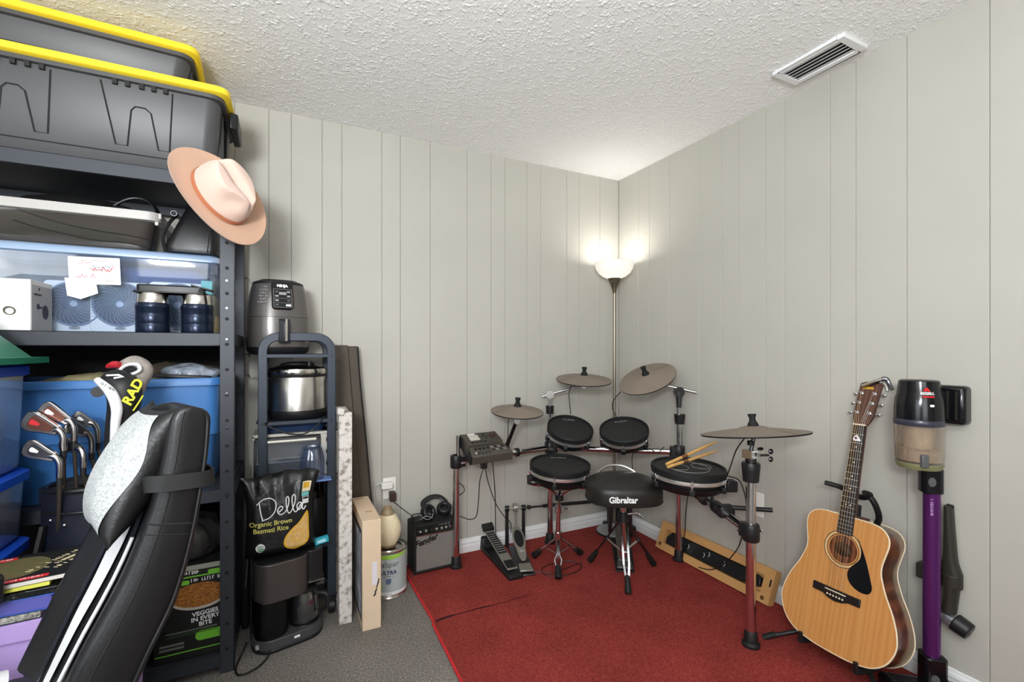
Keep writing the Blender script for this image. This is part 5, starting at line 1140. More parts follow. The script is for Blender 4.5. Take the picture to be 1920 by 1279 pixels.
# ================================================================== steel shelving unit and what stands on it
SX0, SX1, SY0, SY1 = -3.55, -2.32, -.57, -.06
shf = thing('shelving_unit', 'tall charcoal steel shelving unit loaded with bins along the back wall', 'shelving', T(SX0, SY0, 0))
LW, DW = SX1 - SX0, SY1 - SY0; PT = 1.885
LEV = (.075, .70, 1.29, 1.882)      # shelf tops
def post(x, y, sx, sy):
    m = MB().box((x + sx * .0235, y + sy * .0015, PT / 2), (.047, .003, PT)).box((x + sx * .0015, y + sy * .0175, PT / 2), (.003, .035, PT))
    p = ob('post', m, POST, shf, bevel=.0008)
    mm = MB(); 
    for k in range(19): 
        z = .09 + .0965 * k
        mm.cyl((x + sx * .024, y - sy * .0005, z), (x + sx * .024, y - sy * .0015, z), .0065, n=10).cyl((x - sx * .0005, y + sy * .018, z), (x - sx * .0015, y + sy * .018, z), .0055, n=10)
    ob('post_slots', mm, BLKM, p)
for x, sx in ((LW, -1), (0, 1)):
    for y, sy in ((0, 1), (DW, -1)): post(x, y, sx, sy)
for z in LEV:
    zz = z
    m = MB().box((LW / 2, .004, zz - .024), (LW - .094, .004, .048)).box((LW / 2, DW - .004, zz - .024), (LW - .094, .004, .048)).box((.004, DW / 2, zz - .024), (.004, DW - .07, .048)).box((LW - .004, DW / 2, zz - .024), (.004, DW - .07, .048))
    m.box((LW / 2, .008, zz - .046), (LW - .094, .012, .003)).box((LW / 2, .008, zz - .0015), (LW - .094, .012, .003))
    ob('shelf_beam', m, POST, shf, bevel=.001)
    ob('shelf_board', MB().box((LW / 2, DW / 2, zz - .006), (LW - .02, DW - .02, .010)), POST, shf)
for k in (LEV[2] - .024, LEV[1] - .024, 1.49, 1.385, .93, 1.06): ob('bolt', MB().lathe([(.0058, 0), (.005, .003), (0, .0035)], 12, T(LW - .024, -.0002, k) @ RX(pi / 2)), DSTEEL, shf)
for z in (1.56, 1.42, 1.20, 1.10): ob('hook_clip', MB().tube([(LW + .001, DW - .05, z), (LW + .018, DW - .05, z + .008), (LW + .024, DW - .05, z - .006)], .0035, 6, k=3), STEEL, shf)

TOTE = mat('tote_black', (70, 70, 72), .42, bump=(120, .06), var=(3, .12))
TOTED = mat('tote_groove', (26, 26, 27), .6)
def tote(x0, x1, y0, z0, H, D, label, M=None, tabs=True, first=.165):
    w = x1 - x0; o = thing('storage_tote', label, 'storage bin', M if M is not None else T(x0, y0, z0), 'black totes with yellow lids')
    t = .045; hb = H - .05; rings = []
    for k, z in ((0, 0), (.006, .004), (.006, .03)): pass
    def ring(f, z, g=0): return [(x, y, z) for x, y in [(w / 2 + px, D / 2 + py) for px, py in rrect(w - 2 * f - 2 * g, D - 2 * f - 2 * g, .045, 5)]]
    ob('bin', MB().loft([ring(.046, 0), ring(.040, .006), ring(.018, hb - .002), ring(.004, hb), ring(.002, hb + .02), ring(.002, hb + .03)]), TOTE, o, smooth=45)
    lid = MB().loft([ring(-.012, hb + .014), ring(-.018, hb + .018), ring(-.016, hb + .040), ring(.004, hb + .050), ring(.05, hb + .050), ring(.06, hb + .042)])
    ob('lid', lid, YEL, o, smooth=45)
    def face(x, z): return V((x, (.040 + (.018 - .040) * z / hb) - .0012, z))
    # raised/grooved N figures pressed into the front wall
    m = MB(); k0 = w - first
    while k0 > .12:
        for pts in ([(k0, hb - .01), (k0 - .012, .075), (k0 - .045, .075), (k0 - .065, hb * .68), (k0 - .082, hb * .73), (k0 - .110, hb * .73), (k0 - .122, hb * .68), (k0 - .135, .075), (k0 - .168, .075), (k0 - .205, hb - .01)],): m.tube([face(a, b) for a, b in pts], .0026, 6)
        for q in (.02, .055, .09, .13, .165): m.box(tuple(face(k0 - q, hb - .008) + V((0, -.003, 0))), (.014, .014, .018))
        k0 -= .335
    if not tabs:
        m = MB(); x = .03
        while x < w - .1: m.tube([face(a, b) for a, b in ((x, .002), (x + .012, .022), (x + .062, .022), (x + .078, .002))], .0022, 6); x += .105
    pf = ob('pressed_figures', m, TOTED, o); pf['kind'] = 'stuff'
    m = MB().tube([face(.06, .048), face(w - .05, .048)], .002, 6); 
    for s_ in ((-1, 1) if tabs else ()):
        xh = w + .004 if s_ > 0 else -.004
        ob('handle', MB().loft([[V((xh + s_ * a, D / 2 + b, z)) for a, b in ((0, -.10), (.030, -.09), (.030, .09), (0, .10))] for z in (hb - .055, hb + .012)]), BLK, o, bevel=.006)
    for q in (.12, .25): m.box((w - .012 - .016 * .5, D * q * 2, hb * .5), (.012, .012, hb * .85), None)
    ob('ribs', m, TOTED, o)
    return o
tote(-3.36, -2.352, -.565, LEV[3] + .001, .345, .44, 'large black tote with yellow lid on the top shelf, above the hat')
tote(0, .80, 0, 0, .178, .36, 'shallow black tote with yellow lid touching the ceiling, on the larger tote', T(-3.262, -.505, LEV[3] + .001 + .346) @ RZ(radians(2.5)), False)

# hat on the corner post
FELT = mat('tan_felt', (192, 154, 130), .85, bump=(400, .15), sheen=.3, dist=.0008)
HC = at(409, 371, 1.655); Hn = cv(.82, -.38, .35)
hat = thing('fedora_hat', 'tan felt fedora with brown band hanging on the shelving corner', 'hat', frame(HC, Hn, cv(.40, .30, -.80)))
ha = []
def brim(f, a): return ((.105 + f * .062) * 1.13 * cos(a), (.088 + f * .068) * sin(a) * 1.0, .014 * f * f * (1 - .9 * cos(2 * a) * f) + .004)
A_ = [2 * pi * i / 56 for i in range(56)]
rr2 = [[brim(f, a) for a in A_] for f in (-.35, 0, .3, .6, .85, 1.0)] + [[tuple(V(brim(f, a)) - V((0, 0, .004))) for a in A_] for f in (1.0, .6, -.35)]
ob('brim', MB().loft(rr2, False), FELT, hat, smooth=70)
def crown(f, a):
    r = 1 - .06 * f - .16 * f ** 3; x, y = .099 * r * 1.10 * cos(a), .083 * r * sin(a)
    z = .006 + .112 * f
    return x, y, z
rows = [[crown(f, a) for a in A_] for f in np.linspace(0, 1, 12)]
for k in (.92, .8, .62, .42, .2, .02): rows.append([(x * k, y * k, .118 + .006 * (1 - k)) for x, y, z in rows[11]])
def pinch(p):
    x, y, z = p; h = max(0, (z - .03) / .09)
    cr = math.exp(-(y / .016) ** 2) * .034 * h ** 1.5 * (1 - .25 * (x / .09))        # centre crease
    z2 = z - cr
    fx = max(0, (x - .005) / .10); y2 = y * (1 - .45 * h * min(fx, 1) ** 1.0)           # front pinch
    dn = math.exp(-((x - .055) / .030) ** 2 - ((z - .085) / .03) ** 2) * .014
    y2 -= math.copysign(dn, y) if abs(y) > .012 else 0
    return (x, y2, z2 + .012 * max(0, -x / .1) * h)
ob('crown', MB().loft([[pinch(p) for p in r] for r in rows], True), mat('tan_felt_light', (208, 180, 166), .85, bump=(400, .15), sheen=.3, dist=.0008), hat, smooth=70)
ob('hat_band', MB().lathe([(.1000, .008), (.1015, .009), (.1005, .024), (.099, .025)], 56, None, sx=1.10, sy=.84), mat('band_brown', (172, 108, 76), .7), hat)
ob('hanging_loop', MB().cyl((-.02, 0, .002), (-.02, 0, -.05), .006, n=8), BLK, hat)

# clear bin with box fans inside, on the third shelf
BIN = clear('bin_clear', (228, 236, 246), .06, .06, .10, (206, 220, 242))
b0x, b1x, b0y, b1y, bz = -3.12, -2.392, -.412, -.075, LEV[2] + .001
cb2 = thing('clear_storage_bin', 'long clear bluish storage bin holding white fans, behind the two flasks', 'storage bin', T(b0x, b0y, bz))
bw2, bd2, bh2 = b1x - b0x, b1y - b0y, .318
def cr(f, z): return [(bw2 / 2 + x, bd2 / 2 + y, z) for x, y in rrect(bw2 - 2 * f, bd2 - 2 * f, .03, 5)]
ob('bin', MB().loft([cr(.022, .002), cr(.018, .006), cr(.004, bh2 - .03)], False), BIN, cb2, smooth=50)
ob('bin_floor', MB().loft([cr(.022, 0), cr(.022, .003)]), BIN, cb2)
ob('lid', MB().loft([cr(-.002, bh2 - .034), cr(-.008, bh2 - .030), cr(-.008, bh2 - .010), cr(.0, bh2 - .002), cr(.05, bh2 - .002)]), clear('lid_frost', (176, 206, 240), .08, .25, .62, (176, 204, 240)), cb2, smooth=45)
def fan(x, y, s_, label):
    o = thing('box_fan', label, 'fan', T(x, y, bz + .004), 'white fans in the clear bin')
    ob('housing', MB().prism(rrect(s_, s_ * 1.06, .016), 0, .09, T(0, .09, s_ * .53) @ RX(pi / 2)), mat('fan_white', (240, 242, 244), .4), o, bevel=.004)
    c = T(0, -.0005, s_ * .58) @ RX(pi / 2)
    ob('grille_disc', MB().lathe([(0, .001), (s_ * .44, .001), (s_ * .46, -.001)], 40, c), mat('fan_navy', (74, 86, 110), .4), o)
    ob('grille_ring', MB().torus(s_ * .45, .004, c, 40, 8, .002), mat('fan_ring', (128, 144, 172), .35), o)
    m = MB()
    for i in range(26):
        a = 2 * pi * i / 26; m.tube([c @ V((s_ * r * cos(a + 1.1 * r / .45), s_ * r * sin(a + 1.1 * r / .45), .004)) for r in (.07, .2, .33, .44)], .0014, 5)
    ob('grille_spokes', m, MATS['fan_ring'], o)
    ob('hub', MB().lathe([(0, .009), (s_ * .06, .009), (s_ * .075, .002)], 24, c), mat('fan_hub', (176, 190, 214), .4), o)
    ob('badge', MB().prism(ell(.034, .012, 20), .0, .001, T(0, -.0005, s_ * .075) @ RX(pi / 2)), GREYINK, o)
ug = lambda u: ony(u, 560, b0y + .045).x
fan(ug(139), b0y + .05, .178, 'white box fan with dark round grille, beside the white camera box')
fan(ug(226), b0y + .045, .182, 'white box fan with blue round grille, in the middle of the clear bin')
fan(ug(333), b0y + .05, .19, 'white box fan in the clear bin, half hidden behind the right flask')
o = thing('folded_cloth', 'navy blue cloth folded on top of the fans in the clear bin', 'cloth', T(-2.62, b0y + .17, bz + .20)); ob('cloth', MB().loft([cr2 for cr2 in [[(x * k, y * k, z) for x, y in rrect(.36, .17, .04)] for k, z in ((.92, 0), (1, .02), (.97, .05), (.8, .065))]]), mat('cloth_navy', (64, 92, 146), .9, bump=(14, .8), dist=.02), o, smooth=70)
o = thing('mint_packet', 'mint green packet in the top right corner of the clear bin', 'packet', T(-2.435, b0y + .06, bz + .16)); ob('packet', MB().box((0, 0, .03), (.04, .03, .06)), mat('mint', (128, 212, 206), .6), o, bevel=.003)
o = thing('cream_towel', 'cream towel rolled against the right end of the clear bin', 'towel', T(-2.424, b0y + .12, bz + .004)); ob('towel', MB().loft([[(x * k, y * k, z) for x, y in rrect(.035, .16, .016)] for k, z in ((.9, 0), (1, .01), (1, .14), (.8, .156))]), mat('towel_cream', (214, 198, 160), .95, bump=(120, .4)), o)
# paper taped to the front of the bin
lb = thing('handwritten_label', 'white paper sheet with red handwriting taped on the clear bin', 'paper', axes(ony(178, 508, b0y - .0035), (1, 0, .03), (0, -.045, 1)))
ob('sheet', MB().prism(rrect(.148, .100, .002, 1), 0, .0008), PAPER, lb)
rs = random.Random(3)
def scrib(x0, x1, y, amp, r, mm, nm='handwriting'):
    n = int((x1 - x0) / .0042); ob(nm, MB().tube([(x0 + (x1 - x0) * i / n + rs.uniform(-.002, .002), y + amp * rs.uniform(-1, 1), .0013) for i in range(n + 1)], r, 5, k=2), mm, lb)
PINK = mat('pink_ink', (222, 130, 150), .6)
scrib(-.012, .05, .006, .009, .0011, REDINK); scrib(-.01, .045, .014, .004, .0007, mat('blue_ink', (90, 100, 150), .6)); scrib(-.055, .00, -.022, .009, .0008, PINK); scrib(-.045, -.01, .028, .008, .0007, PINK); scrib(-.01, .04, .038, .003, .0006, GREYINK); scrib(.03, .055, -.036, .004, .0007, GREYINK); scrib(.048, .062, .02, .01, .0006, PINK)
o = thing('paper_slip', 'narrow white paper slip hanging below the red handwritten sheet', 'paper', axes(ony(148, 538, b0y - .0022), (1, 0, .1), (0, -.045, 1)))
ob('slip', MB().prism([(-.036, -.03), (.0, -.045), (.052, -.026), (.05, .03), (-.036, .035)], 0, .0008), PAPER, o)
# white camera box in front, with a cord loop
o = thing('product_box', 'white carton with a camera picture on its grey side, left on the third shelf', 'box', T(-3.065, -.563, LEV[2] + .001))
ob('carton', MB().box((.085, .077, .084), (.17, .155, .168)), PAPER, o, bevel=.001)
ob('side_print', MB().box((.1704, .0785, .078), (.0008, .149, .150)), mat('print_grey', (176, 174, 176), .5, var=(7, .15)), o)
ob('printed_camera', MB().prism(ell(.045, .05, 18, .02, -.012), 0, .0006, axes((.171, .08, .078), (0, 1, 0), (0, 0, 1))).prism(ell(.022, .02, 14, -.032, .004), 0, .0006, axes((.171, .08, .078), (0, 1, 0), (0, 0, 1))), mat('print_dark', (52, 50, 56), .4, var=(90, .7)), o)
ob('printed_arm', MB().box((.1712, .075, .080), (.0006, .05, .006)), MATS['print_dark'], o)
marks(o, axes((.171, .045, .122), (0, 1, 0), (0, 0, 1)), .056, .008, INK, 3); ob('print', MB().prism([(-.006, 0), (0, -.006), (.006, 0), (0, .006)], 0, .0006, axes((.171, .055, .141), (0, 1, 0), (0, 0, 1))), INK, o)
tag(ob('cord_loop', MB().torus(.013, .0022, T(-2.945, -.566, LEV[2] + .064) @ RX(pi / 2 + .3), 24, 6), mat('cord_olive', (90, 92, 70), .6)), 'small cord ring against the front of the white carton', 'cord')
# flasks
FLN = mat('flask_navy', (28, 38, 58), .25, .5)
def flask(u, label, y=-.505):
    p = ony(u, 600, y); o = thing('food_flask', label, 'flask', T(p.x, y, LEV[2] + .001), 'navy food flasks'); R = .052
    ob('body', MB().lathe([(0, 0), (R * .98, 0), (R * 1.0, .004), (R * 1.0, .028), (R * .985, .030), (R * .985, .033), (R, .035), (R, .064), (R * .985, .066), (R * .985, .069), (R, .071), (R, .088), (R * 1.02, .090), (R * 1.02, .096), (R * .99, .105), (R * .96, .108), (0, .108)], 40), FLN, o)
    ob('steel_band', MB().lathe([(R * .955, .108), (R * .95, .112), (R * .90, .140), (R * .86, .144), (0, .144)], 40), mat('flask_steel', (206, 202, 196), .2, 1.0), o)
    return o
flask(287, 'left navy flask with bare steel rim, under the black tray'); flask(370, 'right navy flask with steel rim, next to the shelf post')
o = thing('black_tray', 'black folding tray with hinged flap lying across the two flasks', 'tray', T(ony(328, 545, -.505).x, -.505, LEV[2] + .001 + .1445))
ob('tray', MB().prism(rrect(.205, .07, .015), 0, .030, T(-.008, 0, 0)), BLK, o, bevel=.005); ob('tray_lip', MB().prism(rrect(.225, .08, .015), 0, .006, T(-.008, 0, 0)), BLK, o, bevel=.002)
ob('flap', MB().box((0, 0, 0), (.07, .06, .006), T(.088, -.005, .026) @ RY(radians(14))), BLK, o, bevel=.002); ob('hinge', MB().cyl((.088, -.04, .012), (.088, -.034, .012), .009, n=12), BLKM, o)

# smoky grey bin on the clear bin's lid, with black straps and a leather bag
SMK = mat('smoky_plastic', (66, 61, 57), .12, coat=.6)
s0y, s0z = -.425, bz + bh2
sk = thing('smoky_bin', 'glossy smoke-grey plastic bin with pale rim on the clear bin', 'storage bin', T(-3.30, s0y, s0z))
sw, sd2, shh = .715, .31, .148
def srg(f, z): return [(sw / 2 + x, sd2 / 2 + y, z) for x, y in rrect(sw - 2 * f, sd2 - 2 * f, .04, 5)]
ob('bin', MB().loft([srg(.045, .001), srg(.036, .008), srg(.012, shh - .02), srg(.004, shh - .016), srg(.004, shh - .004), srg(.02, shh - .004), srg(.05, .02)]), SMK, sk, smooth=50)
ob('rim', MB().loft([srg(.002, shh - .036), srg(-.006, shh - .034), srg(-.006, shh - .002), srg(.002, shh), srg(.02, shh), srg(.02, shh - .006)]), mat('rim_grey', (188, 184, 180), .3), sk, smooth=40)
m = MB()
for k in (0, 1): m.tube([(x, .012 + .024 * (1 - z / shh) - .0015, z) for x, z in ((.30, .118 - .045 * k), (.36, .095 - .04 * k), (.44, .074 - .035 * k), (.52, .062 - .035 * k), (.60, .055 - .03 * k), (.68, .046 - .03 * k))], .0018, 6, k=4)
ob('moulded_lines', m, TOTED, sk)
ob('corner_latch', MB().box((sw + .002, .02, shh - .012), (.012, .016, .022)).box((sw - .006, .014, shh - .042), (.012, .012, .014)), MATS['rim_grey'], sk, bevel=.002)
NYL = mat('black_nylon', (18, 18, 19), .7, bump=(300, .3), dist=.001)
o = thing('duffel_bag', 'black nylon bag slumped inside the smoke-grey bin', 'bag', T(-2.86, s0y + .15, s0z + .03))
pts_ = []
ob('bag', MB().lathe([(0, -.02), (.16, -.015), (.19, .04), (.18, .10), (.13, .155), (.06, .178), (0, .18)], 28, None, sx=1.25, sy=.62), NYL, o, smooth=70)
ob('strap', MB().tube([(.10, -.11, .10), (.16, -.10, .16), (.21, -.10, .175), (.25, -.11, .155), (.268, -.12, .12), (.255, -.13, .098)], .011, 8, k=5, sq=[(1, .2), (-1, .2), (-1, -.2), (1, -.2)]), LEATHER, o)
ob('zip_flap', MB().tube([(-.05, -.12, .11), (.06, -.122, .108), (.16, -.115, .118), (.19, -.11, .10)], [.008, .014, .018, .01], 8, k=5), LEATHER, o)
o = thing('leather_bag', 'black leather bag with tapered side standing between smoke-grey bin and hat', 'bag', T(-2.475, s0y + .10, s0z))
ob('bag', MB().loft([[(cx_ + x, y, z) for x, y in rrect(w_, d_, .03, 5)] for w_, d_, z, cx_ in ((.17, .22, .001, 0), (.178, .23, .02, 0), (.150, .20, .10, .014), (.112, .16, .20, .035), (.08, .10, .235, .045))]), LEATHER, o, smooth=60)
ob('side_strap', MB().tube([(-.092, -.07, .004), (-.098, -.085, .06), (-.075, -.09, .115), (-.055, -.06, .155)], .006, 8, k=5), LEATHER, o)
ob('seam', MB().tube([(.052, -.118, .005), (.060, -.098, .10), (.068, -.07, .18)], .002, 6, k=4), BLKM, o)
ob('buckle', MB().torus(.010, .002, T(-.06, -.10, .15) @ RX(pi / 2), 16, 6), DSTEEL, o)

# blue tote with clothes, second shelf
BLUE = mat('tote_blue', (58, 112, 174), .42, var=(2, .05))
bl = thing('blue_tote', 'open blue plastic tote heaped with fabric on the second shelf', 'storage bin', T(-3.06, -.556, LEV[1] + .001))
tw, td, thh = .698, .40, .42
def tr(f, z, r=.04): return [(tw / 2 + x, td / 2 + y, z) for x, y in rrect(tw - 2 * f, td - 2 * f, r, 5)]
ob('bin', MB().loft([tr(.05, .0), tr(.044, .006), tr(.026, .20), tr(.024, .203), tr(.018, .203), tr(.012, thh - .03), tr(.0, thh - .028), tr(.0, thh - .004), tr(.003, thh), tr(.02, thh), tr(.03, thh - .1)]), BLUE, bl, smooth=40)
ob('groove', MB().tube([(x, .0195, .205) for x in (.05, .35, .65)], .0022, 6), mat('groove_blue', (30, 62, 104), .5), bl)
zt2 = LEV[1] + thh
def heap(name, label, cat, c, r, mm, seed, amp=.3, n=26):
    o = thing(name, label, cat, T(*c)); ms = MB(); rows = []
    for i in range(13):
        ph = pi * i / 12; row = []
        for j in range(n):
            a = 2 * pi * j / n; k = 1 + amp * noise.noise(V((cos(a) * 1.6 + seed, sin(a) * 1.6, ph * 1.3))) + .12 * noise.noise(V((cos(a) * 5 + seed, sin(a) * 5, ph * 4)))
            row.append((r[0] * k * sin(ph) * cos(a), r[1] * k * sin(ph) * sin(a), max(-r[2] * cos(ph) * k, -.5 * r[2])))
        rows.append(row)
    ob('folds', ms.loft(rows), mm, o, smooth=80); return o
heap('camouflage_cloth', 'pale green patterned cloth bunched in the left of the blue tote', 'cloth', (-2.74, -.44, zt2 - .012), (.16, .085, .034), mat('camo_cloth', (150, 142, 104), .9, var=(16, .1), var2=(92, 80, 56)), 1.3)
heap('camouflage_cloth', 'dark olive cloth at the back of the blue tote', 'cloth', (-2.56, -.33, zt2 + .002), (.18, .10, .05), mat('olive_cloth', (70, 62, 48), .9, var=(14, .4)), 4.1)
heap('plastic_bag', 'shiny grey plastic-wrapped bundle in the right of the blue tote', 'plastic bag', (-2.475, -.47, zt2 + .004), (.098, .062, .046), mat('grey_film', (126, 134, 146), .18, bump=(38, 1.0), dist=.01, var=(18, .5)), 7.7, .35)
heap('red_cloth', 'small red and white printed cloth at the front rim of the blue tote', 'cloth', (-2.655, -.515, zt2 + .006), (.05, .03, .022), mat('red_cloth', (150, 34, 44), .8, var=(50, .3), var2=(215, 205, 200)), 9.2)
o = thing('dark_shoe', 'black slim item lying over the right rim of the blue tote', 'shoe', T(-2.49, -.53, zt2 + .010) @ RZ(.05) @ RY(radians(4)))
ob('sole', MB().prism([(p.x, p.y) for p in spline([(-.09, -.012, 0), (0, -.02, 0), (.08, -.014, 0), (.09, 0, 0), (.06, .02, 0), (-.06, .02, 0)], 4, True)], -.008, .004), BLK, o, bevel=.003)

# bottom shelf: food box, dark bundle
fb = thing('food_box', 'tall black food carton with green stripes and a bowl of pasta printed on it', 'box', T(-2.458, -.545, LEV[0] + .001))
fw, fh2 = .235, .345
ob('carton', MB().box((0, .05, fh2 / 2), (fw, .10, fh2)), mat('food_black', (22, 23, 22), .5), fb, bevel=.001)
FG = mat('food_green', (112, 186, 52), .5)
fM = T(0, -.0006, 0) @ RX(pi / 2)
def fp(poly, name, m, h=.0004): return ob(name, MB().prism(poly, 0, h, fM), m, fb)
rc = lambda x, y, w_, h_, r=.001: rrect(w_, h_, r, 3, x, y)
fp(rc(0, .335, fw - .004, .018), 'top_band', mat('food_cream', (150, 152, 140), .6)); fp(rc(0, .302, fw - .004, .005), 'green_stripe', FG); fp(rc(.08, .312, .06, .014, .005), 'green_tab', FG); fp(rc(-.03, .283, .045, .016, .006), 'green_tab', FG); fp(rc(0, .028, fw - .01, .004), 'green_stripe', FG); fp(rc(.07, .076, .12, .036, .017), 'green_oval', FG)
fp(ell(.185, .10, 40, .022, .226), 'printed_bowl', mat('bowl_white', (190, 182, 172), .5)); fp(ell(.176, .090, 40, .022, .231), 'printed_pasta', mat('pasta_print', (206, 142, 56), .6, var=(130, .3, 6), var2=(110, 48, 22)), .0008)
for i, s_ in enumerate(('VEGGIES', 'IN EVERY', 'BITE')): text(fb, s_, .022, fM @ T(.042, .160 - .020 * i, .0004) @ RZ(.06), WINK, 'lettering', bold=.0005)
marks(fb, fM @ T(-.03, .318, .0004), .11, .014, WINK, 21); marks(fb, fM @ T(.052, .288, .0004), .11, .014, WINK, 25)
for i in range(3): fp(rc(.0, .104 - .007 * i, .16 - .02 * (i % 2), .0022), 'fine_print', GREYINK if i == 0 else mat('dim_green', (60, 92, 50), .6))
for i in range(2): fp(rc(-.062, .062 - .014 * i, .075, .008), 'fine_print', mat('dim_grey', (110, 112, 108), .6))
heap('dark_bundle', 'dark grey plastic bundle on top of the black food carton', 'bundle', (-2.50, -.40, LEV[0] + fh2 + .05), (.13, .12, .10), mat('bundle_dark', (44, 44, 44), .3, bump=(30, .8), dist=.01), 12.1, .3)
o = thing('filler_crate', 'made-up navy plastic crate filling the dark bottom shelf behind the chair', 'crate', T(-2.86, -.34, LEV[0] + .001))  # invented crate, fills the darkness on the bottom shelf
ob('crate', MB().loft([[(x * k, y * k, z) for x, y in rrect(.36, .34, .03)] for k, z in ((.9, 0), (1, .30), (1.03, .30), (1.03, .32), (.97, .32), (.87, .01))]), mat('crate_navy', (22, 34, 60), .5), o)
# ================================================================== stacked clear bins with blue lids, green tub
STX, STY0, STY1 = -2.868, -1.06, -.625
CLB = clear('bin_frosted', (196, 204, 216), .06, .12, .5, (168, 178, 196))
LID = mat('lid_blue', (24, 74, 190), .35)
zs = [.0, .215, .43, .645, .86, 1.185]
names = ['at the floor', 'second from the floor', 'third from the floor', 'fourth from the floor', 'topmost, under the green tub']
swx = .36
rs = random.Random(5)
for i in range(5):
    z, z2 = zs[i], zs[i + 1]; h = z2 - z - .004
    o = thing('lidded_bin', 'clear plastic bin with blue lid, %s in the left stack' % names[i], 'storage bin', T(STX - swx / 2, (STY0 + STY1) / 2, z + .001 * (i > 0)), 'clear bins with blue lids')
    d = STY1 - STY0
    def q(f, zz): return [(x, y, zz) for x, y in rrect(swx - 2 * f, d - 2 * f, .05, 5)]
    ob('bin', MB().loft([q(.022, 0), q(.012, .012), q(.004, h - .032)], False), CLB, o, smooth=50)
    ob('bin_floor', MB().loft([q(.022, 0), q(.022, .003)]), CLB, o)
    ob('lid', MB().loft([q(.0, h - .034), q(-.006, h - .030), q(-.006, h - .006), q(.002, h), q(.03, h)]), LID, o, smooth=45)
    c = thing('bagged_contents', ('grey cloth folded in the bin at the floor of the stack', 'dark cloth folded in the second lidded bin', 'teal grey cloth in the third lidded bin', 'dark green plastic bags in the fourth lidded bin', 'white plastic bags in the topmost lidded bin')[i], 'cloth', T(STX - swx / 2, (STY0 + STY1) / 2, z + .008))
    hh = (h - .05) * (.8, .8, .75, .62, .45)[i]
    m = MB(); rows = []
    for k in range(8):
        rows.append([(x * (.97 - .03 * (k > 6)) * (1 + .05 * noise.noise(V((x * 30, y * 30, k + i * 9)))), y * .95, hh * k / 7 * (1 + .35 * noise.noise(V((x * 14, y * 14, i * 3.3))) * (k / 7))) for x, y in rrect(swx - .07, d - .07, .05, 8)])
    ob('folds', m.loft(rows), mat('contents_%s' % 'abcde'[i], ((70, 80, 92), (46, 54, 66), (64, 80, 86), (52, 66, 62), (176, 186, 200))[i], .6, bump=(24, .9), dist=.015, var=(14, .35)), c, smooth=70)
GRNP = mat('green_plastic', (40, 128, 96), .4)
gd = thing('green_tub', 'green plastic tub with sloping sides upside down on the stacked clear bins', 'tub', T(STX - .195, -.88, zs[5] + .002))
def gq(w_, d_, z): return [(x, y, z) for x, y in rrect(w_, d_, .03, 4)]
ob('tub', MB().loft([gq(.49, .50, 0), gq(.49, .50, .018), gq(.43, .44, .018), gq(.20, .24, .16), gq(.19, .23, .165)]), GRNP, gd, smooth=30)

# ================================================================== golf bag and clubs
NAVYB = mat('golf_navy', (18, 22, 36), .55, bump=(200, .2), dist=.001)
gp = V((-2.69, -.712, 0)); gl = .80
gb2 = thing('golf_bag', 'dark navy golf bag with zipped pocket standing before the shelving', 'golf bag', T(*gp) @ RX(radians(-2)))
ob('barrel', MB().lathe([(0, 0), (.105, 0), (.112, .02), (.115, .3), (.118, .74), (.122, .76), (.122, gl), (.116, gl + .004), (.108, gl - .004), (.104, .66), (0, .64)], 40, None, sx=1.12, sy=.92), NAVYB, gb2, smooth=50)
ob('top_collar', MB().torus(.1215, .008, T(0, 0, gl), 40, 8).torus(.1205, .005, T(0, 0, .735), 40, 8), BLK, gb2); 
ob('divider', MB().bar((-.12, 0, gl - .008), (.12, 0, gl - .008), .008, .014).bar((0, -.1, gl - .008), (0, .1, gl - .008), .008, .014), BLKM, gb2)
po = [(.02, .30), (.115, .30), (.122, .34), (.118, .42), (.07, .56), (.05, .575), (.03, .56), (.012, .42)]
ob('pocket', MB().loft([[((.128 + k) * sin(x * 4.6 - .30) * 1.0, -(.110 + k) * cos(x * 4.6 - .30), z) for x, z in [(p.x, p.y) for p in spline([(a, b, 0) for a, b in po], 4, True)]] for k in (-.01, .02)]), NAVYB, gb2, bevel=.006)
pp = [(p.x, p.y) for p in spline([(a, b, 0) for a, b in po], 4, True)]
ob('pocket_zip', MB().tube([(.150 * sin(x * 4.6 - .30), -.132 * cos(x * 4.6 - .30), z) for x, z in pp], .003, 6, True), BLK, gb2)
ob('carry_strap', MB().tube([(-.10, -.085, .70), (-.115, -.105, .55), (-.105, -.10, .40)], .016, 8, k=5, sq=[(1, .3), (-1, .3), (-1, -.3), (1, -.3)]), NYL, gb2)
for x, z in ((-.085, .715), (-.045, .70), (.012, .752)): a = x / .125; ob('rivet', MB().ball((.134 * sin(a), -.113 * cos(a), z), .006, 10, 6), CHROME, gb2)
IRON = mat('iron_head', (176, 172, 170), .22, 1.0)
COPPER = mat('iron_copper', (128, 84, 72), .35, .8)
def inside(px, py): return gp + V((px, py, .66))
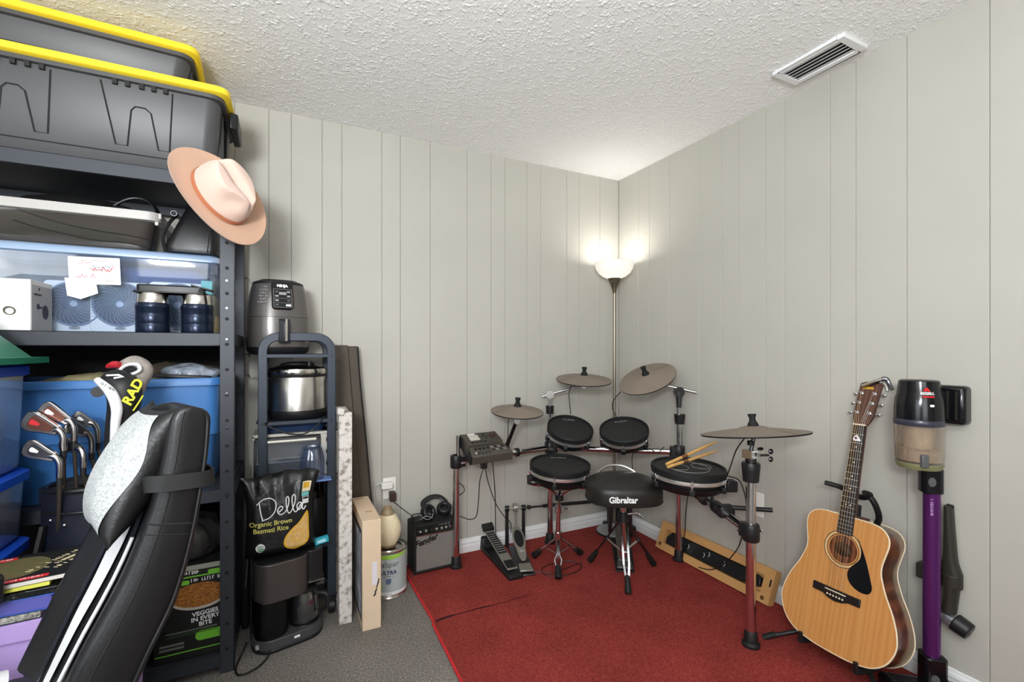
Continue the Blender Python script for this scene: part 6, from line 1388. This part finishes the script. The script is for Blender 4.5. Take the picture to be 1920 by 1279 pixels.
def iron(base, hosel, toe, label, big=1.0, red=False):
    """Shaft from inside the bag up to the hosel; the head reaches from hosel to toe."""
    o = thing('golf_iron', label, 'golf club', T(*base), 'golf irons in the navy bag'); B = lambda p: V(p) - V(base)
    ob('shaft', MB().cyl((0, 0, 0), B(hosel) - V((0, 0, .055)), .0055, n=10), mat('graphite', (84, 76, 68), .3, .6), o)
    ob('ferrule', MB().cyl(B(hosel) - V((0, 0, .075)), B(hosel) - V((0, 0, .05)), .008, n=12), BLK, o)
    d = (V(toe) - V(hosel)); n = d.normalized(); up = n.cross(V((0, 0, 1))).cross(n).normalized()
    ob('hosel', MB().tube([B(hosel) - V((0, 0, .052)), B(hosel) - V((0, 0, .012)), B(hosel) + n * .012 + V((0, 0, .004)), B(hosel) + n * .026], [.0085, .0088, .009, .008], 10, k=4), IRON, o)
    fn = n.cross(up).normalized()
    prof = [(.012, -.010, .010), (.02, -.014, .014), (.045, -.020, .020), (.072, -.026, .026), (.088, -.022, .026), (.096, -.008, .016)]
    top = [B(hosel) + n * (x * big) + up * (t * big) for x, b, t in prof]; bot = [B(hosel) + n * (x * big) + up * (b * big) for x, b, t in prof[::-1]]
    outl2 = spline(top + bot, 3, True); view = (CAM - V(hosel)).normalized(); k = 1 if fn.dot(view) > 0 else -1; fn = fn * k
    ob('club_head', MB().loft([[p - fn * .009 for p in outl2], [p + fn * .004 for p in outl2]]), IRON, o, bevel=.003)
    c = sum(outl2, V((0, 0, 0))) / len(outl2)
    ob('back_cavity', MB().loft([[c + (p - c) * .66 + fn * .0035 for p in outl2], [c + (p - c) * .64 + fn * .0055 for p in outl2]]), COPPER if red else DSTEEL, o)
    ob('badge', MB().loft([[c + n * .012 * big + (p - c) * .26 + fn * .0055 for p in outl2], [c + n * .012 * big + (p - c) * .26 + fn * .0066 for p in outl2]]), REDINK if red == 2 else WINK, o)
    return o
iron(inside(-.03, -.03), at(139, 795, 1.40), at(76, 765, 1.37), 'iron with grey head highest of the club heads, white badge', 1.0, 1)
iron(inside(-.06, -.04), at(119, 812, 1.37), at(46, 786, 1.34), 'iron with red badge and coppery cavity, its toe reaching furthest left', 1.08, 2)
iron(inside(-.07, -.055), at(112, 862, 1.34), at(64, 844, 1.32), 'iron with shiny pale head lowest and nearest of the club heads', .95)
iron(inside(.02, .0), at(172, 818, 1.45), at(146, 806, 1.42), 'iron with bright curved hosel third from the head cover, head turned away', .8)
iron(inside(.04, .02), at(183, 800, 1.49), at(160, 790, 1.47), 'iron with bright hosel nearest the headcover at the back', .75)
iron(inside(.0, -.01), at(156, 845, 1.40), at(100, 828, 1.41), 'dark-faced iron lying behind the two lowest club heads', .85)
# head covers
HCB = mat('cover_black', (26, 27, 28), .5, bump=(150, .3), dist=.001)
HCW = mat('cover_white', (224, 226, 230), .5)
hb0 = at(232, 830, 1.44)
hc = thing('driver_headcover', 'black and white driver head cover with yellow letters rising from the golf bag', 'head cover', T(*hb0))
K = lambda u, v, s=1.44: at(u, v, s) - hb0
path = [K(218, 868), K(226, 800), K(234, 750), K(226, 722), K(200, 708)]
sec = []
P5 = spline(path, 6)
rad = np.interp(np.linspace(0, 1, len(P5)), [0, .25, .5, .68, .85, 1], [.033, .037, .043, .047, .040, .022])
ob('cover', MB().tube(P5, list(rad), 18), HCB, hc, smooth=70)
wp = [K(212, 870, 1.40), K(216, 800, 1.39), K(219, 765, 1.39), K(207, 735, 1.385), K(182, 712, 1.39)]
ob('white_panel', MB().tube(wp, [.010, .013, .016, .016, .010], 10, k=6, sq=[(cos(2 * pi * j / 10), .9 * sin(2 * pi * j / 10)) for j in range(10)]), HCW, hc, smooth=70)
ob('number_tag', MB().cyl(K(183, 735, 1.385), K(183, 735, 1.375), .016, n=20), BLK, hc)
marks(hc, axes(K(203, 726, 1.362), V(RT) * .85 - UP * .45 , UP), .05, .008, INK, 5); marks(hc, axes(K(183, 735, 1.3745), RT, UP), .012, .012, WINK, 8)
YG = mat('cover_yellow', (222, 228, 60), .5)
text(hc, 'RAD', .042, axes(K(250, 735, 1.388), UP * .82 + RT * .45, -RT + UP * .3), YG, 'lettering', ext=.0015, bold=.001)
ob('yellow_line', MB().tube([K(250, 770, 1.395), K(262, 752, 1.394), K(268, 742, 1.394)], .0022, 6, k=3), YG, hc)
ob('white_mark', MB().tube([K(200, 704, 1.40), K(222, 703, 1.40), K(232, 706, 1.40), K(214, 709, 1.395)], .003, 6), HCW, hc)
hb1 = at(258, 700, 1.50)
h2 = thing('wood_headcover', 'white, grey and red fairway wood head cover above the yellow-lettered one', 'head cover', T(*hb1))
J = lambda u, v, s=1.5: at(u, v, s) - hb1
ob('cover', MB().tube([J(245, 760), J(256, 720), J(264, 696), J(250, 686), J(225, 690)], [.024, .028, .034, .034, .016], 16, k=6), mat('cover_grey', (148, 140, 134), .6, var=(60, .2)), h2, smooth=70)
ob('white_loop', MB().tube([J(226, 693, 1.468), J(240, 684, 1.462), J(258, 684, 1.46), J(262, 694, 1.46), J(246, 702, 1.462), J(232, 699, 1.466)], .005, 8, True, k=4), HCW, h2)
ob('dark_oval', MB().loft([[J(243 + 14 * cos(a), 692.5 + 6.5 * sin(a), 1.466) for a in np.linspace(0, 2 * pi, 18)[:-1]], [J(243 + 14 * cos(a), 692.5 + 6.5 * sin(a), 1.480) for a in np.linspace(0, 2 * pi, 18)[:-1]]]), HCB, h2)
ob('red_panel', MB().tube([J(201, 688, 1.47), J(212, 684, 1.468), J(224, 684, 1.466)], [.006, .012, .010], 8, k=3), mat('cover_red', (172, 34, 44), .5), h2)

# ================================================================== lilac bin with books and calendars
LIL = mat('lilac_plastic', (176, 150, 206), .4)
lx1, ly0, ly1, lz = -2.50, -1.045, -.845, .548
lc = thing('lilac_bin', 'tall lilac plastic bin under the pile of books, behind the chair', 'storage bin', T(-2.680, (ly0 + ly1) / 2, 0))
lw, ld = .345, ly1 - ly0
def lr(f, z): return [(x, y, z) for x, y in rrect(lw - 2 * f, ld - 2 * f, .025, 4)]
ob('bin', MB().loft([lr(.035, 0), lr(.03, .01), lr(.012, lz - .05), lr(.0, lz - .048), lr(-.002, lz - .004), lr(.004, lz)]), LIL, lc, smooth=40)
zz = lz + .0008
def flat(name, label, cat, w_, d_, h, m, dx, a=0.0, dy=0.0, cover=None):
    global zz
    o = thing(name, label, cat, T(-2.745 + dx, (ly0 + ly1) / 2 + dy, zz) @ RZ(radians(a)))
    ob('pages' if cover else 'body', MB().box((-w_ / 2, 0, h / 2), (w_, d_, h)), m, o, bevel=.0015)
    if cover:
        ob('cover', MB().box((-w_ / 2 + .002, 0, h + .001), (w_ + .006, d_ + .006, .002)).box((-w_ / 2 + .002, 0, -.0002), (w_ + .006, d_ + .006, .0008)), cover, o)
    zz += h + .0032; return o
flat('notebook', 'black notebook with speckled edge lying directly on the lilac bin', 'notebook', .155, .19, .018, mat('speckled_pages', (120, 116, 110), .9, var=(120, .7, 8), var2=(190, 188, 180)), .035, 4, 0, mat('navy_cover', (26, 28, 44), .5))
flat('ring_binder', 'violet-blue binder with paler edge in the pile on the lilac bin', 'binder', .18, .195, .034, mat('binder_violet', (86, 86, 160), .4), .060, 2, 0, mat('binder_blue', (64, 104, 190), .35))
o = flat('plastic_sleeve', 'crumpled black plastic sleeve under the calendar on the lilac bin', 'plastic bag', .22, .19, .016, mat('sleeve_black', (22, 23, 25), .16, bump=(22, 1.0), dist=.01), .115, 5)
bk = flat('magazine', 'thin magazine with green and yellow spine under the calendar', 'magazine', .165, .185, .010, mat('green_yellow', (146, 186, 84), .5, var=(3, .5), var2=(230, 224, 90)), .050, 6, -.004)
clz = zz
cal = thing('wall_calendar', 'spiral calendar with food picture and red labels on top of the book pile', 'calendar', T(-2.655, (ly0 + ly1) / 2 + .008, clz) @ RZ(radians(9)))
ob('pages', MB().box((-.10, 0, .005), (.20, .20, .010)), mat('calendar_pages', (206, 200, 194), .7), cal)
ob('cover', MB().box((-.10, 0, .0108), (.202, .202, .0014)), INK, cal)
ob('cover_picture', MB().prism(ell(.135, .15, 36, -.130, .005), .0115, .0118), mat('salad_print', (176, 140, 104), .6, var=(75, .6, 8), var2=(70, 88, 46)), cal)
ob('red_label', MB().prism(rrect(.05, .022, .008, 3, -.165, .084), .0116, .0122), REDINK, cal); ob('red_label', MB().prism(rrect(.09, .018, .004, 3, -.095, -.086), .0116, .0122), REDINK, cal)
[marks(cal, T(-.052 + .018 * i, .020 - .014 * i, .0117) @ RZ(.9), .15 - .02 * i, .014, mat('calendar_cream', (226, 210, 170), .5), 30 + i) for i in range(3)]
marks(cal, T(-.095, -.086, .0123), .07, .008, WINK, 40); marks(cal, T(-.165, .084, .0123), .034, .008, WINK, 41)
m = MB()
for i in range(19): m.torus(.0062, .0009, T(-.193 + .0103 * i, .098, .008) @ RY(pi / 2), 10, 4)
ob('spiral', m, DSTEEL, cal)

# ================================================================== reclined gaming chair in the foreground
CH = at(300, 1100, .93)                      # reference point on the near edge of the backrest
Nf = V((-.909, -.410, 0)).normalized(); Aw = V((-.410, .909, 0)).normalized()
Mch = Matrix.Identity(4)
for i in range(3): Mch[i][0], Mch[i][1], Mch[i][2], Mch[i][3] = Nf[i], Aw[i], UP[i], (CH[i] if i < 2 else 0)
chr_ = thing('gaming_chair', 'reclined black leather gaming chair with white stripes and strapped neck cushion', 'chair', Mch)
CI = Mch.inverted()
def spine(u, v, s): return CI @ at(u, v, s)
# near edge of the back, from below the seat to the top, as seen in the plane of the near side
sp = [spine(128, 1330, .90), spine(206, 1215, .905), spine(278, 1105, .92), spine(326, 985, .935), spine(352, 880, .945), spine(364, 805, .95), spine(368, 765, .955)]
sp = [V((p.x, 0, p.z)) for p in sp]
SPN = spline(sp, 6); n_s = len(SPN)
Wd = np.interp(np.linspace(0, 1, n_s), [0, .35, .6, .85, 1], [.31, .36, .32, .20, .13])
Th = np.interp(np.linspace(0, 1, n_s), [0, .3, .55, .8, .88, .93, .97, 1], [.125, .120, .092, .082, .078, .068, .048, .012])
def section(i, prof):
    t = (SPN[min(i + 1, n_s - 1)] - SPN[max(i - 1, 0)]).normalized(); nf = V((0, 1, 0)).cross(t).normalized()
    if nf.x < 0: nf = -nf
    a0 = 0.0
    return [SPN[i] + V((0, a0 + a * Wd[i], 0)) + nf * (k * Th[i]) for a, k in prof]
PROF = [(0.02, -.5), (-.012, -.36), (-.02, 0), (-.014, .30), (.02, .42), (.07, .42), (.12, .38), (.20, .32), (.30, .28), (.70, .28), (.80, .38), (.88, .48), (.93, .50), (.98, .48), (1.014, .30), (1.02, 0), (1.012, -.36), (.98, -.5), (.9, -.54), (.1, -.54)]
ob('backrest', MB().loft([section(i, PROF) for i in range(n_s)]), LEATHER, chr_, smooth=75)
def strip(a0, a1, i0, i1, name, m, h=.06, taper0=1.0, taper1=1.0):
    def hgt(a): return float(np.interp(a, [p[0] for p in PROF[2:16]], [p[1] for p in PROF[2:16]]))
    rows = []
    for i in range(i0, i1):
        f = (i - i0) / max(i1 - i0 - 1, 1); k = taper0 + (taper1 - taper0) * f; mid = (a0 + a1) / 2
        AA = [mid + (a - mid) * k for a in np.linspace(a0, a1, 7)]
        rows.append(section(i, [(a, hgt(a) + h) for a in AA]))
    return ob(name, MB().strip(rows), m, chr_, smooth=70)
WL = mat('white_leather', (226, 226, 228), .42, bump=(160, .2), dist=.001)
ob('white_piping', MB().tube([section(i, [(.19, .40)])[0] for i in range(1, int(n_s * .46))], .0034, 6), WL, chr_)
strip(.36, .66, 1, int(n_s * .64), 'white_stripe', WL, .04, .35, 1.0)
SH2 = mat('shiny_vinyl', (30, 33, 42), .22, bump=(12, .3), dist=.004)
strip(.22, .32, 2, int(n_s * .60), 'side_panel', SH2, .035); strip(.67, .72, 0, int(n_s * .62), 'centre_panel', SH2, .03)
def line(a, k, i0, i1, name, r=.0014, m=BLKM): return ob(name, MB().tube([section(i, [(a, k)])[0] for i in range(i0, i1)], r, 5), m, chr_)
line(-.018, .20, 3, n_s - 2, 'seam'); line(-.019, -.40, 2, n_s - 2, 'seam', .003, LEATHER)
i_ = int(n_s * .50); ob('cross_seam', MB().tube(section(i_, PROF[1:5]), .0022, 6), BLKM, chr_); ob('cross_seam', MB().tube(section(i_ - 1, PROF[1:5]), .0014, 6), BLKM, chr_)
# seat, arm, base
s0 = SPN[4]
seat_z = .46
ar = CI @ at(36, 1236, .86)
ob('seat', MB().loft([[(s0.x + .04 + x * k, .22 + y * k, z) for x, y in [(px + .25, py) for px, py in rrect(.50, .46, .07, 5)]] for k, z in ((.97, seat_z - .10), (1, seat_z - .07), (1, seat_z - .02), (.96, seat_z))]), LEATHER, chr_, smooth=60)
for y in (-.005, .445): ob('seat_bolster', MB().tube([(s0.x + .10, y, seat_z - .02), (s0.x + .30, y, seat_z + .005), (s0.x + .50, y, seat_z - .015)], [.04, .05, .04], 12, k=5), WL, chr_, smooth=70)
for y in (-.075, .52):
    ob('armrest', MB().bar((ar.x, y, ar.z), (ar.x + .26, y, ar.z), .07, .03).bar((ar.x + .14, y, seat_z - .08), (ar.x + .14, y, ar.z - .01), .03, .05), BLK, chr_, bevel=.008)
    ob('recline_hinge', MB().cyl((s0.x + .02, y + (.045 if y < 0 else -.045), seat_z - .03), (s0.x + .02, y + (.065 if y < 0 else -.065), seat_z - .03), .05, n=20), BLK, chr_)
bx_ = s0.x + .27; ob('gas_lift', MB().cyl((bx_, .22, .09), (bx_, .22, seat_z - .09), .028, n=16).box((bx_, .22, seat_z - .11), (.22, .2, .03)), BLK, chr_)
for k in range(5):
    a = 2 * pi * k / 5 + .3; e = V((cos(a), sin(a), 0)); c = V((bx_, .22, 0))
    ob('base_leg', MB().bar(c + V((0, 0, .10)), c + e * .28 + V((0, 0, .068)), .045, .03), BLK, chr_, bevel=.006); ob('caster', MB().cyl(c + e * .285 + V((-.02, 0, .029)), c + e * .285 + V((.02, 0, .029)), .029, n=16).cyl(c + e * .285 + V((0, 0, .03)), c + e * .285 + V((0, 0, .07)), .012, n=8), BLK, chr_)
# neck cushion strapped to the back
pc2 = CI @ at(244, 886, .985)
ip = min(range(n_s), key=lambda i: abs(SPN[i].z - pc2.z))
t = (SPN[min(ip + 2, n_s - 1)] - SPN[ip - 2]).normalized(); nf = V((0, 1, 0)).cross(t).normalized(); nf = nf if nf.x > 0 else -nf
ctr = SPN[ip] + nf * .058 + V((0, .125, 0)) + t * .0
t2 = (t * .965 - nf * .26).normalized(); nf2 = (nf * .965 + t * .26).normalized()
PM = Matrix.Identity(4)
for i in range(3): PM[i][0], PM[i][1], PM[i][2], PM[i][3] = nf2[i], (0, 1, 0)[i], t2[i], ctr[i]
HP, WP, TP = .145, .110, .054
def pil(f, g, sgn, sc=1.0, h=0.0):
    """f along height, g along width in -1..1; pillow with pinched corners."""
    th_ = TP * max(0, (1 - abs(f) ** 2.3)) ** .62 * max(0, (1 - abs(g) ** 2.6)) ** .55
    kk = 1 - .10 * (1 - abs(f)) * abs(g) - .0
    return V((sgn * (th_ * sc + h) + .006 * sin(9 * g + 3 * f) * (1 - abs(f)) * abs(g), g * WP * (1 - .09 * (1 - f * f)), f * HP * (1 - .10 * (1 - g * g))))
G = np.linspace(-1, 1, 29)
cs = ob('cushion', MB().strip([[pil(f, g, 1) for g in G] for f in G]).strip([[pil(f, g, -1) for g in G] for f in G]), mat('cushion_leather', (20, 20, 21), .42, bump=(140, .4), dist=.002), chr_, smooth=80); cs.matrix_local = PM
def mesh_white():
    m = bpy.data.materials.new('white_mesh_fabric'); m.use_nodes = True; nt = m.node_tree; b = nt.nodes['Principled BSDF']; L = nt.links
    tc = nt.nodes.new('ShaderNodeTexCoord'); vo = nt.nodes.new('ShaderNodeTexVoronoi'); vo.inputs['Scale'].default_value = 210; L.new(tc.outputs['Object'], vo.inputs['Vector'])
    r = nt.nodes.new('ShaderNodeValToRGB'); r.color_ramp.elements[0].color = (*lin((192, 194, 194)), 1); r.color_ramp.elements[1].color = (*lin((148, 152, 154)), 1); r.color_ramp.elements[1].position = .8
    L.new(vo.outputs['Distance'], r.inputs[0]); L.new(r.outputs[0], b.inputs['Base Color']); bp = nt.nodes.new('ShaderNodeBump'); bp.inputs['Strength'].default_value = .5; bp.inputs['Distance'].default_value = .002; bp.invert = True
    L.new(vo.outputs['Distance'], bp.inputs['Height']); L.new(bp.outputs[0], b.inputs['Normal']); b.inputs['Roughness'].default_value = .8; return m
def edge(f): return -.97 + .35 * abs(f) ** 2.2
ms = ob('cushion_mesh_panel', MB().strip([[pil(f, edge(f) + (.55 - edge(f)) * k, 1, 1.0, .0022) for k in np.linspace(0, 1, 22)] for f in np.linspace(-.985, .84, 34)]), mesh_white(), chr_, smooth=80); ms.matrix_local = PM
stv = []
for k in range(2):
    z = -.012
ob('cushion_strap', MB().tube([ctr + V((0, -.112, 0)) + t * -.02, SPN[ip] + nf * .055 + V((0, .0, 0)) + t * -.015, SPN[ip] + nf * .03 + V((0, -.016, 0)) + t * -.012, SPN[ip] + nf * -.045 + V((0, -.016, 0)) + t * -.004, SPN[ip] + nf * -.062 + V((0, .05, 0)) + t * -.002, SPN[ip] + nf * -.062 + V((0, .32, 0))], .016, 8, k=4, sq=[(.14, 1), (-.14, 1), (-.14, -1), (.14, -1)]), NYL, chr_)

# ================================================================== dark sheet and bag, added to stand for shade in and beside the shelving
o = thing('added_dark_sheet', 'added black sheet standing for the shade at the back of the shelving, behind the bins', 'cloth', T(-2.93, -.045, 0))
ob('cloth', MB().loft([[(x + .01 * sin(9 * z), y + .006 * sin(x * 30 + z * 4), z) for x, y in rrect(1.16, .014, .006, 3)] for z in np.linspace(.13, 1.26, 14)]), mat('shade_sheet_black', (15, 15, 16), .9), o, smooth=70)
o = thing('added_dark_bag', 'made-up long black bag filling the dark gap between the shelving and the cart', 'bag', T(-2.303, -.21, 0))
ob('bag', MB().loft([[(x * k, y * k, z) for x, y in rrect(.030, .20, .012, 4)] for k, z in ((.8, .0), (1, .03), (1, .30), (.96, .54), (.7, .60))]), NYL, o, smooth=60)
ob('strap', MB().tube([(.006, -.108, .56), (.008, -.125, .45), (.012, -.122, .32), (.004, -.108, .2)], .010, 8, k=5, sq=[(1, .25), (-1, .25), (-1, -.25), (1, -.25)]), MATS['latch_grey'], o)
o = thing('teal_book', 'teal and navy book edge showing between the shelf post and the coffee maker', 'book', T(-2.268, -.365, .0) @ RZ(.1))
ob('pages', MB().box((0, 0, .46), (.018, .05, .20)), PAPER, o); ob('cover', MB().box((0, -.002, .46), (.022, .052, .206)), mat('book_teal', (22, 70, 84), .5), o); ob('stand_block', MB().box((0, 0, .18), (.024, .06, .354)), BLK, o)
